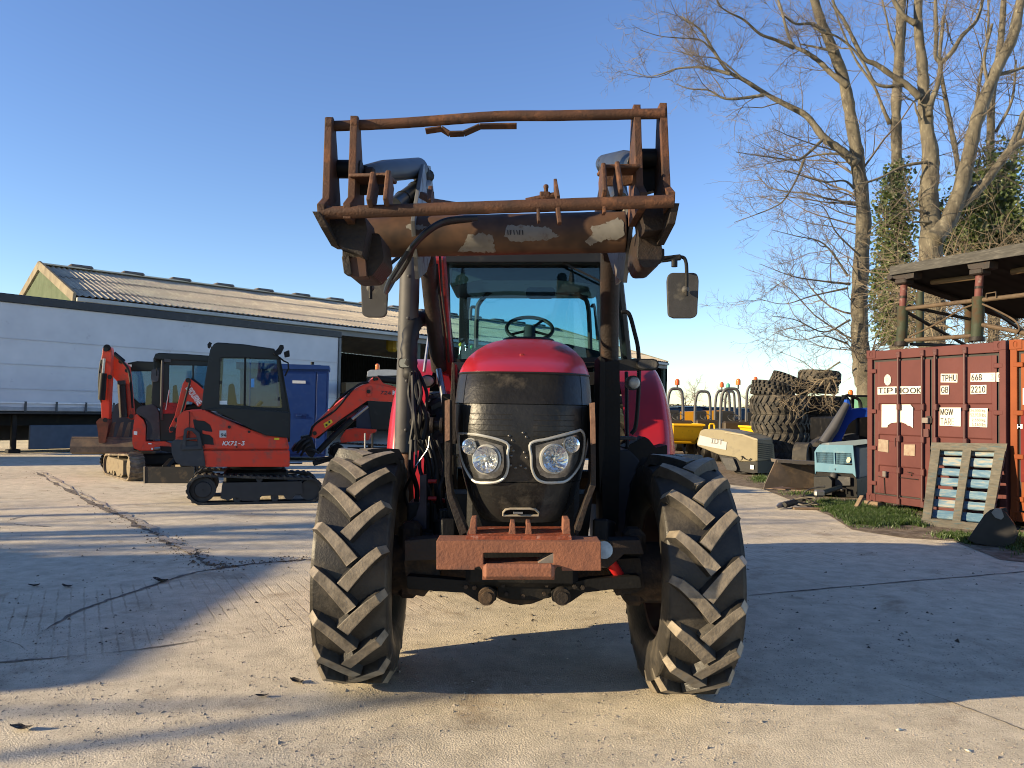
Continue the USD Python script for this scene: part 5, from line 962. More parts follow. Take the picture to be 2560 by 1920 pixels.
XB.part('cab_rear', EB.plate(B3([(955, 660), (972, 270), (1010, 270), (1010, 700)]), 0.16, 0.9), mat('rear_grey', (0.05, 0.05, 0.048), (0.035, 0.035, 0.034), 0.5, 5, dirt=(0.1, 0.09, 0.07), damt=0.35))
XB.part('door_glass', EB.plate(wb1, 0.16, 0.005), GLASSX); XB.part('front_glass', EB.plate(B3([(1420, 236), (1580, 240), (1580, 660), (1420, 660)]), 0.16, 0.005), GLASSX); XB.part('far_glass', EB.plate(B3([(1110, 230), (1580, 240), (1580, 660), (1100, 660)]), 1.07, 0.005), GLASSX)
def EBp(q, k): s = EB.sz(*B3([q])[0], k); return np.array([s[0], k, s[1]])
XB.part('grab_rail', EB.to(tube([EBp(q, 0.1) for q in ((1075, 180), (1070, 400), (1062, 700), (1068, 830))], 0.028, 10)), DGREY); XB.part('door_pillar', EB.plate(B3([(1080, 200), (1140, 230), (1150, 640), (1110, 720), (1075, 640)]), 0.13, 0.02), CHAR)
XB.part('lamp', EB.plate(B3([(1095, 160), (1168, 165), (1165, 200), (1092, 196)]), 0.08, 0.05, rnd=0.01), GREYP); XB.part('mirror', EB.plate(B3([(955, 280), (1020, 270), (1035, 300), (1030, 400), (1000, 415), (955, 410), (948, 370)]), 0.0, 0.05, rnd=0.03), GREYP); XB.part('mirror_arm', EB.to(tube([EBp((1012, 260), 0.0), EBp((1012, 350), 0.0)], 0.01, 6)), BLACK)
XB.part('handle_bar', EB.to(tube([EBp((1148, 500), 0.1), EBp((1112, 720), 0.1)], 0.012, 6)), STEEL)
XB.part('seat', EB.plate(B3([(1180, 740), (1190, 460), (1230, 440), (1260, 640), (1350, 660), (1350, 760)]), 0.45, 0.4, rnd=0.02), mat('seat_grey', (0.05, 0.05, 0.055)))
XB.part('boom', EB.plate(B3([(1150, 970), (1145, 930), (1210, 790), (1300, 430), (1330, 380), (1360, 368), (1450, 430), (1530, 500), (1530, 640), (1470, 690), (1420, 640), (1340, 620), (1330, 690), (1250, 850), (1190, 960)]), -0.25, 0.22, rnd=0.02), ORED)
XB.part('boom_ram', EB.to(tube([EBp((1375, 390), -0.15), EBp((1500, 490), -0.15)], 0.07, 12)), BLACK); XB.part('boom_ram_rod', EB.to(tube([EBp((1330, 700), -0.1), EBp((1480, 660), -0.1)], 0.05, 10)), BLACK)
lettering(XB, EB, 'LBOURNE', *B3([(1322, 480)])[0], 0.11, -0.255, WHITE, rot=-0.95, stretch=0.62)
XB.part('sticker', EB.plate(B3([(762, 950), (800, 955), (798, 995), (762, 990)]), 0.09, 0.004), WHITE); XB.part('sticker', EB.plate(B3([(920, 1080), (955, 1082), (955, 1095), (918, 1093)]), 0.07, 0.004), WHITE); XB.part('sticker', EB.plate(B3([(955, 1135), (972, 1135), (972, 1155), (953, 1155)]), 0.07, 0.004), WHITE)
XB.part('swing_ram', EB.to(tube([EBp((985, 1140), 0.0), EBp((1050, 1135), 0.0)], 0.03, 10)), STEEL); XB.part('swing_bracket', EB.plate(B3([(1045, 1115), (1170, 1120), (1180, 1190), (1060, 1165)]), 0.05, 0.3), BLACK)

# third excavator, its arm in front
EC = Plane(PG(300, 1180), 14)
XC = Thing('excavator', 'red mini excavator with upright arm and wide grading bucket, farthest left', 'excavator', EC.pt(300, 1180), EC.psi, group='red mini excavators in the yard')
track(XC, EC, EC.sz(250, 1170)[0], EC.sz(420, 1170)[0], 0.5, 0.0, 0.3, TRK, BLACK); track(XC, EC, EC.sz(250, 1170)[0], EC.sz(420, 1170)[0], 0.5, 1.1, 0.3, TRK, BLACK)
XC.part('undercarriage', EC.plate([(265, 1120), (400, 1120), (400, 1160), (265, 1160)], 0.2, 1.0), BLACK)
def ECp(q, k): s = EC.sz(*B3([q])[0], k); return np.array([s[0], k, s[1]])
XC.part('cab_frame', EC.plate(B3([(690, 205), (800, 195), (1000, 205), (1000, 800), (740, 800), (700, 700)]), 0.5, 0.06, holes=[B3([(712, 292), (960, 296), (960, 670), (850, 668), (760, 590), (715, 560)])], rnd=0.01), CHAR)
XC.part('cab_roof', EC.plate(B3([(690, 208), (800, 186), (1000, 195), (1000, 280), (700, 280)]), 0.52, 1.0), CHAR); XC.part('cab_back', EC.plate(B3([(690, 205), (1000, 205), (1000, 800), (740, 800), (700, 700)]), 1.5, 0.05, holes=[B3([(720, 300), (960, 300), (960, 640), (720, 640)])]), CHAR)
XC.part('cab_glass', EC.plate(B3([(712, 292), (960, 296), (960, 670), (850, 668), (760, 590), (715, 560)]), 0.53, 0.005), GLASSX); XC.part('far_glass', EC.plate(B3([(720, 300), (960, 300), (960, 640), (720, 640)]), 1.52, 0.005), GLASSX)
XC.part('seat', EC.plate(B3([(890, 680), (900, 470), (935, 440), (980, 445), (980, 690)]), 0.8, 0.4, rnd=0.02), mat('seat_grey', (0.05, 0.05, 0.055)))
XC.part('body', EC.plate(B3([(520, 790), (560, 660), (640, 620), (760, 700), (1000, 780), (1000, 1160), (560, 1160)]), 0.55, 1.0, rnd=0.04), mat('dark_blue_body', (0.02, 0.03, 0.055), (0.015, 0.02, 0.04), 0.5, 4))
XC.part('lamp', EC.plate(B3([(702, 222), (738, 225), (735, 252), (702, 250)]), 0.45, 0.04), WHITE)
XC.part('boom', EC.plate(B3([(430, 150), (440, 60), (510, 50), (520, 90), (560, 130), (660, 200), (705, 240), (720, 380), (760, 800), (740, 830), (680, 800), (640, 520), (600, 430), (515, 340), (430, 250)]), -0.05, 0.2, rnd=0.02), ORED)
XC.part('dipper_arm', EC.plate(B3([(395, 300), (405, 180), (425, 35), (510, 30), (520, 60), (515, 330), (490, 820), (410, 820), (400, 620)]), -0.4, 0.2, rnd=0.02), ORED)
XC.part('arm_ram', EC.to(tube([ECp((440, 160), -0.45), ECp((425, 330), -0.45)], 0.03, 10)), STEEL); XC.part('bucket_ram', EC.to(tube([ECp((430, 320), -0.48), ECp((410, 610), -0.48)], 0.075, 12)), BLACK)
XC.part('boom_ram', EC.to(tube([ECp((625, 430), -0.1), ECp((650, 800), -0.1)], 0.085, 12)), RUSTD); XC.part('boom_top_ram', EC.to(tube([ECp((540, 105), 0.0), ECp((650, 195), 0.0)], 0.06, 10)), BLACK)
XC.part('pin_boss', EC.to(cyl(ECp((470, 40), -0.45), ECp((470, 40), 0.15), 0.075, 14)), BLACK); XC.part('boom_lamp', EC.plate(B3([(580, 400), (660, 395), (665, 440), (585, 442)]), -0.2, 0.1, rnd=0.01), GREYP)
XC.part('quick_hitch', EC.plate(B3([(350, 850), (390, 810), (480, 815), (490, 850), (470, 970), (450, 1080), (380, 1080), (370, 960)]), -0.45, 0.3, rnd=0.02), mat('red_rust_hitch', (0.16, 0.05, 0.03), (0.07, 0.03, 0.02), 0.7, 8))
bk = np.array([EC.sz(*B3([q])[0], -0.3) for q in ((85, 1205), (85, 1025))]); bx1 = EC.sz(*B3([(770, 1100)])[0], -0.3)[0]
prof = [(-0.32, bk[1][1]), (-0.40, bk[1][1] - 0.02), (-0.46, (bk[0][1] + bk[1][1]) / 2), (-0.42, bk[0][1] + 0.05), (-0.25, bk[0][1]), (0.1, bk[0][1] + 0.02), (0.1, bk[0][1] + 0.06), (-0.22, bk[0][1] + 0.05), (-0.36, bk[0][1] + 0.1), (-0.39, (bk[0][1] + bk[1][1]) / 2), (-0.3, bk[1][1] - 0.03)]
g = prism(prof, 0, 1); v = g.vertices.copy(); g.vertices = np.stack([bk[0][0] + (bx1 - bk[0][0]) * v[:, 1], v[:, 0], v[:, 2]], 1); g.invert()
BKT = mat('bucket_grey', (0.13, 0.10, 0.075), (0.07, 0.057, 0.046), 0.6, 5, dirt=(0.20, 0.155, 0.105), damt=0.45, dscale=3)
XC.part('grading_bucket', EC.to(g), BKT); XC.part('bucket_lip', EC.to(tube([(bk[0][0], -0.34, bk[1][1]), (bx1, -0.34, bk[1][1])], 0.03, 10)), BKT)
for u in (470, 560, 640): XC.part('bucket_bracket', EC.plate(B3([(u, 1040), (u + 60, 860), (u + 90, 850), (u + 60, 1050)]), -0.3, 0.04), BKT)

# pins, hoses and seams that show on the machines
PIN = mat('greasy_pin', (0.012, 0.012, 0.012), None, 0.3, 10)
for q in ((455, 60), (500, 360), (450, 830)): XC.part('pin', EC.to(cyl(ECp(q, -0.42), ECp(q, -0.46), 0.05, 12)), PIN)
for q in ((620, 190), (690, 290), (735, 790)): XC.part('pin', EC.to(cyl(ECp(q, -0.05), ECp(q, -0.08), 0.05, 12)), PIN)
for k_ in range(3): XC.part('boom_hose', EC.to(tube(bend([ECp((520 + 8 * k_, 95), -0.08), ECp((600 + 8 * k_, 160), -0.1), ECp((690 + 6 * k_, 270), -0.08), ECp((722 + 6 * k_, 420), -0.08), ECp((745 + 4 * k_, 700), -0.08)], 5), 0.016, 6)), HOSE)
for k_ in range(2): XC.part('arm_hose', EC.to(tube(bend([ECp((415 - 12 * k_, 170), -0.42), ECp((396 - 14 * k_, 330), -0.44), ECp((392 - 12 * k_, 520), -0.44), ECp((405, 640), -0.42)], 5), 0.014, 6)), HOSE)
for q in ((1355, 395), (1235, 830), (1180, 930)): XB.part('pin', EB.to(cyl(EBp(q, -0.25), EBp(q, -0.28), 0.05, 12)), PIN)
for k_ in range(2): XB.part('boom_hose', EB.to(tube(bend([EBp((1372 + 10 * k_, 400), -0.27), EBp((1330 + 10 * k_, 560), -0.28), EBp((1280 + 10 * k_, 740), -0.28), EBp((1215 + 10 * k_, 930), -0.27)], 5), 0.015, 6)), HOSE)
for a_, b_ in (((1100, 1000), (1782, 998)), ((1558, 968), (1558, 1096)), ((990, 660), (985, 960))): XA.part('panel_seam', EA.to(bar(np.r_[EA.sz(*A3([a_])[0], 0.062)[0], 0.064, EA.sz(*A3([a_])[0], 0.062)[1]], np.r_[EA.sz(*A3([b_])[0], 0.062)[0], 0.064, EA.sz(*A3([b_])[0], 0.062)[1]], 0.007, 0.012, ch=0)), VENT)
for q in ((1340, 690), (1090, 495), (1020, 640), (400, 1120)): XA.part('pin', EA.to(cyl(EAp(q, 0.55), EAp(q, 0.52), 0.035, 12)), PIN)
for k_ in range(2): XA.part('boom_hose', EA.to(tube(bend([EAp((420 + 12 * k_, 1180), 0.6), EAp((560 + 12 * k_, 1060), 0.6), EAp((760 + 12 * k_, 930), 0.6), EAp((960 + 12 * k_, 800), 0.6)], 5), 0.014, 6)), HOSE)
for q in ((1240, 250), (1240, 430), (1700, 560)): XA.part('door_catch', EA.plate(A3([(q[0] - 8, q[1] - 14), (q[0] + 8, q[1] - 14), (q[0] + 8, q[1] + 14), (q[0] - 8, q[1] + 14)]), 0.28, 0.03, rnd=0.01), PIN)
# fourth: silver-roofed machine behind the boom
ED = Plane(PG(930, 1150), 8)
XD = Thing('excavator', 'excavator with a silver cab roof, orange beacon and red deck, behind the front excavator boom', 'excavator', ED.pt(930, 1150), ED.psi, group='red mini excavators in the yard')
XD.part('cab_roof', ED.plate(R3([(1000, 470), (1005, 410), (1040, 390), (1240, 385), (1500, 400), (1500, 470), (1350, 455), (1180, 460)]), 0.0, 1.3, rnd=0.03), mat('silver_roof', (0.38, 0.42, 0.46), (0.3, 0.33, 0.37), 0.35, 4, bevel=0.03))
XD.part('cab_side', ED.plate(R3([(1000, 455), (1500, 455), (1500, 1080), (1060, 1080), (1000, 700)]), 0.05, 0.05, holes=[R3([(1030, 480), (1460, 480), (1460, 780), (1030, 700)])], rnd=0.01), CHAR); XD.part('cab_glass', ED.plate(R3([(1030, 480), (1460, 480), (1460, 780), (1030, 700)]), 0.07, 0.005), GLASSX); XD.part('cab_back', ED.plate(R3([(1000, 455), (1500, 455), (1500, 1080), (1060, 1080)]), 1.2, 0.05), CHAR)
XD.part('engine_body', ED.plate(R3([(880, 900), (930, 800), (1080, 790), (1120, 1070), (880, 1070)]), 0.1, 1.1, rnd=0.05), mat('dark_blue_body', (0.02, 0.03, 0.055)))
XD.part('deck', ED.plate(R3([(690, 1180), (760, 1080), (860, 1062), (1105, 1075), (1100, 1110), (1040, 1130), (1020, 1200), (700, 1230)]), 0.0, 1.2, rnd=0.01), ORED)
XD.part('red_cover', ED.plate(R3([(760, 900), (840, 850), (880, 880), (870, 980), (780, 1000)]), 0.3, 0.5, rnd=0.03), REDD)
xa = ED.sz(820, 1140)[0]; track(XD, ED, xa, xa + 2.3, 0.5, 0.0, 0.32, TRK, BLACK)
c = ED.pt(*R3([(1122, 385)])[0], 0.4); bp = XD.part('beacon', cat(cyl(c, c + [0, 0, 0.1], 0.07, 16), ball(c + [0, 0, 0.1], 0.07, 2, (1, 1, 1.1))), AMBER); XD.part('beacon_stem', cyl(c - [0, 0, 0.12], c, 0.03, 8), GREYP, parent=bp)
for u in (978, 1066): XD.part('post', cyl(ED.pt(*R3([(u, 1300)])[0], -0.5), ED.pt(*R3([(u, 1120)])[0], -0.5), 0.03, 8), STEEL if u == 978 else BLACK)
# ------------------------------------------------------------------ shipping containers
cl_ = P(2168, 878, 13.3); cr_ = P(2514, 855, 11.1)
CPSI = math.degrees(math.atan2(cr_[1] - cl_[1], cr_[0] - cl_[0])); CW = math.hypot(cr_[0] - cl_[0], cr_[1] - cl_[1])
K = Plane(cl_, CPSI)      # local x along the doors, depth away
ZC0, ZC1 = 0.12, 2.69
CRED = mat('container_red', (0.115, 0.041, 0.038), (0.085, 0.031, 0.029), 0.5, 1.5, dirt=(0.10, 0.036, 0.032), damt=0.36, dscale=3, bump=0.08, bscale=30, bevel=0.008, spec=0.1)
CREDD = mat('container_rod', (0.095, 0.034, 0.032), (0.065, 0.025, 0.024), 0.5, 3, dirt=(0.10, 0.04, 0.03), damt=0.35)
CORA = mat('container_orange', (0.23, 0.062, 0.02), (0.17, 0.045, 0.016), 0.5, 2, dirt=(0.36, 0.03, 0.03), damt=0.30, dscale=2.5, bevel=0.008, spec=0.1)
GASK = mat('door_seal', (0.045, 0.043, 0.04), (0.03, 0.03, 0.03), 0.8, 6)
def kb(x0, x1, k0, k1, z0, z1, ch=0.006): return K.to(box(((x0 + x1) / 2, (k0 + k1) / 2, (z0 + z1) / 2), (x1 - x0, k1 - k0, z1 - z0), ch))
def container(label, x0, W, main, rod, red):
    o = K.W(x0, 0, 0); T = Thing('shipping_container', label, 'container', o, CPSI, group='steel containers in a row')
    def B(*a, **k): a = list(a); a[0] += x0; a[1] += x0; return kb(*a, **k)
    for xa, xb in ((0, 0.10), (W - 0.10, W)): T.part('corner_post', B(xa, xb, 0, 0.12, ZC0, ZC1), main)
    T.part('top_beam', B(0.10, W - 0.10, 0.0, 0.12, ZC1 - 0.16, ZC1 - 0.01), main); T.part('sill_beam', B(0.10, W - 0.10, 0.0, 0.12, ZC0, ZC0 + 0.12), main)
    for xa in (-0.005, W - 0.175):
        for za in (ZC1 - 0.13, ZC0 - 0.01):
            cx = K.W(x0 + xa + 0.09, 0, 0); f = prism([(x0 + xa, za), (x0 + xa + 0.18, za), (x0 + xa + 0.18, za + 0.135), (x0 + xa, za + 0.135)], -0.008, 0.12, [[(x0 + xa + 0.09 + 0.035 * math.cos(t), za + 0.067 + 0.045 * math.sin(t)) for t in np.linspace(0, 6.28, 14)[:-1]]])
            T.part('corner_casting', K.to(f), main); T.part('casting_inside', B(xa + 0.02, xa + 0.16, 0.05, 0.06, za + 0.01, za + 0.12, ch=0), GASK)
    T.part('door_seal', B(0.10, W - 0.10, 0.045, 0.055, ZC0 + 0.12, ZC1 - 0.16, ch=0), GASK)
    dz0, dz1 = ZC0 + 0.15, ZC1 - 0.20
    ribs = [dz0 + (dz1 - dz0) * f for f in (0.185, 0.42, 0.655)]
    for i, (xa, xb) in enumerate(((0.145, W / 2 - 0.02), (W / 2 + 0.02, W - 0.145))):
        # door leaf with recessed horizontal channels and a raised border
        xs_, px = [xa, xb], []
        prof = []
        zl = [dz0]
        for r in ribs: zl += [r - 0.065, r - 0.045, r + 0.045, r + 0.065]
        zl.append(dz1)
        kk = [0.025] + [0.025, 0.043, 0.043, 0.025] * 3 + [0.025]
        xin = np.array([xa, xa + 0.07, xa + 0.085, xb - 0.085, xb - 0.07, xb]) + x0
        rowsX = []
        for z, k in zip(zl, kk):
            kd = np.array([0.02, 0.02, k, k, 0.02, 0.02]); rowsX.append(K.O + xin[:, None] * K.d + kd[:, None] * K.n + np.array([0, 0, z]))
        leaf = T.part('door_leaf', grid(np.array(rowsX)), main, smooth=False)
        T.part('leaf_edge', cat(B(xa, xb, 0.021, 0.05, dz0 - 0.004, dz0 + 0.004, ch=0)), main, parent=leaf)
        hs = [dz0 + (dz1 - dz0) * f for f in (0.07, 0.34, 0.62, 0.93)]
        for h in hs:
            xh = xa - 0.10 if i == 0 else xb - 0.04
            T.part('hinge', B(xh, xh + 0.14, -0.004, 0.022, h - 0.035, h + 0.035, ch=0.008), main, parent=leaf)
        for xr_ in ([K.sz(u_, 930)[0] for u_ in ((2247, 2307) if i == 0 else (2339, 2413))] if red else ((xa + 0.35, xb - 0.05) if i == 0 else (xa + 0.10, xa + 0.50))):
            c0, c1 = K.W(x0 + xr_, -0.02, ZC0 + 0.02), K.W(x0 + xr_, -0.02, ZC1 - 0.07)
            T.part('locking_bar', cyl(c0, c1, 0.018, 10), rod, parent=leaf)
            for h in (ZC0 + 0.05, ribs[0], ribs[1], ribs[2], ZC1 - 0.1): T.part('bar_guide', B(xr_ - 0.02, xr_ + 0.045, -0.042, 0.02, h - 0.05, h + 0.05, ch=0.008), rod, parent=leaf)
            T.part('bar_keeper', B(xr_ - 0.03, xr_ + 0.03, -0.045, 0.0, ZC1 - 0.10, ZC1 - 0.07), rod, parent=leaf)
    # sides, roof: corrugated
    L_ = 6.05; n = 120
    kk = np.linspace(0.12, L_, n); wv = 0.018 * np.sign(np.sin(np.arange(n) * math.pi / 2 + 0.4))
    for xx, s in ((0.03, 1), (W - 0.03, -1)):
        X = np.array([[K.W(x0 + xx + s * w, k, z) for k, w in zip(kk, wv)] for z in (ZC0 + 0.02, ZC1 - 0.04)]); T.part('side_wall', grid(X), main, smooth=False)
    T.part('roof', B(0, W, 0.12, L_, ZC1 - 0.05, ZC1 - 0.03), main); T.part('back_wall', B(0, W, L_, L_ + 0.04, ZC0, ZC1 - 0.02), main); T.part('floor', B(0, W, 0.12, L_, ZC0, ZC0 + 0.1), GASK)
    T.part('top_rail', B(0, 0.06, 0.12, L_, ZC1 - 0.08, ZC1 - 0.02), main)
    return T
T1 = container('faded red shipping container with white code panels and a pallet leaning on it', 0.0, CW, CRED, CREDD, True)
T2 = container('orange and red shipping container cut by the right edge, beside the faded red one', CW + 0.06, CW, CORA, CORA, False)
def kpx(u, v, k=0.0): return K.sz(u, v, k)
# panels of writing (picture points of each corner)
s8 = 5.53
def C8(pts): return rpx(pts, 2160, 840, s8)
WORN = mat('worn_white_panel', (0.62, 0.61, 0.54), (0.52, 0.50, 0.44), 0.6, 8, dirt=(0.55, 0.52, 0.44), damt=0.3)
def panel(T, pts, mt, name='code_panel', k=0.012, rnd=0.0): return T.part(name, K.plate(C8(pts), k, 0.006, rnd=rnd), mt)
INKF = mat('faded_ink', (0.40, 0.39, 0.35), None, 0.7, 20); INKM = mat('grey_ink', (0.12, 0.115, 0.11), None, 0.7, 20)
def ktext(text, x0, y0, x1, y1, mt=INK, bold=True, parent=None, k=0.010):
    """letters filling the picture box x0,y0 (top left) .. x1,y1 (bottom right of the first letters' line)"""
    a, b, c = K.sz(*C8([(x0, y0)])[0], k), K.sz(*C8([(x1, y1)])[0], k), K.sz(*C8([(x0, y1)])[0], k)
    mm = meshkit.text_mesh(text, 1.0, 0.002, bold); w = mm.vertices.copy(); w[:, :2] -= w[:, :2].min(0); sx, sy = w[:, 0].max(), w[:, 1].max()
    wd, ht = b[0] - c[0], a[1] - c[1]
    mm.vertices = np.stack([c[0] + w[:, 0] / sx * wd, k - 0.0005 - w[:, 2], c[1] + w[:, 1] / sy * ht], 1)
    T1.part('lettering', K.to(mm), mt, parent=parent, smooth=False)
p1 = panel(T1, [(1062, 522), (1292, 522), (1290, 643), (1060, 640)], WORN); ktext('TPHU', 1072, 537, 1280, 628, INK, True, p1)
p2 = panel(T1, [(1474, 512), (1815, 508), (1813, 632), (1472, 634)], WORN); ktext('668', 1484, 528, 1630, 618, INK, True, p2); ktext('3', 1748, 528, 1792, 612, INKF, False, p2)
p3 = panel(T1, [(1832, 506), (1916, 504), (1914, 632), (1830, 632)], WORN); ktext('9', 1852, 526, 1892, 612, INKM, False, p3)
p4 = panel(T1, [(1060, 688), (1176, 686), (1174, 806), (1058, 808)], WORN); ktext('GB', 1066, 700, 1164, 788, INK, True, p4)
p5 = panel(T1, [(1474, 680), (1692, 676), (1690, 800), (1472, 804)], WORN); ktext('2210', 1482, 694, 1676, 786, INK, True, p5)
p6 = panel(T1, [(1048, 990), (1340, 990), (1336, 1250), (1046, 1238)], WORN); ktext('MGW', 1056, 1004, 1232, 1092, INK, True, p6); ktext('TAR', 1058, 1134, 1200, 1226, INKM, False, p6); ktext('E', 1206, 1134, 1240, 1226, INKF, False, p6)
p7 = panel(T1, [(1462, 998), (1708, 996), (1702, 1262), (1456, 1254)], WORN)
for i, (tx, a) in enumerate((('24.000 kg.', 1472), ('52.910 lbs', 1472), ('2.330 kg.', 1492), ('5.140 lbs', 1492))): yy = (1010, 1066, 1142, 1198)[i]; ktext(tx, a, yy, 1684, yy + 48, INKM, False, p7)
p8 = panel(T1, [(188, 705), (786, 690), (786, 798), (188, 810)], WORN, k=0.012); 
for ch, a, b in (('T', 198, 264), ('I', 275, 302), ('P', 316, 400), ('H', 430, 520), ('O', 528, 620), ('O', 636, 722), ('K', 732, 800)): ktext(ch, a, 716, b if b < 790 else 786, 792, INK, True, p8)
panel(T1, [(325 + 48 * math.cos(t), 607 + 76 * math.sin(t)) for t in np.linspace(0, 6.28, 20)[:-1]], mat('round_sticker', (0.62, 0.61, 0.55), (0.4, 0.39, 0.36), 0.6, 14, dirt=(0.3, 0.29, 0.27), damt=0.45, dscale=30), 'round_sticker')
panel(T1, [(245, 945), (450, 945), (500, 948), (640, 945), (660, 975), (678, 990), (676, 1272), (640, 1245), (600, 1235), (580, 1215), (520, 1192), (430, 1196), (370, 1205), (330, 1235), (322, 1262), (242, 1262)], WORN, 'torn_poster')
FADE = mat('bleached_patch', (0.30, 0.25, 0.185), (0.22, 0.16, 0.12), 0.8, 14, dirt=(0.2, 0.09, 0.07), damt=0.35)
for q in ([(200, 1425), (335, 1440), (335, 1610), (195, 1590)], [(553, 1500), (705, 1500), (700, 1660), (550, 1650)]): panel(T1, q, FADE, 'old_sticker')
T1.part('lock_box', K.plate(C8([(800, 1130), (880, 1130), (880, 1205), (800, 1200)]), -0.05, 0.06, rnd=0.005), mat('lock_steel', (0.2, 0.17, 0.15), (0.12, 0.1, 0.09), 0.5, 10)); T1.part('lock_recess', K.plate(C8([(860, 1110), (920, 1105), (938, 1140), (935, 1200), (900, 1215), (860, 1210)]), 0.0, 0.015, rnd=0.01), VENT); T1.part('handle_bracket', K.plate(C8([(790, 1285), (888, 1285), (892, 1395), (790, 1400)]), -0.012, 0.03, rnd=0.01), CREDD)
T1.part('door_handle', K.to(tube([[*kpx(*C8([q])[0], -0.02)[:1], -0.02, kpx(*C8([q])[0], -0.02)[1]] for q in ((455, 1405), (432, 1410), (430, 1530))], 0.012, 7)), CREDD)
c = kpx(2214, 1185, 0.0); T1.part('padlock', K.to(cat(box((c[0], -0.02, c[1]), (0.07, 0.05, 0.10), 0.01))), mat('lock_steel', (0.2, 0.17, 0.15)))
for pp in ([(2195, 1190), (2210, 1195), (2212, 1235)], [(2245, 1193), (2270, 1196), (2295, 1199)], [(2268, 1180), (2280, 1182), (2278, 1190)]): T1.part('scratch_rod', K.to(tube([[kpx(*q, 0.01)[0], 0.012, kpx(*q, 0.01)[1]] for q in pp], 0.007, 5)), RUSTD)
for t_, px in ((T2, [(2539, 1060), (2545, 1060), (2545, 1065), (2551, 1065), (2551, 1060), (2556, 1060), (2556, 1072), (2550, 1072), (2550, 1068), (2545, 1068), (2545, 1072), (2539, 1072)]),): t_.part('white_mark', K.plate(px, 0.004, 0.006), WHITE)
T2.part('code_panel', K.plate([(2557, 970), (2600, 968), (2600, 1010), (2557, 1012)], 0.008, 0.006), WORN)
CRD2 = mat('red_repaint', (0.16, 0.022, 0.02), (0.12, 0.02, 0.018), 0.6, 3, dirt=(0.22, 0.06, 0.02), damt=0.3, spec=0.05)
T2.part('repainted_panel', K.plate([(2552, 1025), (2640, 1020), (2640, 1200), (2552, 1205)], 0.009, 0.004), CRD2)
# timber blocks and a prop
WOODO = mat('old_timber', (0.24, 0.17, 0.11), (0.15, 0.105, 0.07), 0.85, 4, stretch=(3, 3, 14), dirt=(0.1, 0.07, 0.05), damt=0.35, bump=0.3)
def item(name, mesh, mt, label, catg, group=None, kind=None, smooth=35): return single(name, mesh, mt, label, catg, group, kind, smooth)
for i, u in enumerate((2170, 2500)): q = K.W(0.12 if i == 0 else CW - 0.12, 0.05, 0.06); item('timber_block', box(q, (0.28, 0.2, 0.11), 0.008, CPSI), WOODO, ('timber block under the left foot of the red container', 'timber block under the right foot of the red container')[i], 'block')
item('timber_prop', bar(PG(2138, 1276) + [0, 0, 0.02], P(2156, 1240, 12.9), 0.07, 0.05, ch=0.006), WOODO, 'short timber offcut leaning at the left foot of the red container', 'timber')

# ------------------------------------------------------------------ canopy on the containers
CN = Thing('tower_canopy', 'rusty flat-roofed canopy on green tubular legs standing on top of the containers', 'canopy', K.W(0.4, 0.3, ZC1), CPSI)
OLDG = mat('mossy_green_tube', (0.034, 0.048, 0.026), (0.024, 0.030, 0.018), 0.7, 5, dirt=(0.06, 0.035, 0.02), damt=0.45, dscale=4, bump=0.2)
BRN = mat('brown_steel', (0.11, 0.075, 0.045), (0.07, 0.048, 0.03), 0.7, 5, dirt=(0.05, 0.03, 0.02), damt=0.4)
PINK = mat('flaking_red', (0.14, 0.045, 0.04), (0.10, 0.034, 0.03), 0.7, 6, dirt=(0.32, 0.30, 0.27), damt=0.38, dscale=7)
def kp(u, v, k): q = K.sz(u, v, k); return K.W(q[0], k, q[1])
legs = [(2256, 0.15, 862, 766), (2445, 0.15, 850, 742)]
for (u, k, vb, vt) in legs:
    r = 0.085
    CN.part('leg_sleeve', tube([kp(u - 3, vb, k), kp(u, (vb + vt) / 2, k), kp(u + 1, vt, k)], [r, r, r], 20), OLDG)
    CN.part('leg_foot', cyl(kp(u - 3, vb + 3, k), kp(u - 3, vb - 8, k), r * 1.25, 18), RUSTD)
    CN.part('leg_tube', tube([kp(u + 1, vt, k), kp(u + 4, vt - 60, k)], 0.055, 16), PINK)
    CN.part('leg_collar', cyl(kp(u + 2, vt - 20, k), kp(u + 2, vt - 26, k), 0.06, 14), RUSTD); CN.part('leg_head', box(kp(u + 5, vt - 62, k), (0.22, 0.22, 0.1), 0.02, CPSI), RUSTD)
    CN.part('head_bracket', K.plate([(u - 28, vt - 62 - 22 + (0 if u < 2300 else -2)), (u + 30, vt - 62 - 30), (u + 28, vt - 62 - 10), (u - 4, vt - 62 - 4), (u - 24, vt - 62 - 8)], k - 0.1, 0.2, rnd=0.01), RUSTD)
for (k, u, vb, vt) in ((2.0, 2422, 856, 782), (2.0, 2300, 860, 800)): CN.part('rear_leg', tube([kp(u, vb, k), kp(u, vt - 70, k)], 0.07, 14), OLDG)
def kbar(a, b, r, nm='rail', mt=BRN): CN.part(nm, tube([kp(*a), kp(*b)], r, 10), mt)
kbar((2265, 772, 0.15), (2432, 752, 0.15), 0.034); kbar((2455, 750, 0.15), (2640, 728, 0.15), 0.034); kbar((2262, 851, 0.15), (2430, 840, 0.15), 0.034); kbar((2455, 812, 0.15), (2640, 848, 0.15), 0.034)
kbar((2270, 782, 0.2), (2412, 862, 1.6), 0.028, 'brace', RUSTD); kbar((2270, 766, 0.3), (2425, 798, 1.9), 0.028, 'brace', RUSTD); kbar((2462, 762, 0.2), (2560, 830, 1.6), 0.028, 'brace', RUSTD); kbar((2278, 860, 0.3), (2420, 866, 1.9), 0.03, 'brace', RUSTD)
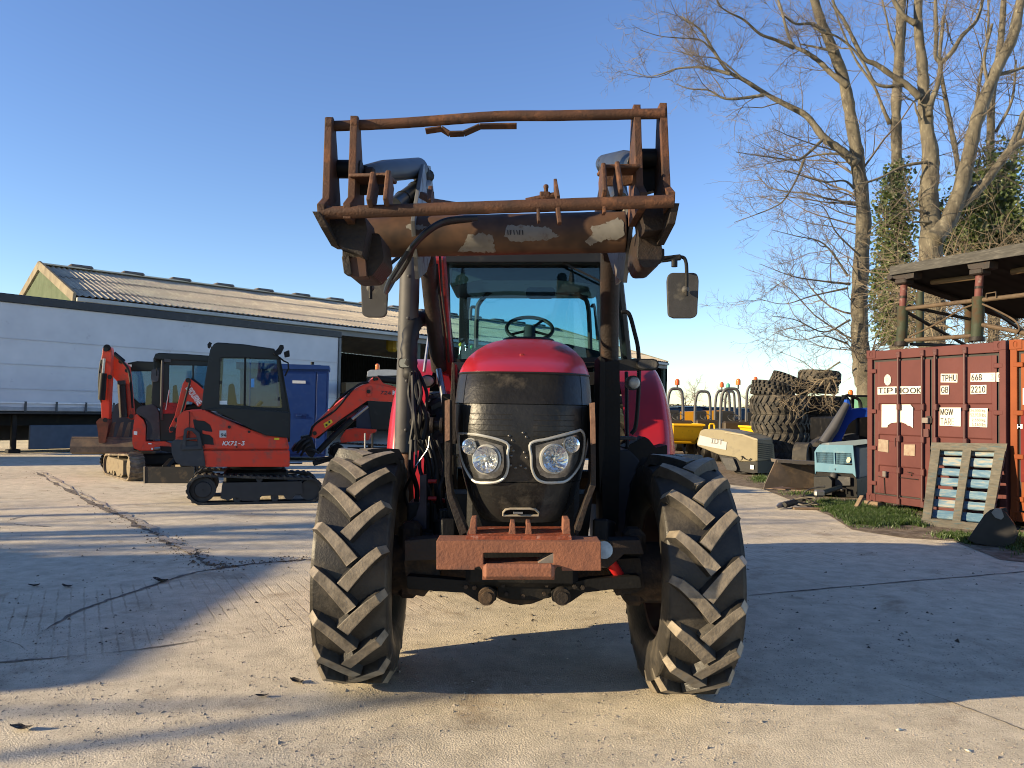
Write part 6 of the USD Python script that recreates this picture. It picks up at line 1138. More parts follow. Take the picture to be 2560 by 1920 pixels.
for pts in ([(2275, 842), (2340, 810), (2400, 775), (2432, 762)], [(2456, 760), (2490, 775), (2535, 800), (2548, 820), (2540, 835)]): CN.part('cable', tube(bend([kp(*q, 0.1) for q in pts], 5), 0.014, 6), BRN)
# roof: fascia board in front, deck sloping away
CN.part('fascia_board', K.plate([(2224, 666), (2640, 592), (2640, 624), (2224, 688)], 0.0, 0.05), mat('weathered_board', (0.075, 0.072, 0.066), (0.042, 0.041, 0.039), 0.9, 3, stretch=(1, 1, 9), dirt=(0.12, 0.115, 0.105), damt=0.4, bump=0.4))
fa, fb = kp(2224, 684, 0.05), kp(2640, 618, 0.05); nb = 22
for i in range(nb):      # roof boards running away from the fascia
    a0, a1 = lerp(fa, fb, i / nb), lerp(fa, fb, (i + 0.97) / nb); dn = K.n * 3.4 - np.array([0, 0, 0.55])
    X = np.array([[a0, a1], [a0 + dn, a1 + dn]]); up_ = np.array([0, 0, 0.03]); lift = 0.006 * (i % 2)
    CN.part('roof_board', cat(grid(X + [0, 0, lift]), grid(X + up_ + [0, 0, lift], True), grid(np.array([X[0], X[0] + up_]) + [0, 0, lift]), grid(np.array([X[1] + up_, X[1]]) + [0, 0, lift])), mat('dark_board', (0.022, 0.02, 0.018), (0.014, 0.013, 0.012), 0.9, 4))
CN.part('roof_tube', tube([kp(2330, 706, 0.6), kp(2445, 692, 0.6)], 0.045, 12), mat('ochre_tube', (0.22, 0.15, 0.075), (0.16, 0.105, 0.055), 0.7, 5)); CN.part('roof_tube', tube([kp(2530, 680, 0.6), kp(2640, 660, 0.6)], 0.05, 12), mat('ochre_tube', (0.22, 0.15, 0.075)))
CN.part('wire_frame', tube([kp(q[0], q[1], 0.1) for q in ((2465, 745), (2466, 734), (2490, 730), (2490, 744))], 0.01, 6), BRN)
CN.part('side_beam', tube([fa + [0, 0, -0.05], fa + K.n * 3.3 - [0, 0, 0.58]], 0.06, 8), RUSTD)

# ------------------------------------------------------------------ pallet leaning on the doors
q_bl, q_br, q_tl, q_tr = PG(2303, 1314) + [0, 0, 0.0], PG(2474, 1330), K.W(*[0], 0, 0) * 0 + kp(2330, 1106, -0.12), kp(2516, 1109, -0.12)
PAL = Thing('pallet', 'blue-painted wooden pallet leaning against the red container doors', 'pallet', (q_bl + q_br) / 2, CPSI)
PN = np.cross(q_br - q_bl, q_tl - q_bl); PN /= np.linalg.norm(PN); PN = PN if PN[1] > 0 else -PN
BLW = usdkit.material(stage, '/World/Looks/blue_slat', {'geo': ('geometry', {}), 'oi': ('object_info', {}), 'mp': ('mapping', {'scale': (1.5, 1.5, 9)}), 'n': ('noise_texture', {'scale': 3.0, 'detail': 7.0, 'roughness': 0.65}), 'r': ('rgb_ramp', {'ramp': [(0.36, (0.045, 0.105, 0.165)), (0.5, (0.10, 0.16, 0.20)), (0.60, (0.20, 0.195, 0.17))]}), 'mx': ('math', {'math_type': 'multiply_add', 'value2': 0.22, 'value3': -0.1}), 'ad': ('math', {'math_type': 'add'}), 'p': ('principled_bsdf', {'roughness': 0.8})},
    [('geo.position', 'mp.vector'), ('mp.vector', 'n.vector'), ('oi.random', 'mx.value1'), ('n.fac', 'ad.value1'), ('mx.value', 'ad.value2'), ('ad.value', 'r.fac'), ('r.color', 'p.base_color')], surface='p.BSDF')
GRW = mat('greyed_wood', (0.145, 0.132, 0.105), (0.075, 0.07, 0.056), 0.85, 4, stretch=(2, 2, 10), dirt=(0.06, 0.10, 0.112), damt=0.38, dscale=3, bump=0.3)
def Q(s, t, d=0.0): return lerp(lerp(q_bl, q_br, s), lerp(q_tl, q_tr, s), t) + PN * d
def board(s0, t0, s1, t1, d0, d1, mt, nm):
    """a board spanning s0..s1 x t0..t1 of the pallet face, between depths d0 and d1"""
    v = [Q(s, t, d) for d in (d0, d1) for (s, t) in ((s0, t0), (s1, t0), (s1, t1), (s0, t1))]
    PAL.part(nm, trimesh.convex.convex_hull(np.array(v)), mt)
for nm, a in (('stringer', (0.0, 0.0, 0.13, 1.0)), ('stringer', (0.45, 0.085, 0.565, 0.915)), ('stringer', (0.87, 0.0, 1.0, 1.0))): board(a[0], a[1], a[2], a[3], 0.022, 0.09, GRW, 'bearer')
board(-0.01, 0.0, 1.01, 0.085, 0.0, 0.022, GRW, 'end_board'); board(-0.01, 0.915, 1.01, 1.0, 0.0, 0.022, GRW, 'end_board'); board(0.0, 0.085, 0.13, 0.915, 0.0, 0.022, GRW, 'face_board'); board(0.45, 0.085, 0.565, 0.915, 0.0, 0.022, GRW, 'face_board'); board(0.87, 0.085, 1.0, 0.915, 0.0, 0.022, GRW, 'face_board')
g = np.random.default_rng(5); ts = np.linspace(0.02, 0.90, 8)
for i, t in enumerate(ts): board(0.0, t + g.normal(0, 0.004), 1.0, t + 0.085 + g.normal(0, 0.004), 0.09, 0.112, BLW, 'slat')

# digger bucket at the right edge
DBK = Plane(PG(2480, 1368), -30)
def D2(pts): return rpx(pts, 2120, 580, 2.023)
dbp = D2([(605, 1555), (690, 1430), (720, 1405), (760, 1395), (800, 1420), (850, 1490), (862, 1530), (840, 1575), (780, 1600), (640, 1575)])
DB = Thing('digger_bucket', 'small dark digger bucket on the ground below the pallet, near the right edge', 'bucket', PG(2480, 1368), -30)
GB = mat('worn_bucket', (0.026, 0.025, 0.025), (0.013, 0.013, 0.013), 0.4, 5, dirt=(0.07, 0.055, 0.042), damt=0.38, bevel=0.012)
DB.part('side_plate', DBK.plate(dbp, 0.0, 0.02, rnd=0.02), GB); DB.part('side_plate', DBK.plate(dbp, 0.40, 0.02, rnd=0.02), GB)
bq = [DBK.sz(*q, 0.02) for q in D2([(605, 1555), (640, 1575), (780, 1600), (840, 1575), (862, 1530), (850, 1490), (800, 1420)])]
DB.part('shell', grid(np.array([[DBK.W(x, k, z) for x, z in bq] for k in (0.02, 0.40)])), mat('bucket_red_brown', (0.09, 0.028, 0.02), (0.045, 0.02, 0.016), 0.55, 5))
DB.part('hanger', DBK.plate(D2([(725, 1420), (745, 1398), (775, 1400), (790, 1440), (775, 1455), (745, 1445)]), -0.04, 0.03, rnd=0.01), mat('pale_hanger', (0.28, 0.26, 0.22), None, 0.5, 8)); DB.part('hanger', DBK.plate(D2([(760, 1400), (800, 1395), (820, 1450), (790, 1450)]), 0.26, 0.03), GB)

# ------------------------------------------------------------------ light blue generator and the things beside it
s7 = 3.95
def G7(pts): return rpx(pts, 1640, 880, s7)
GE = Plane(PG(2092, 1243), -36)
GEN = Thing('generator', 'light blue boxy compressor with mesh grille and black base beside the red container', 'compressor', PG(2092, 1243), -36)
LBL = mat('light_blue_paint', (0.11, 0.24, 0.33), (0.085, 0.195, 0.28), 0.5, 3, dirt=(0.20, 0.28, 0.32), damt=0.35, bevel=0.012)
LBD = mat('grey_blue_side', (0.10, 0.15, 0.23), (0.08, 0.12, 0.19), 0.5, 3, dirt=(0.16, 0.2, 0.25), damt=0.3, bevel=0.012)
GEN.part('front_panel', GE.plate(G7([(1565, 985), (1585, 950), (1615, 915), (1945, 920), (1975, 1240), (1940, 1200), (1580, 1180), (1570, 1210)]), 0.0, 0.12, holes=[G7([(1580, 990), (1752, 995), (1756, 1105), (1588, 1092)]), G7([(1764, 996), (1928, 1000), (1940, 1120), (1770, 1108)])]), LBL)
GEN.part('canopy_body', GE.plate(G7([(1570, 1000), (1615, 918), (1950, 918), (2010, 950), (2010, 1250), (1975, 1245), (1575, 1200)]), 0.12, 1.5, rnd=0.02), LBD); GEN.part('canopy_top', GE.plate(G7([(1610, 915), (1650, 900), (2080, 860), (2090, 905), (1950, 924)]), 0.02, 1.5, rnd=0.01), mat('grey_blue_lid', (0.10, 0.14, 0.17), (0.08, 0.11, 0.14), 0.55, 4, dirt=(0.3, 0.3, 0.28), damt=0.35))
for x0, x1, n in ((1582, 1752, 15), (1766, 1930, 14)):
    for i in range(n):
        x = x0 + (x1 - x0) * (i + 0.5) / n; GEN.part('grille_bar', GE.plate(G7([(x - 2.4, 992), (x + 2.4, 992), (x + 4.4, 1106), (x - 0.4, 1106)]), 0.02, 0.02), LBL)
    for j in range(5): y = 1008 + 20 * j; GEN.part('grille_rail', GE.plate(G7([(x0, y), (x1 + 4, y + 3), (x1 + 4, y + 8), (x0, y + 5)]), 0.03, 0.02), LBL)
GEN.part('grille_dark', GE.plate(G7([(1575, 985), (1935, 990), (1945, 1125), (1580, 1110)]), 0.07, 0.02), VENT)
GEN.part('base_frame', GE.plate(G7([(1560, 1225), (1580, 1180), (1940, 1200), (1985, 1260), (1988, 1440), (1800, 1425), (1740, 1410), (1560, 1400)]), 0.02, 1.6, rnd=0.01), BLACK)
GEN.part('battery_box', GE.plate(G7([(1558, 1235), (1700, 1230), (1735, 1270), (1735, 1412), (1560, 1400)]), -0.25, 0.28, rnd=0.01), PLASTIC); GEN.part('number_plate', GE.plate(G7([(1765, 1225), (1918, 1235), (1918, 1318), (1768, 1322)]), -0.05, 0.02), GREYP); GEN.part('lamp_knob', GE.to(ball((GE.sz(*G7([(1760, 1222)])[0])[0], -0.05, GE.sz(*G7([(1760, 1222)])[0])[1]), 0.07, 2)), GREYP)
GEN.part('tow_hook', GE.to(cat(tube([[GE.sz(*G7([q])[0])[0], -0.08, GE.sz(*G7([q])[0])[1]] for q in ((1750, 1390), (1760, 1350), (1830, 1340), (1890, 1350), (1895, 1400))], 0.025, 8))), BLACK)
GEN.part('sticker', GE.plate(G7([(1880, 1070), (1890, 1042), (1915, 1038), (1922, 1062), (1910, 1090), (1885, 1092)]), -0.012, 0.006), mat('cream_sticker', (0.65, 0.6, 0.42), None, 0.6, 6)); GEN.part('keyhole', GE.plate(G7([(1764, 1150), (1774, 1150), (1772, 1168), (1766, 1168)]), -0.006, 0.005), VENT)
for q in ((1800, 1355), (1840, 1358)): c = GE.sz(*G7([q])[0]); GEN.part('coupling', GE.to(ball((c[0], -0.04, c[1]), 0.05, 1)), STEEL)
# breaker with its hose on the ground
BR = Thing('hydraulic_breaker', 'steel tow hitch with a coiled cable lying on the concrete before the light blue compressor', 'tow hitch', PG(2010, 1272), 0)
BR.part('bar', tube([PG(2000, 1264) + [0, 0, 0.1], PG(2100, 1248) + [0, 0, 0.22]], 0.045, 12), BLACK)
BR.part('gaiter', tube(bend([PG(1960, 1273) + [0, 0, 0.07], PG(1990, 1268) + [0, 0, 0.09]], 8), [0.045 + 0.012 * (i % 2) for i in range(9)], 14), PLASTIC); BR.part('nose_cone', tube([PG(1941, 1274) + [0, 0, 0.035], PG(1950, 1272) + [0, 0, 0.06], PG(1962, 1271) + [0, 0, 0.07]], [0.02, 0.045, 0.045], 12), mat('dull_steel', (0.35, 0.34, 0.32), None, 0.4, 8, metal=0.8))
BR.part('coupling_head', box(PG(2048, 1262) + [0, 0, 0.2], (0.18, 0.1, 0.12), 0.03), mat('dull_steel', (0.35, 0.34, 0.32)))
BR.part('jockey_handle', tube(bend([PG(2008, 1262) + [0, 0, 0.15], P(2012, 1230, 12.9), P(2030, 1221, 12.9), P(2062, 1216, 12.9)], 5), [0.012] * 15 + [0.022], 8), GREYP)
g = np.random.default_rng(8); a = np.linspace(0, 14, 90); BR.part('cable_coil', tube(np.stack([PG(2012, 1270)[0] + (0.2 + 0.05 * np.sin(a * 1.3)) * np.cos(a) * 0.9, PG(2012, 1270)[1] + 0.12 * np.sin(a), 0.05 + 0.13 * (0.5 + 0.5 * np.sin(a * 0.5 + np.cos(a)))], 1), 0.013, 6), mat('dusty_cable', (0.13, 0.115, 0.09), None, 0.7, 8))
BR.part('plank', box(PG(2020, 1274) + [0, 0, 0.02], (0.5, 0.12, 0.03), 0.004), WOODO)
# loader bucket
LB = Plane(PG(1975, 1228), 6); LBK = Thing('loader_bucket', 'wide steel loader bucket on the ground left of the light blue compressor', 'bucket', PG(1975, 1228), 6)
LBM = mat('dull_bucket', (0.12, 0.095, 0.075), (0.075, 0.06, 0.05), 0.5, 4, dirt=(0.20, 0.14, 0.09), damt=0.42, dscale=3)
LBK.part('side_plate', LB.plate(G7([(1065, 1352), (1075, 1310), (1190, 1058), (1210, 1062), (1335, 1270), (1290, 1320)]), 0.0, 0.03), LBM)
x0, z0 = LB.sz(*G7([(1200, 1060)])[0], 0.0); xe, ze = LB.sz(*G7([(1700, 1110)])[0], 0.0)
LBK.part('back_sheet', LB.plate(G7([(1205, 1095), (1700, 1130), (1700, 1370), (1250, 1330), (1335, 1270)]), 0.25, 0.03), LBM); LBK.part('top_lip', LB.plate(G7([(1195, 1060), (1230, 1062), (1700, 1090), (1700, 1120), (1205, 1092)]), -0.02, 0.3), mat('worn_lip', (0.16, 0.14, 0.12), None, 0.5, 5))
f0 = [PG(*q) + [0, 0, 0.03] for q in G7([(1068, 1352), (1700, 1400)])]; f1 = [PG(*q) + [0, 0, 0.06] for q in G7([(1270, 1325), (1700, 1350)])]
LBK.part('cutting_edge', cat(grid(np.array([[f0[0], f0[1]], [f1[0], f1[1]]])), grid(np.array([[f0[0] - [0, 0, 0.03], f0[1] - [0, 0, 0.03]], [f0[0], f0[1]]]))), mat('brown_edge', (0.16, 0.10, 0.07), (0.1, 0.065, 0.045), 0.5, 5))
# tan compressor
CO = Plane(PG(1893, 1190), -35)
COM = Thing('compressor', 'sand coloured towed compressor with a white banner and black base left of the tyre stack', 'compressor', PG(1893, 1190), -35)
SAND = mat('sand_paint', (0.26, 0.225, 0.14), (0.20, 0.17, 0.105), 0.5, 3, dirt=(0.17, 0.15, 0.11), damt=0.38, dscale=3, bevel=0.03)
COM.part('canopy', CO.plate(G7([(405, 900), (425, 820), (440, 778), (480, 760), (640, 768), (860, 810), (1000, 858), (1000, 1080), (830, 1080), (790, 1040), (620, 1012), (405, 925)]), 0.0, 1.3, rnd=0.06), SAND)
COM.part('canopy_ridge', CO.plate(G7([(680, 788), (860, 812), (1000, 858), (1005, 880), (860, 826), (680, 800)]), -0.03, 1.2, rnd=0.01), mat('sand_lid', (0.36, 0.31, 0.21), (0.28, 0.24, 0.165), 0.55, 4))
CE = Plane(CO.W(CO.sz(*G7([(1003, 1000)])[0])[0] + 0.02, 0, 0), 55)
COM.part('end_cap', CE.plate(G7([(1003, 870), (1160, 905), (1175, 1060), (1003, 1078)]), 0.0, 0.06, rnd=0.03), SAND)
for i in range(8): y = 896 + i * 20; COM.part('louvre_slot', CE.plate(G7([(1012, y), (1150, y + 18), (1154, y + 28), (1012, y + 9)]), -0.012, 0.012), VENT)
COM.part('banner', CO.plate(G7([(435, 822), (700, 890), (690, 968), (410, 912)]), -0.012, 0.008), mat('white_banner', (0.45, 0.45, 0.43), (0.38, 0.38, 0.37), 0.5, 4))
lettering(COM, CO, 'IDT', *G7([(540, 900)])[0], 0.13, -0.014, mat('pale_ink', (0.2, 0.2, 0.2), None, 0.7, 20), rot=-0.08)
COM.part('base', CO.plate(G7([(620, 1015), (790, 1045), (835, 1085), (1003, 1082), (1003, 1190), (960, 1198), (830, 1175), (735, 1170), (660, 1110)]), 0.02, 1.25, rnd=0.02), PLASTIC); COM.part('base_end', CE.plate(G7([(1003, 1080), (1170, 1065), (1150, 1200), (1003, 1195)]), 0.01, 0.06), PLASTIC)
COM.part('mudguard', CO.plate(G7([(640, 1040), (760, 1050), (800, 1150), (790, 1175), (700, 1165)]), -0.06, 0.1, rnd=0.02), GREYP); COM.part('lamp', CO.plate(G7([(930, 1115), (966, 1118), (964, 1160), (928, 1156)]), -0.005, 0.02), WHITE)
COM.part('handle', CO.to(tube([[CO.sz(*G7([q])[0])[0], -0.03, CO.sz(*G7([q])[0])[1]] for q in ((850, 1025), (880, 1055), (920, 1068), (940, 1050))], 0.012, 6)), VENT); c = CO.sz(*G7([(832, 1048)])[0]); COM.part('fuel_cap', CO.to(cyl((c[0], 0.0, c[1]), (c[0], -0.02, c[1]), 0.055, 14)), SAND)
COM.part('wheel', CO.to(revolve([(0.1, 0.12), (0.08, 0.24), (0.1, 0.29), (0.26, 0.29), (0.28, 0.24), (0.26, 0.12)], 24, 'y', (CO.sz(1850, 1190)[0], 0, 0.29))), RUBBER); COM.part('jack_stand', CO.plate(G7([(1010, 1190), (1040, 1190), (1030, 1240), (1015, 1240)]), 0.3, 0.06), BLACK)
# standing car tyre
STKW = mat('worn_tyre', (0.05, 0.046, 0.04), (0.03, 0.028, 0.026), 0.75, 8, dirt=(0.10, 0.085, 0.065), damt=0.4)
WH = Thing('car_tyre', 'worn car tyre standing upright behind the loader bucket', 'tyre', PG(2008, 1190), 0)
c = P(2008, 1132, 17.6); w = revolve([(-0.14, 0.24), (-0.17, 0.30), (-0.15, 0.335), (0.15, 0.335), (0.17, 0.30), (0.14, 0.24)], 32); w = turn(w, [0, 0, 1], -35); WH.part('carcass', shift(w, (c[0], c[1], 0.60)), STKW)
WH.part('rim', shift(turn(revolve([(-0.1, 0.24), (0.0, 0.2), (0.02, 0.05), (0.1, 0.24)], 24), [0, 0, 1], -35), (c[0], c[1], 0.60)), VENT)
item('block_pile', box((c[0], c[1], 0.13), (0.6, 0.5, 0.27), 0.03), WOODO, 'low timber block hidden behind the loader bucket, under the car tyre', 'block')

# ------------------------------------------------------------------ stacked tyres
STK = mat('stack_rubber', (0.035, 0.033, 0.030), (0.018, 0.018, 0.017), 0.75, 5, dirt=(0.11, 0.095, 0.075), damt=0.45, dscale=4, bump=0.2, dust=(0.125, 0.11, 0.085))
def flat_tyre(label, c, R, hw, nl, rim, dphi, rot, tilt=None, knob=False):
    """a tyre lying flat, axis up"""
    T = Thing('stacked_tyre', label, 'tyre', c, 0, group='old tractor tyres in a stack')
    M_ = trimesh.transformations.rotation_matrix(math.pi / 2, [0, 1, 0]); M_ = trimesh.transformations.rotation_matrix(rot, [0, 0, 1]) @ M_
    if tilt is not None: M_ = trimesh.transformations.rotation_matrix(math.radians(tilt[1]), tilt[0]) @ M_
    M_[:3, 3] = c
    cm = carcass(R, hw, rim, 48); cm.apply_transform(M_); p = T.part('carcass', cm, STK, smooth=False, attr=np.full(len(cm.vertices), 0.1))
    ls = []
    for k in range(nl):
        for sg in (-1, 1):
            p0 = 2 * math.pi * (k + (0.5 if sg > 0 else 0)) / nl
            if knob:
                for q in (0.25, 0.75):
                    b = box((sg * hw * q, 0, 0), (hw * 0.42, R * 1.5 / nl * 2, 0.05), 0.008); b.apply_translation((0, 0, R - 0.02)); b.apply_transform(trimesh.transformations.rotation_matrix(p0 + q * 0.1, [1, 0, 0])); ls.append(b)
            else:
                v, f, d = lug(sg, p0, R, hw, dphi, h=0.04, n=4); ls.append(trimesh.Trimesh(v, f, process=False))
    for b in ls: b.apply_transform(M_)
    front = [b for b in ls if (b.vertices.mean(0) - np.array(c))[1] < R * 0.15]; back = [b for b in ls if (b.vertices.mean(0) - np.array(c))[1] >= R * 0.15]
    if knob: T.part('tread', cat(ls), STK, parent=p, kind='stuff', smooth=False)
    else:
        for b in front: T.part('lug', b, STK, parent=p, smooth=False)
        T.part('rear_tread', cat(back), STK, parent=p, kind='stuff', smooth=False)
    return T
xs0 = P(1950, 1100, 21.8)
for i, z in enumerate((0.27, 0.79, 1.31, 1.83)):
    flat_tyre(('large tractor tyre lying at the bottom of the left tyre column', 'large tractor tyre second from the bottom of the left tyre column', 'large tractor tyre third from the bottom of the left tyre column', 'large tractor tyre topmost of the four big ones in the left column')[i], (xs0[0] + (0.04, 0.06, 0.02, -0.03)[i], xs0[1] + 0.0, z), 0.80, 0.255, 26, 0.5, 0.22, i * 0.7 + 0.1)
xs1 = P(2050, 1100, 23.0)
for i, z in enumerate((0.27, 0.79, 1.31, 1.85)):
    flat_tyre(('shaded tractor tyre at the bottom of the right tyre column', 'shaded tractor tyre second from the bottom of the right tyre column', 'shaded tractor tyre third from the bottom of the right tyre column', 'shaded tractor tyre topmost of the big ones in the right column')[i], (xs1[0] + (0.05, -0.05, 0.04, 0.06)[i], xs1[1], z), 0.78, 0.255, 22, 0.5, 0.24, i * 0.9)
for lab, u, v, Y, R, hw, tl, kn, nl in (('knobbly tyre tilted to the left on top of the left column', 1932, 975, 21.8, 0.60, 0.20, ((0, 1, 0), 9), True, 26), ('knobbly tyre propped steeply in the middle of the pile top', 1975, 958, 22.3, 0.56, 0.17, ((0.2, 1, 0), 24), True, 26), ('chunky lugged tyre lying highest on the pile', 2048, 944, 22.6, 0.60, 0.19, ((0, 1, 0), 3), False, 18), ('thin dark tyre right below the highest chunky tyre', 2045, 970, 22.6, 0.56, 0.14, ((0, 1, 0), 2), True, 24)):
    q = P(u, v, Y); flat_tyre(lab, tuple(q), R, hw, nl, R * 0.6, 0.3, 0.3, tl, kn)

# ------------------------------------------------------------------ blue tractor with loader behind the compressor
BT = Plane(P(2140, 1100, 17.5), 0); BTP = mat('royal_blue', (0.015, 0.075, 0.42), (0.012, 0.06, 0.34), 0.35, 4, dirt=(0.03, 0.06, 0.2), damt=0.3, bevel=0.01)
BTR = Thing('blue_tractor', 'royal blue loader tractor half hidden behind the red container', 'tractor', (P(2140, 1100, 17.5)[0], 18.2, 0), 0)
BTR.part('loader_arm', BT.plate(G7([(1720, 890), (1800, 690), (1840, 620), (1900, 570), (1990, 555), (2100, 550), (2100, 640), (1990, 650), (1940, 680), (1900, 720), (1830, 880)]), 0.0, 0.2, rnd=0.02), BTP)
BTR.part('arm_bracket', BT.plate(G7([(1860, 590), (1885, 470), (1905, 470), (1935, 560)]), 0.02, 0.14), BTP); BTR.part('lift_ram', BT.to(tube([[BT.sz(*G7([q])[0])[0], -0.08, BT.sz(*G7([q])[0])[1]] for q in ((1640, 900), (1740, 750), (1870, 510))], [0.12, 0.12, 0.07], 14)), mat('ram_dark_grey', (0.07, 0.07, 0.075), None, 0.4, 5))
BTR.part('cab_frame', BT.plate(G7([(1840, 425), (2150, 425), (2150, 560), (2130, 560), (2130, 445), (1960, 445), (1955, 560), (1930, 560), (1930, 440), (1845, 440)]), 1.5, 0.06), CHAR); BTR.part('cab_glass', BT.plate(G7([(1960, 445), (2130, 445), (2130, 560), (1955, 560)]), 1.55, 0.006), glass('green_glass', (0.5, 0.68, 0.62)))
BTR.part('body', BT.plate(G7([(1850, 650), (2150, 640), (2150, 900), (1850, 900)]), 0.6, 2.0, rnd=0.05), BLACK); BTR.part('frame_bar', BT.plate(G7([(1990, 640), (2012, 640), (2012, 820), (1992, 820)]), 0.1, 0.1), BLACK); BTR.part('seat_box', BT.plate(G7([(1850, 830), (2000, 800), (2010, 880), (1850, 900)]), 0.3, 0.4, rnd=0.03), GREYP)
q = BT.pt(*G7([(1922, 415)])[0], 1.6); bc = BTR.part('beacon', cat(cyl(q - [0, 0, 0.06], q + [0, 0, 0.05], 0.06, 12), ball(q + [0, 0, 0.05], 0.06, 1)), AMBER); BTR.part('guard', tube(bend([BT.pt(*G7([p])[0], 1.4) for p in ((1840, 470), (1880, 430), (1940, 440), (2010, 480), (2030, 560))], 4), 0.035, 8), BLACK)
for i, (x, r) in enumerate(((BT.sz(2150, 1100)[0] - 0.5, 0.55),)): BTR.part('front_wheel', BT.to(revolve([(0.3, 0.2), (0.28, r * 0.85), (0.33, r), (0.6, r), (0.65, r * 0.85), (0.6, 0.2)], 28, 'y', (x, 0, r))), RUBBER)
# ------------------------------------------------------------------ yellow dumpers
DYE = mat('dumper_yellow', (0.85, 0.48, 0.012), (0.72, 0.40, 0.012), 0.45, 3, dirt=(0.36, 0.22, 0.03), damt=0.33, bevel=0.02); DSE = mat('dumper_dark', (0.03, 0.03, 0.03), None, 0.6, 5)
ROPS = mat('rops_grey', (0.10, 0.10, 0.105), (0.07, 0.07, 0.075), 0.4, 5)
def dumper(label, u, Y, uL, uR, vtop, skip, beac, psi=0):
    T = Thing('site_dumper', label, 'dumper', (P(u, 1050, Y)[0], Y, 0), psi, group='yellow site dumpers behind the compressor')
    x0, x1 = P(uL, 1040, Y)[0], P(uR, 1040, Y)[0]; zt = P((uL + uR) / 2, vtop, Y)[2]; w = x1 - x0
    T.part('roll_bar', tube(bend([(x0, Y + 0.6, 0.9), (x0 + 0.02 * w, Y + 0.55, zt - 0.45), (x0 + 0.16 * w, Y + 0.5, zt - 0.06), (x0 + 0.5 * w, Y + 0.5, zt), (x0 + 0.84 * w, Y + 0.5, zt - 0.06), (x0 + 0.98 * w, Y + 0.55, zt - 0.45), (x1 + 0.03, Y + 0.6, 0.9)], 6), 0.055, 12), ROPS)
    xm = (x0 + x1) / 2
    T.part('chassis', box((xm, Y + 0.9, 0.72), (1.3, 2.0, 0.5), 0.06), DYE); T.part('seat', cat(box((xm, Y + 0.7, 1.15), (0.5, 0.5, 0.16), 0.05), box((xm, Y + 0.95, 1.4), (0.5, 0.14, 0.5), 0.05)), DSE)
    a = np.linspace(0, 2 * math.pi, 20, endpoint=False); T.part('steering_wheel', tube(np.stack([xm + 0.2 * np.cos(a), Y + 0.1 + 0.16 * np.sin(a), 1.42 + 0.12 * np.sin(a)], 1), 0.018, 6, closed=True), DSE); T.part('steering_column', cyl((xm, Y - 0.1, 0.9), (xm, Y + 0.1, 1.42), 0.05, 8), DSE)
    T.part('console', box((xm, Y - 0.15, 1.05), (0.9, 0.3, 0.5), 0.06), mat('dumper_console', (0.05, 0.035, 0.02), None, 0.6, 4))
    if skip is not None:
        sx0, sx1, zt_, zb_ = skip
        n = 9; pr = [(-2.0, zt_), (-1.5, zb_ + 0.15), (-1.2, zb_), (-0.45, zb_), (-0.3, zt_)]
        out = prism([(y, z) for y, z in pr], 0, 1); v = out.vertices.copy(); fl = 1 + 0 * v[:, 2]
        out.vertices = np.stack([(sx0 + sx1) / 2 + (sx1 - sx0) * (v[:, 1] - 0.5) * (0.72 + 0.28 * np.clip((v[:, 2] - zb_) / (zt_ - zb_), 0, 1)), Y + v[:, 0], v[:, 2]], 1); out.invert()
        T.part('skip', out, DYE); T.part('skip_rim', cat(box(((sx0 + sx1) / 2, Y - 2.0, zt_), (sx1 - sx0 + 0.06, 0.06, 0.08), 0.02), box((sx0, Y - 1.15, zt_), (0.06, 1.7, 0.08), 0.02), box((sx1, Y - 1.15, zt_), (0.06, 1.7, 0.08), 0.02)), DYE); T.part('skip_load', box(((sx0 + sx1) / 2, Y - 1.15, zt_ - 0.06), (sx1 - sx0 - 0.1, 1.55, 0.02), 0), DSE)
    for s in (-1, 1):
        for yy in (-0.9, 1.5): T.part('wheel', revolve([(-0.18, 0.2), (-0.2, 0.42), (-0.15, 0.48), (0.15, 0.48), (0.2, 0.42), (0.18, 0.2)], 24, 'x', (xm + s * 0.75, Y + yy, 0.48)), RUBBER)
    if beac:
        c = np.array([xm + beac[0], Y + 0.5, zt]); b = T.part('beacon', cat(cyl(c + [0, 0, 0.14], c + [0, 0, 0.26], 0.085, 14), ball(c + [0, 0, 0.26], 0.085, 2, (1, 1, 1.2))), beac[1]); T.part('beacon_stem', cyl(c, c + [0, 0, 0.14], 0.03, 8), ROPS, parent=b)
    return T
s_ = lambda u0, u1, Y, vt, vb: (P(u0, 1060, Y)[0], P(u1, 1060, Y)[0], P(u0, vt, Y)[2], P(u0, vb, Y)[2])
OBC = mat('orange_beacon', (0.75, 0.12, 0.03), None, 0.3, 5); GBC = mat('green_beacon', (0.12, 0.5, 0.35), None, 0.3, 5)
dumper('yellow dumper with an orange beacon, its front skip right beside the red tractor mudguard', 1700, 27, 1677, 1716, 971, s_(1676, 1752, 25.5, 1061, 1104), (0.05, OBC))
dumper('yellow dumper whose roll bar stands alone without a beacon', 1768, 30, 1746, 1785, 978, None, None)
dumper('yellow dumper with the tallest roll bar and an amber beacon, nearest the tyre stack', 1840, 26, 1813, 1862, 971, s_(1800, 1880, 28, 1062, 1090), (0.25, AMBER))
dumper('yellow dumper with an orange beacon behind the tallest roll bar', 1822, 31, 1797, 1834, 976, None, (-0.05, OBC))
dumper('yellow dumper with a green beacon and a narrow rear roll bar', 1830, 33, 1821, 1846, 978, None, (-0.1, GBC))
dumper('yellow dumper mostly hidden by the tyre stack, with a curved grey roll bar', 1900, 32, 1876, 1920, 962, None, (0.0, OBC))
YB_ = Thing('yellow_skip', 'orange-yellow tipping skip standing in the row behind the dumpers', 'skip', (P(1750, 1040, 36)[0], 36, 0))
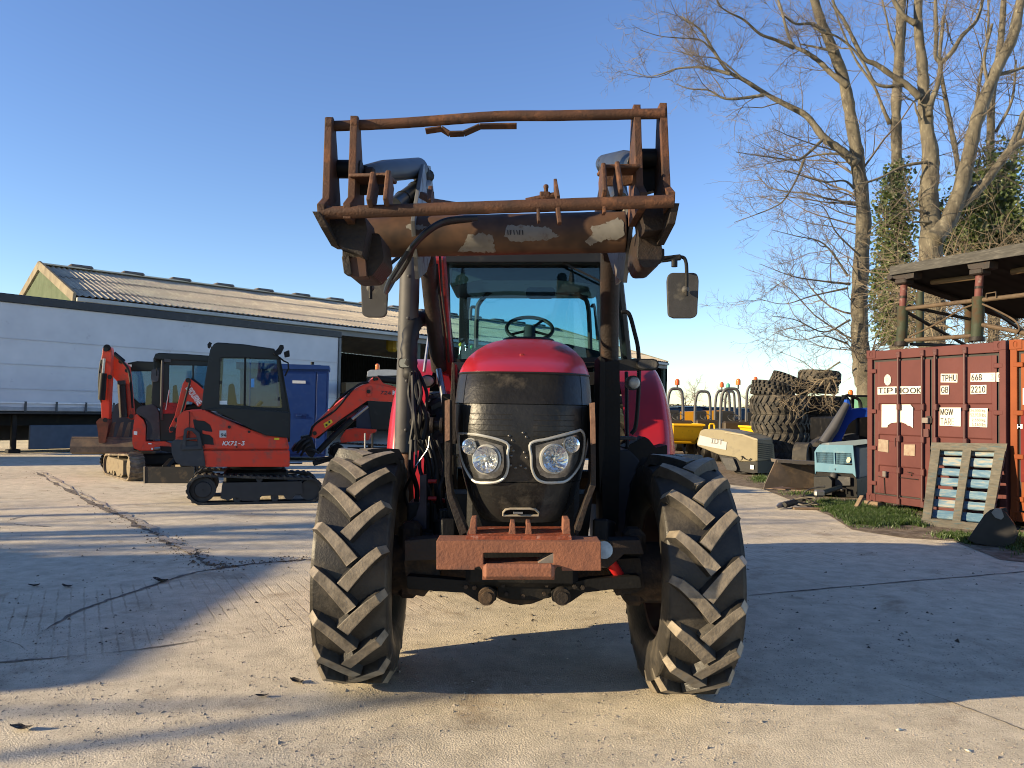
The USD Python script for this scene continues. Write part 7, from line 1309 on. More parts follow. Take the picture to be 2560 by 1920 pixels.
YB_.part('skip_body', FR.plate([(1690, 1030), (1810, 1026), (1812, 1060), (1690, 1062)], 36, 1.6, rnd=0.05), mat('amber_yellow', (0.62, 0.28, 0.012), (0.55, 0.24, 0.012), 0.45, 3)); YB_.part('skip_base', FR.plate([(1700, 1062), (1800, 1060), (1800, 1098), (1700, 1100)], 36.2, 1.2), DSE)
YB2 = Thing('yellow_railing', 'yellow tubular step railing in front of the dumpers', 'railing', (P(1780, 1080, 24)[0], 24, 0))
YB2.part('rail', tube(bend([P(1773, 1095, 24), P(1774, 1064, 24), P(1780, 1060, 24), P(1786, 1064, 24), P(1787, 1095, 24)], 4), 0.03, 8), DYE); YB2.part('step_plate', box(P(1780, 1096, 24.2), (0.4, 0.4, 0.05), 0.01), DYE)
# row of dark vehicles far behind
FV = [mat('far_green_body', (0.02, 0.035, 0.022), None, 0.35, 1), mat('far_dark_body', (0.022, 0.023, 0.026), None, 0.3, 1), mat('far_navy_body', (0.02, 0.025, 0.045), None, 0.3, 1)]
for i, (u, lab) in enumerate(((1690, 'dark green off-road vehicle parked at the left end of the far row'), (1722, 'dark vehicle second in the far row behind the dumpers'), (1752, 'black vehicle in the far row between two dumper roll bars'), (1790, 'dark navy vehicle in the far row right of the lone roll bar'), (1835, 'dark vehicle in the far row behind the tallest roll bar'), (1872, 'dark vehicle at the right end of the far row beside the tyre stack'))):
    Yv = 52; c = P(u, 1040, Yv); T = Thing('parked_vehicle', lab, 'vehicle', (c[0], Yv, 0), 0, group='dark vehicles parked in the far row')
    hw = 0.9; zr = 1.95 + 0.1 * math.sin(i * 2.3); x = c[0]
    body = prism([(-2.2, 0.45), (2.2, 0.45), (2.2, 1.05), (1.3, 1.15), (0.8, zr - 0.06), (-2.0, zr), (-2.2, 1.1)], -hw, 2 * hw); v = body.vertices.copy(); body.vertices = np.stack([x + v[:, 1], Yv - v[:, 0], v[:, 2]], 1); body.invert()
    T.part('body', body, FV[i % 3]); T.part('windscreen', grid(np.array([[(x - 0.75, Yv - 1.26, 1.2), (x + 0.75, Yv - 1.26, 1.2)], [(x - 0.68, Yv - 0.88, zr - 0.12), (x + 0.68, Yv - 0.88, zr - 0.12)]]) + np.array([0, -0.03, 0])), mat('far_screen', (0.05, 0.075, 0.085), None, 0.1, 2, spec=0.8))
    for s in (-1, 1): T.part('wheel', revolve([(-0.1, 0.1), (-0.1, 0.34), (0.1, 0.34), (0.1, 0.1)], 16, 'x', (x + s * 0.85, Yv - 1.4, 0.34)), RUBBER); T.part('headlight', cyl((x + s * 0.65, Yv - 2.19, 0.85), (x + s * 0.65, Yv - 2.23, 0.85), 0.1, 10), SILV)
# ------------------------------------------------------------------ trees
BARK = mat('bark', (0.165, 0.146, 0.108), (0.066, 0.058, 0.045), 0.9, 5, stretch=(1, 1, 0.35), dirt=(0.25, 0.23, 0.175), damt=0.36, dscale=10, bump=1.0, bscale=18)
TWIG = mat('twig_bark', (0.165, 0.138, 0.108), (0.11, 0.092, 0.074), 0.85, 2)
IVY = leafmat('ivy_leaf', (0.06, 0.085, 0.022), (0.23, 0.25, 0.075), 0.25)
LITTER = leafmat('dead_leaf', (0.10, 0.055, 0.025), (0.22, 0.13, 0.06), 0.2)

def sticks(lines, n=3):
    """many thin tubes at once: lines (N, K, 3) points, radii (N, K)"""
    pts, rad = lines; N, Kk = rad.shape
    tg = np.gradient(pts, axis=1); tg /= np.linalg.norm(tg, axis=2, keepdims=True) + 1e-9
    ref = np.where(np.abs(tg[..., 2:3]) < 0.9, np.array([0, 0, 1.0]), np.array([1.0, 0, 0])); X = np.cross(tg, ref); X /= np.linalg.norm(X, axis=2, keepdims=True) + 1e-9; Yv = np.cross(tg, X)
    a = np.arange(n) * 2 * math.pi / n
    v = pts[:, :, None] + rad[:, :, None, None] * (np.cos(a)[:, None] * X[:, :, None] + np.sin(a)[:, None] * Yv[:, :, None])
    i = np.arange(Kk - 1)[:, None]; j = np.arange(n)[None]; A = i * n + j; B = i * n + (j + 1) % n; C = (i + 1) * n + (j + 1) % n; D = (i + 1) * n + j
    f = np.concatenate([np.stack([A, B, C], -1).reshape(-1, 3), np.stack([A, C, D], -1).reshape(-1, 3)])
    F = (f[None] + (np.arange(N) * Kk * n)[:, None, None]).reshape(-1, 3)
    return v.reshape(-1, 3), F
def unit(v): return v / (np.linalg.norm(v, axis=-1, keepdims=True) + 1e-9)
def shoots(g, base, dirs, length, r0, Kk=5, curl=0.35, sag=0.0, up=0.15):
    """curved shoots from base points"""
    N = len(base); d = unit(dirs); pts = [base]; seg = (length / (Kk - 1))[:, None]; dr = unit(g.normal(size=(N, 3)))
    for k in range(Kk - 1):
        d = unit(d + dr * curl / (Kk - 1) + g.normal(size=(N, 3)) * 0.16 + np.array([0, 0, up - sag]) * (k + 1) / Kk * 0.5); pts.append(pts[-1] + d * seg)
    pts = np.stack(pts, 1); rad = np.linspace(1, 0.35, Kk)[None] * np.asarray(r0)[:, None] * np.ones((N, 1))
    return pts, rad
def along(g, pts, rad, n, t0=0.2, t1=1.0):
    """n random stations on each line: point, tangent, radius"""
    N, Kk = rad.shape; t = (t0 + (t1 - t0) * g.random((N, n))) * (Kk - 1 - 1e-6); i = t.astype(int); f = (t - i)[..., None]; r_ = np.arange(N)[:, None]
    p = pts[r_, i] * (1 - f) + pts[r_, i + 1] * f; d = unit(pts[r_, i + 1] - pts[r_, i]); r = rad[r_, i]
    return p.reshape(-1, 3), d.reshape(-1, 3), r.reshape(-1)
def side(g, d, ang):
    q = unit(np.cross(d, g.normal(size=d.shape))); a = np.radians(ang + g.normal(0, 12, len(d)))[:, None]; return d * np.cos(a) + q * np.sin(a)
class Tree:
    def __init__(s, label, base, seed, group='bare trees on the right'):
        s.T = Thing('bare_tree', label, 'tree', base, 0, group=group); s.g = np.random.default_rng(seed); s.lines = []; s.bits = []
    def limb(s, px, r0, r1, name='limb', dY=0, n=10, wob=0.02, twigs=True, mt=None):
        c = bend([P(u, v, Y) for u, v, Y in px], 5); t = np.linspace(0, 1, len(c)); r = r0 + (r1 - r0) * t ** 0.6; g = s.g
        c = c + np.cumsum(g.normal(0, wob * 0.3, c.shape), 0) * np.array([1, 1, 0.3]) * (r0 * 2)
        m_ = tube(c, r * (1 + g.normal(0, 0.05, len(c))), n)
        v = m_.vertices; nv = meshkit.fbm(v * np.array([6, 6, 2.5]), 3, 3)[:, None] - 0.5
        k = np.repeat(c, n, 0); dd = v[:len(k)] - k; m_.vertices[:len(k)] = k + dd * (1 + 0.28 * nv[:len(k)])
        s.T.part(name, m_, mt or BARK, smooth=True)
        if twigs: s.lines.append((c, r))
        return c, r
    def grow(s, per_m=2.2, L1=(0.9, 2.4), n2=7, n3=4, bias=(0, 0, 0), t0=0.15, rt=0.014, sag=0.0, up=0.2, lines=None, ang=58, kk=3, n4=0):
        g = s.g; P0, D0, R0 = [], [], []
        for c, r in (s.lines if lines is None else lines):
            L = np.linalg.norm(np.diff(c, axis=0), axis=1).sum(); n = max(2, int(L * per_m)); p, d, rr = along(g, c[None], r[None], n, t0, 1.0); P0.append(p); D0.append(d); R0.append(rr)
        P0, D0, R0 = np.vstack(P0), np.vstack(D0), np.concatenate(R0); N = len(P0)
        D1 = side(g, D0, ang) + np.array(bias); ln = g.uniform(*L1, N); p1, r1 = shoots(g, P0, D1, ln, np.minimum(R0 * 0.7, rt * (0.6 + 0.8 * g.random(N)) * ln / 1.6), 7, 0.5, sag, up)
        s.bits.append(sticks((p1, r1), 4)); q, d, rr = along(g, p1, r1, n2, 0.15, 1.0); N2 = len(q)
        p2, r2 = shoots(g, q, side(g, d, 45), g.uniform(0.35, 0.95, N2) * np.repeat(ln, n2) / 1.9, np.maximum(rr * 0.62, 0.0042), 5, 0.5, sag, up); s.bits.append(sticks((p2, r2), 3))
        if n3:
            q, d, rr = along(g, p2, r2, n3, 0.2, 1.0); N3 = len(q); p3, r3 = shoots(g, q, side(g, d, 42), g.uniform(0.12, 0.42, N3), np.maximum(rr * 0.62, 0.0034), 4, 0.5, sag, up); s.bits.append(sticks((p3, r3), 3))
            if n4:
                q, d, rr = along(g, p3, r3, n4, 0.3, 1.0); p4, r4 = shoots(g, q, side(g, d, 40), g.uniform(0.06, 0.2, len(q)), np.maximum(rr * 0.7, 0.003), 3, 0.4, sag, up); s.bits.append(sticks((p4, r4), 3))
    def crown(s, name='crown', mt=None):
        o, V, F = 0, [], []
        for v, f in s.bits: V.append(v); F.append(f + o); o += len(v)
        s.T.part(name, trimesh.Trimesh(np.vstack(V), np.vstack(F), process=False), mt or TWIG, kind='stuff', smooth=False); s.bits = []
def leaves(g, pts, nrm, size, spread=0.9):
    """single ivy leaves, five-cornered, facing roughly along nrm"""
    N = len(pts); n = unit(nrm + g.normal(0, spread, (N, 3))); x = unit(np.cross(n, g.normal(size=(N, 3)))); y = np.cross(n, x); sz = size * g.uniform(0.6, 1.3, N)[:, None]
    sh = [(0, -0.5), (0.5, -0.25), (0.36, 0.18), (0, 0.62), (-0.36, 0.18), (-0.5, -0.25)]
    v = np.stack([pts + sz * (a * x + b * y) + sz * n * (0.12 if i in (1, 5) else 0) for i, (a, b) in enumerate(sh)], 1).reshape(-1, 3)
    f = np.array([[0, 1, 2], [0, 2, 3], [0, 3, 4], [0, 4, 5]]); return trimesh.Trimesh(v, (f[None] + (np.arange(N) * 6)[:, None, None]).reshape(-1, 3), process=False)

def y3(pts, Y): return [(u, v, Y) for u, v in pts]
t1 = Tree('tall bare tree whose single trunk rises behind the tyre pile, left edge of the group', PG(2168, 1160) * 0 + np.array([P(2172, 1000, 20)[0], 20, 0]), 3)
T1TR = y3([(2185, 1180), (2170, 1000), (2155, 930), (2150, 850), (2150, 760), (2155, 640), (2160, 540), (2150, 440), (2140, 360), (2122, 260), (2108, 190), (2090, 140), (2064, 80), (2045, 30), (2025, -40)], 20)
tr_c, tr_r = t1.limb(T1TR, 0.30, 0.10, 'trunk', n=16, twigs=False)
for L, r0, r1 in (([(2142, 410), (2105, 378), (2060, 344), (2032, 308), (2008, 284), (1965, 262), (1920, 238), (1860, 200), (1820, 178), (1785, 130), (1755, 80), (1725, 55), (1700, 40)], 0.135, 0.02),
                  ([(1910, 238), (1840, 247), (1805, 244), (1770, 225), (1725, 222), (1690, 210)], 0.05, 0.012), ([(1825, 185), (1775, 172), (1740, 168), (1690, 172), (1650, 186), (1615, 190), (1570, 172)], 0.05, 0.008),
                  ([(1785, 130), (1750, 100), (1700, 95), (1650, 90), (1600, 75)], 0.03, 0.007), ([(1860, 200), (1800, 150), (1740, 140), (1680, 125)], 0.03, 0.007), ([(2058, 348), (2010, 392), (1985, 400), (1940, 395), (1890, 388), (1840, 380)], 0.05, 0.009),
                  ([(2140, 400), (2100, 386), (2060, 385), (2010, 395)], 0.05, 0.02), ([(2010, 400), (1990, 450), (1960, 500), (1930, 520), (1880, 540), (1835, 556)], 0.04, 0.008), ([(2135, 470), (2110, 452), (2060, 455), (2000, 438), (1960, 425)], 0.04, 0.01),
                  ([(2120, 215), (2080, 185), (2050, 155), (2015, 130), (1985, 115), (1968, 80), (1955, 30), (1935, -30)], 0.085, 0.03), ([(1985, 120), (1940, 100), (1900, 85), (1860, 50), (1820, 30), (1795, 10), (1790, -20)], 0.055, 0.012), ([(2090, 130), (2050, 120), (2000, 110)], 0.05, 0.02), ([(2060, 80), (2030, 60), (1990, 60), (1960, 40)], 0.06, 0.02),
                  ([(2150, 640), (2090, 580), (2060, 520), (2010, 505)], 0.03, 0.006), ([(2120, 690), (2060, 610), (1990, 590), (1930, 575)], 0.035, 0.006), ([(2125, 710), (2050, 702), (1980, 690), (1900, 660)], 0.04, 0.006), ([(2120, 720), (2030, 740), (1960, 760), (1890, 745)], 0.03, 0.006), ([(2125, 800), (2060, 830), (1990, 800), (1930, 790)], 0.035, 0.006), ([(2120, 860), (2060, 840), (2000, 850), (1930, 830)], 0.03, 0.006), ([(2100, 905), (2050, 930), (2000, 900), (1950, 880)], 0.025, 0.005)):
    dy_ = t1.g.normal(0, 0.9); t1.limb([(u, v, 19.7 + dy_ * i / len(L)) for i, (u, v) in enumerate(L)], r0, r1, n=9)
t1.grow(3.0, (0.6, 1.7), 7, 4, bias=(-0.2, -0.1, 0.05), t0=0.12, rt=0.013, up=0.25, n4=2)
lo = [(tr_c[a:b], tr_r[a:b]) for a, b in ((8, 40),)]
t1.grow(6.5, (1.4, 3.2), 7, 4, bias=(-0.5, -0.2, -0.02), t0=0.0, rt=0.014, up=0.12, lines=lo, ang=70); t1.grow(2.5, (0.8, 1.6), 6, 3, bias=(0.6, -0.2, 0.0), t0=0.0, rt=0.012, lines=lo, ang=70)
t1.crown()
t2 = Tree('slender tree with an ivy-wrapped trunk between the two bigger trees', np.array([P(2240, 1000, 23)[0], 23, 0]), 4)
c2, r2_ = t2.limb(y3([(2235, 1180), (2240, 900), (2242, 700), (2240, 560), (2240, 440), (2240, 340), (2240, 250), (2246, 160), (2250, 80), (2255, -30)], 23), 0.22, 0.12, 'trunk', n=14)
for L, r0, r1 in (([(2225, 310), (2205, 265), (2185, 215), (2140, 150), (2100, 60), (2080, 0)], 0.07, 0.02), ([(2245, 140), (2225, 90), (2215, 40), (2200, -20)], 0.05, 0.02), ([(2252, 230), (2256, 180), (2262, 90), (2270, 0)], 0.05, 0.02)): t2.limb(y3(L, 23), r0, r1)
t2.grow(1.6, (0.8, 2.0), 6, 3, t0=0.35, rt=0.012, up=0.25); t2.crown()
g = t2.g; n = 9000; zz_ = g.beta(1.4, 1.1, n); vv = 405 + (860 - 405) * zz_; wv = np.interp(vv, [400, 450, 520, 600, 680, 740, 800, 860], [16, 26, 37, 36, 40, 50, 34, 20]); uu = 2238 + np.interp(vv, [400, 600, 700, 860], [0, -4, -12, 2]) + wv * (g.random(n) * 2 - 1) * (0.7 + 0.5 * meshkit.fbm(np.stack([vv / 30, vv * 0, vv * 0], 1), 2, 4)); dep = g.normal(0, 0.35, n)
lp_ = np.array([P(a, b, 22.8) for a, b in zip(uu, vv)]) + np.stack([0 * dep, dep, 0 * dep], 1); t2.T.part('ivy', leaves(g, lp_, np.tile([-0.4, -0.6, 0.3], (n, 1)), 0.085), IVY, kind='stuff', smooth=False)
t3 = Tree('biggest bare tree forking low into two thick leaning trunks behind the canopy', np.array([P(2325, 900, 19)[0], 19, 0]), 5)
t3.limb(y3([(2325, 1150), (2330, 800), (2328, 640), (2330, 560), (2326, 500), (2330, 430), (2332, 380), (2322, 320), (2314, 260), (2310, 200), (2302, 130), (2296, 60), (2300, -30)], 19), 0.36, 0.09, 'trunk', n=18)
t3.limb(y3([(2330, 600), (2365, 560), (2400, 480), (2420, 400), (2440, 310), (2470, 230), (2500, 160), (2535, 90), (2550, 20), (2560, -30)], 18.8), 0.24, 0.10, 'trunk', n=16)
for L, r0, r1 in (([(2390, 520), (2450, 470), (2490, 420), (2530, 370), (2580, 345), (2640, 320)], 0.13, 0.08), ([(2300, 245), (2270, 215), (2230, 188), (2190, 160), (2160, 145), (2130, 90), (2110, 50), (2090, 20), (2075, -20)], 0.10, 0.03), ([(2255, 212), (2215, 216), (2185, 205), (2160, 160), (2130, 120), (2090, 90), (2060, 82), (2035, 70)], 0.05, 0.02), ([(2322, 290), (2328, 255), (2345, 210), (2352, 160), (2340, 140), (2342, 90), (2340, 40), (2338, -20)], 0.085, 0.04), ([(2350, 160), (2380, 130), (2405, 90), (2435, 60), (2450, 30), (2460, -20)], 0.07, 0.035), ([(2290, 60), (2260, 40), (2240, 10), (2225, -20)], 0.08, 0.05), ([(2302, 300), (2290, 275), (2285, 255), (2258, 240)], 0.04, 0.015),
                  ([(2318, 405), (2260, 415), (2210, 440), (2170, 455), (2140, 460)], 0.045, 0.02), ([(2312, 530), (2290, 525), (2265, 525)], 0.04, 0.015), ([(2325, 555), (2280, 555)], 0.04, 0.02), ([(2440, 310), (2470, 230), (2460, 150), (2480, 60)], 0.06, 0.03), ([(2480, 190), (2540, 175), (2600, 150)], 0.06, 0.03), ([(2520, 380), (2545, 320), (2560, 280), (2600, 260)], 0.07, 0.04), ([(2430, 460), (2500, 440), (2560, 470), (2600, 480)], 0.03, 0.01), ([(2440, 430), (2450, 380), (2420, 345)], 0.025, 0.01)):
    t3.limb(y3(L, 18.8), r0, r1)
t3.grow(1.9, (0.7, 1.9), 6, 4, t0=0.25, rt=0.012, up=0.25, n4=1); t3.crown()
t4 = Tree('ivy-choked tree at the right edge behind the fork of the biggest tree', np.array([P(2490, 900, 23)[0], 23, 0]), 6)
t4.limb(y3([(2480, 1150), (2486, 700), (2485, 560), (2478, 440), (2476, 340), (2480, 240), (2500, 120), (2510, 0)], 23), 0.20, 0.08, 'trunk')
for L, r0, r1 in (([(2520, 620), (2525, 500), (2535, 400), (2560, 300), (2590, 200)], 0.11, 0.06), ([(2505, 560), (2495, 480), (2500, 420)], 0.07, 0.03), ([(2400, 560), (2395, 420), (2380, 330), (2365, 250), (2350, 150), (2360, 40)], 0.10, 0.05), ([(2530, 640), (2560, 560), (2600, 500)], 0.09, 0.06), ([(2430, 330), (2450, 200), (2470, 80), (2470, -20)], 0.05, 0.03), ([(2490, 330), (2530, 250), (2540, 150)], 0.05, 0.03)): t4.limb(y3(L, 23), r0, r1)
t4.grow(2.6, (0.8, 2.4), 7, 4, t0=0.3, rt=0.012, up=0.25); t4.crown()
g = t4.g; n = 16000; cs = np.array([(2470, 520, 50, 60), (2440, 590, 60, 40), (2500, 590, 60, 45), (2480, 440, 22, 60), (2540, 600, 40, 40), (2400, 600, 30, 30), (2375, 520, 22, 30), (2300, 780, 40, 50)]); w = np.array([0.24, 0.18, 0.22, 0.12, 0.12, 0.06, 0.03, 0.03]); k = g.choice(len(cs), n, p=w); uv = cs[k, :2] + g.normal(0, 0.55, (n, 2)) * cs[k, 2:]; dep = g.normal(0, 0.7, n)
lp_ = np.array([P(a, b, 22.5) for a, b in uv]) + np.stack([0 * dep, dep, 0 * dep], 1); t4.T.part('ivy', leaves(g, lp_, np.tile([-0.4, -0.6, 0.3], (n, 1)), 0.09), IVY, kind='stuff', smooth=False)
# thicket of dead branches behind the canopy
BRU = Thing('brushwood', 'tangle of pale dead branches between the canopy legs and behind its roof', 'brushwood', np.array([P(2450, 800, 19)[0], 17, 0]), 0, kind='stuff')
g = np.random.default_rng(12); N = 280; base = np.array([P(u, v, y) for u, v, y in zip(g.uniform(2300, 2640, N), g.uniform(640, 930, N), g.uniform(16.5, 19, N))]); pts, rad = shoots(g, base, g.normal(size=(N, 3)) * [1.2, 0.6, 0.5], g.uniform(1.0, 2.6, N), 0.006 + 0.014 * g.random(N) ** 2, 7, 0.9, 0.1, 0.1)
q, d, rr = along(g, pts, rad, 6, 0.1, 1.0); p2, r2 = shoots(g, q, side(g, d, 45), g.uniform(0.3, 1.0, len(q)), np.maximum(rr * 0.6, 0.004), 5, 0.6); q3, d3, rr3 = along(g, p2, r2, 2, 0.2, 1.0); p3, r3 = shoots(g, q3, side(g, d3, 45), g.uniform(0.15, 0.5, len(q3)), np.maximum(rr3 * 0.6, 0.0035), 4, 0.6)
V, F, o = [], [], 0
for v, f in (sticks((pts, rad), 4), sticks((p2, r2), 3), sticks((p3, r3), 3)): V.append(v); F.append(f + o); o += len(v)
BRU.part('branches', trimesh.Trimesh(np.vstack(V), np.vstack(F), process=False), mat('dead_wood', (0.25, 0.20, 0.135), (0.16, 0.128, 0.09), 0.85, 3), kind='stuff', smooth=False)
# fallen branch over the tyres
FB = Thing('fallen_branch', 'bare branch hanging over the front of the tyre pile', 'branch', P(2060, 980, 20.9), 0); g = np.random.default_rng(9)
MAINB = [[(2090, 945), (2050, 950), (2020, 975), (1990, 990), (1972, 998)], [(2060, 950), (2030, 990), (2010, 1020), (1995, 1030)], [(2075, 955), (2060, 985), (2070, 1010), (2085, 1020)], [(2045, 955), (2010, 1000), (1985, 1025), (1975, 1020)], [(2100, 935), (2070, 950), (2030, 965), (1985, 965)], [(2080, 940), (2090, 980), (2065, 1000)]]
lines = []
for i, px in enumerate(MAINB):
    c = bend([P(u, v, 20.75) + [0, g.normal(0, 0.05), 0] for u, v in px], 4); r = np.linspace(0.026, 0.010, len(c)); FB.part('stem', tube(c, r, 7), mat('dead_wood', (0.36, 0.29, 0.19))); lines.append((c, r))
bits = []
for c, r in lines:
    p, d, rr = along(g, c[None], r[None], 12, 0.1, 1.0); a, b = shoots(g, p, side(g, d, 50) + [0, -0.3, 0], g.uniform(0.25, 0.8, len(p)), np.full(len(p), 0.008), 5, 0.6); bits.append(sticks((a, b), 4)); p, d, rr = along(g, a, b, 3, 0.3, 1.0); a, b = shoots(g, p, side(g, d, 45), g.uniform(0.1, 0.3, len(p)), np.full(len(p), 0.005), 4, 0.6); bits.append(sticks((a, b), 3))
V, F, o = [], [], 0
for v, f in bits: V.append(v); F.append(f + o); o += len(v)
FB.part('twigs', trimesh.Trimesh(np.vstack(V), np.vstack(F), process=False), mat('dead_wood', (0.36, 0.29, 0.19)), kind='stuff', smooth=False)
# far hedge and far small trees
hd = np.random.default_rng(15); n = 26000; hx_ = hd.uniform(-40, 150, n); hh = 1.3 + 2.6 * meshkit.fbm(np.stack([hx_ * 0.11, hx_ * 0, hx_ * 0], 1), 4, 3); hp_ = np.stack([hx_, 170 + hd.normal(0, 3, n), hd.random(n) ** 0.7 * hh], 1)
single('far_treeline', leaves(hd, hp_, np.tile([-0.5, -0.6, 0.4], (n, 1)), 0.75, 1.0), leafmat('far_hedge', (0.07, 0.065, 0.035), (0.16, 0.13, 0.085), 0.2), 'low brown treeline along the horizon behind the dumpers', 'treeline', kind='stuff', smooth=False)
for i, (u, vt, lab) in enumerate(((1735, 962, 'small hazy bare tree on the horizon between the left two roll bars'), (1712, 985, 'small bare tree on the horizon behind the leftmost roll bar'), (1810, 990, 'small bare tree on the horizon between the middle roll bars'), (1868, 985, 'small bare tree on the horizon left of the tyre pile'))):
    Y = 120; T = Tree(lab, np.array([P(u, 1030, Y)[0], Y, 0]), 30 + i, 'bare trees on the horizon'); top = P(u, vt, Y); T.limb([(u, 1043, Y), (u + 2, (1040 + vt) / 2, Y), (u, vt + 8, Y)], 0.16, 0.05, 'trunk', n=7)
    T.grow(4.2, (1.2, 3.0), 6, 4, t0=0.35, rt=0.03, up=0.3); s_sc = T.bits; T.bits = [(v, f) for v, f in T.bits]; T.crown(mt=mat('far_twigs', (0.30, 0.24, 0.19), None, 0.9, 1))

# ------------------------------------------------------------------ grass, litter, grit
g = np.random.default_rng(21)
def blades(pts, h, w):
    n = len(pts); a = g.random(n) * 6.283; d = np.stack([np.cos(a), np.sin(a), 0 * a], 1); l = g.normal(0, 0.45, (n, 3)) * [1, 1, 0]; hh = (h * g.uniform(0.5, 1.3, n))[:, None]
    p0, p1, m_, t = pts - d * w, pts + d * w, pts + l * hh * 0.35 + [0, 0, 1] * hh * 0.6, pts + l * hh + [0, 0, 1] * hh
    v = np.stack([p0, p1, m_ + d * w * 0.6, m_ - d * w * 0.6, t], 1).reshape(-1, 3); f = np.array([[0, 1, 2], [0, 2, 3], [3, 2, 4]]); return trimesh.Trimesh(v, (f[None] + (np.arange(n) * 5)[:, None, None]).reshape(-1, 3), process=False)
GR = []
for (u, v, su, sv, n) in ((2120, 1275, 60, 14, 5200), (2220, 1298, 80, 14, 6500), (2180, 1285, 90, 18, 5200), (2280, 1312, 40, 8, 1500), (2070, 1262, 40, 8, 1500), (1905, 1200, 22, 6, 1500), (2420, 1352, 25, 7, 900), (2380, 1342, 40, 6, 500), (2160, 1310, 60, 8, 1500), (2540, 1360, 30, 20, 900), (2020, 1236, 60, 4, 400)):
    q = np.stack([u + g.normal(0, 0.55, n) * su, v + g.normal(0, 0.55, n) * sv], 1); q = q[q[:, 1] > 1150]; pp = np.array([PG(*a) for a in q]); GR.append(pp)
GR = np.vstack(GR); GR[:, 2] = 0.004; GR = GR[meshkit.fbm(GR * 3.0, 3, 2) > 0.36]; import shapely; GR = GR[shapely.contains_xy(Polygon(vpoly).buffer(-0.03), GR[:, 0], GR[:, 1])]
single('grass', blades(GR, 0.068, 0.006), leafmat('grass_blade', (0.045, 0.08, 0.016), (0.17, 0.19, 0.055), 0.35), 'patch of short grass along the foot of the red container', 'grass', kind='stuff', smooth=False)
def chips(n, fn, size, seed):
    gg = np.random.default_rng(seed); p = fn(gg, n); n = len(p); base = np.array([[1, 0, 0], [-0.6, 0.8, 0], [-0.6, -0.8, 0], [0.1, 0.1, 0.8], [0, 0, -0.3]])
    a = gg.random(n) * 6.283; s_ = size * np.exp(gg.normal(0, 0.45, n)); c, s2 = np.cos(a), np.sin(a)
    b = base[None] * (1 + gg.normal(0, 0.25, (n, 5, 3))) * s_[:, None, None]; v = np.stack([b[..., 0] * c[:, None] - b[..., 1] * s2[:, None], b[..., 0] * s2[:, None] + b[..., 1] * c[:, None], b[..., 2] * 0.8], -1) + p[:, None]
    f = np.array([[0, 1, 3], [1, 2, 3], [2, 0, 3], [1, 0, 4], [2, 1, 4], [0, 2, 4]]); return trimesh.Trimesh(v.reshape(-1, 3), (f[None] + (np.arange(n) * 5)[:, None, None]).reshape(-1, 3), process=False)
def ground_pts(gg, n, v0=1560, v1=1990, k=1.0):
    q = np.stack([gg.uniform(-80, 2640, n), v0 + (v1 - v0) * gg.random(n) ** k], 1); p = np.array([PG(*a) for a in q]); return p[meshkit.fbm(p * 2.2, 3, 9) > 0.40]
single('grit', chips(17000, lambda gg, n: ground_pts(gg, n), 0.0036, 31), mat('grit_stone', (0.36, 0.32, 0.27), (0.16, 0.14, 0.12), 0.9, 90), 'fine loose grit scattered over the near concrete', 'grit', kind='stuff', smooth=False)
single('grit', chips(1800, lambda gg, n: ground_pts(gg, n, 1180, 1620, 1.0), 0.007, 32), mat('grit_dark', (0.11, 0.09, 0.07), (0.05, 0.042, 0.035), 0.9, 90), 'dark crumbs of dirt and leaf scattered over the middle of the yard', 'debris', kind='stuff', smooth=False)
def joint_pts(gg, n):
    c = bend([PG(*p) for p in [(87, 1180), (199, 1241), (325, 1302), (423, 1360), (481, 1389), (540, 1418), (660, 1406), (800, 1394)]], 12); i = gg.integers(0, len(c), n); return c[i] + np.stack([gg.normal(0, 0.13, n), gg.normal(0, 0.10, n), 0 * i + 0.008], 1)
single('grit', chips(700, joint_pts, 0.009, 33), mat('grit_brown', (0.16, 0.11, 0.07), (0.08, 0.055, 0.04), 0.9, 60), 'brown crumbs along the broken joint in the concrete', 'debris', kind='stuff', smooth=False)
# single pieces of rubbish one can count
for i, (u, v, s, lab) in enumerate(((55, 1826, 0.036, 'dark curled leaf lying in the lower left corner'), (742, 1708, 0.03, 'dark scrap on the concrete left of the left front tyre'), (655, 1744, 0.022, 'small dark stick on the concrete below the left front tyre scrap'), (402, 1456, 0.05, 'flat dark leaf in the shade by the crack'), (168, 1469, 0.035, 'dark leaf in the shade near the left edge'), (85, 1467, 0.03, 'dark leaf in the shade nearest the left edge'))):
    c = PG(u, v); gg = np.random.default_rng(60 + i); X = np.array([[(a * s * 1.6, b * s * 0.7, 0.008 + s * (0.55 * abs(a) ** 2 + 0.3 * b * b) + gg.normal(0, s * 0.08)) for b in np.linspace(-1, 1, 5) * (1 - 0.75 * abs(a) ** 2)] for a in np.linspace(-1, 1, 7)])
    item('leaf', shift(turn(grid(X), [0, 0, 1], gg.uniform(-30, 30)), c), mat('dark_leaf', (0.05, 0.04, 0.03), (0.025, 0.02, 0.018), 0.7, 30, dirt=(0.3, 0.27, 0.22), damt=0.35, dscale=25), lab, 'leaf', smooth=True)
for i, (u, v, lab) in enumerate(((2252, 1730, 'pale chip on the concrete in the sun below the big shadow'), (2420, 1878, 'white sliver of stone in the bottom right corner'), (2246, 1826, 'white sliver of stone right of the bottom middle'))): item('stone_chip', chips(1, lambda gg, n: np.array([PG(u, v) + [0, 0, 0.004]]), 0.014, 80 + i), mat('pale_chip', (0.6, 0.57, 0.5), None, 0.8, 20), lab, 'stone')

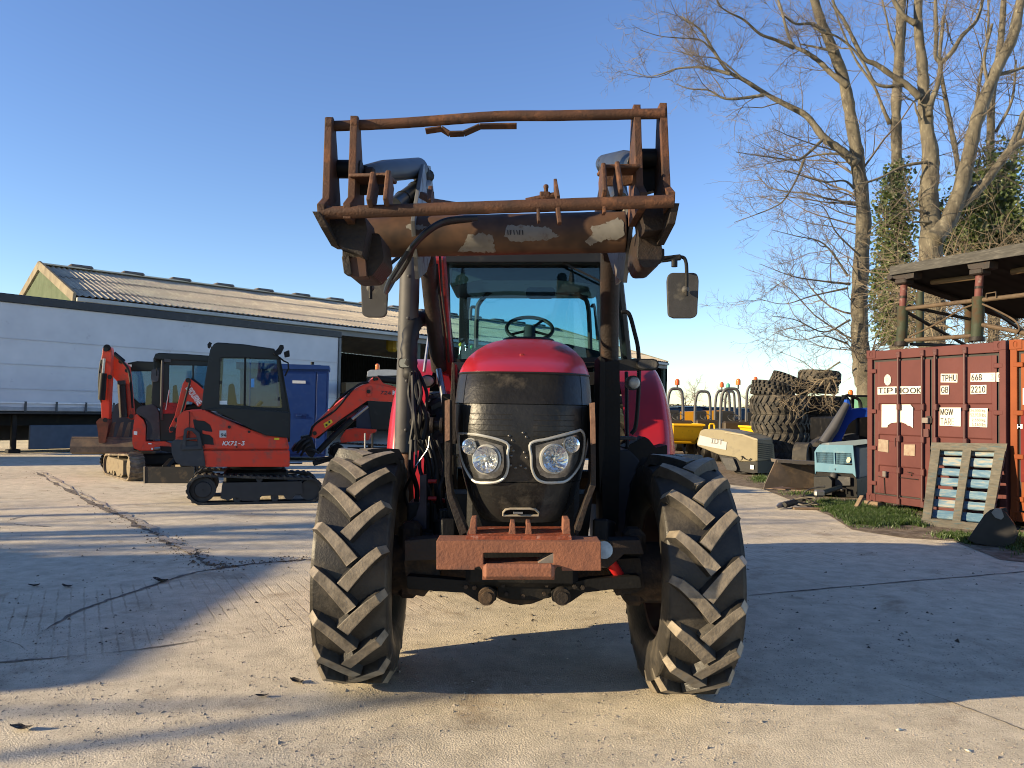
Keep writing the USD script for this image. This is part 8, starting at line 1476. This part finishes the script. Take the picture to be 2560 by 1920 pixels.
# ------------------------------------------------------------------ what stands just outside the picture on the sunny side
VANW = mat('van_white', (0.5, 0.5, 0.5), (0.4, 0.4, 0.4), 0.4, 3)
VN = Thing('parked_van', 'white box van parked outside the left edge, its shadow lying across the yard', 'van', (-13.2, 2.6, 0))
VN.part('box_body', prism([(-14.2, 0.7), (-12.2, 0.7), (-12.2, 2.75), (-12.5, 2.9), (-13.9, 2.9), (-14.2, 2.75)], 1.2, 3.6, rnd=0.05), VANW)
VN.part('cab', trimesh.convex.convex_hull(np.array([(x, y, z) for x in (-14.1, -12.3) for y, z in ((4.8, 0.5), (6.4, 0.5), (6.4, 1.2), (5.7, 2.1), (4.8, 2.2))])), VANW); VN.part('windscreen', grid(np.array([[(-14.0, 6.43, 1.25), (-12.4, 6.43, 1.25)], [(-14.0, 5.75, 2.08), (-12.4, 5.75, 2.08)]]) + [0, 0.03, 0.03]), mat('far_screen', (0.05, 0.075, 0.085)))
for x in (-14.0, -12.4):
    for y in (2.2, 5.6): VN.part('wheel', revolve([(-0.12, 0.1), (-0.12, 0.36), (0.12, 0.36), (0.12, 0.1)], 20, 'x', (x, y, 0.36)), RUBBER)
def outside_tree(x, y, h, seed, lab, r=0.16, dn=2.0):
    T = Tree(lab, np.array([x, y, 0]), seed, 'bare trees beyond the left edge'); g = T.g; pts = np.array([[x, y, -0.1], [x + g.normal(0, .1), y + g.normal(0, .1), h * 0.4], [x + g.normal(0, .3), y + g.normal(0, .3), h * 0.75], [x + g.normal(0, .5), y + g.normal(0, .5), h]]); c = bend(pts, 6); rr = np.linspace(r, 0.04, len(c)); T.T.part('trunk', tube(c, rr, 10), BARK, smooth=True); T.lines.append((c, rr))
    for i in range(7 if dn > 1 else 2):
        a = g.random() * 6.28; z = h * g.uniform(0.3, 0.85); b = np.array([np.interp(z, c[:, 2], c[:, 0]), np.interp(z, c[:, 2], c[:, 1]), z]); d = np.array([math.cos(a), math.sin(a), 0.8]); c2_ = bend([b, b + d * h * 0.12, b + d * h * 0.25 + [0, 0, 0.4]], 4); r2_ = np.linspace(0.06, 0.02, len(c2_)); T.T.part('limb', tube(c2_, r2_, 7), BARK, smooth=True); T.lines.append((c2_, r2_))
    T.grow(dn, (0.8, 2.0), 5, 3, t0=0.2, rt=0.014, up=0.25); T.crown()
for i, (x, y, h, r, dn, wd) in enumerate(((-19, 5.0, 7, 0.13, 1.2, 'thick-limbed'), (-24, 3.2, 8, 0.17, 1.2, 'tall'), (-28, 1.4, 8.5, 0.16, 1.2, 'many-twigged'), (-21, 4.2, 7, 0.10, 1.0, 'slim'), (-26, 4.4, 8, 0.14, 1.2, 'broad'), (-20, -2.0, 6.2, 0.07, 0.3, 'thin straight'), (-24, -2.3, 6.6, 0.09, 0.3, 'nearly branchless'))): outside_tree(x, y, h, 100 + i, wd + ' bare tree beyond the left edge whose shadow streaks the concrete', r, dn)
LR = Thing('box_lorry', 'dark lorry outside the left edge beside the curtain trailer, shading the far concrete', 'lorry', (-24, 17, 0), 20)
LR.part('box_body', box((-24, 16.6, 2.5), (2.6, 9.0, 3.2), 0.08, -65), DKR); LR.part('cab', box((-19.2, 18.85, 1.9), (2.4, 1.9, 2.6), 0.2, 25), DKR)
for dx in (-3.4, -2.3, 2.4): LR.part('wheel', shift(turn(revolve([(-1.2, 0.1), (-1.2, 0.5), (1.2, 0.5), (1.2, 0.1)], 20, 'y'), [0, 0, 1], 25), (-24 + dx * 0.906, 16.6 + dx * 0.42, 0.5)), RUBBER)
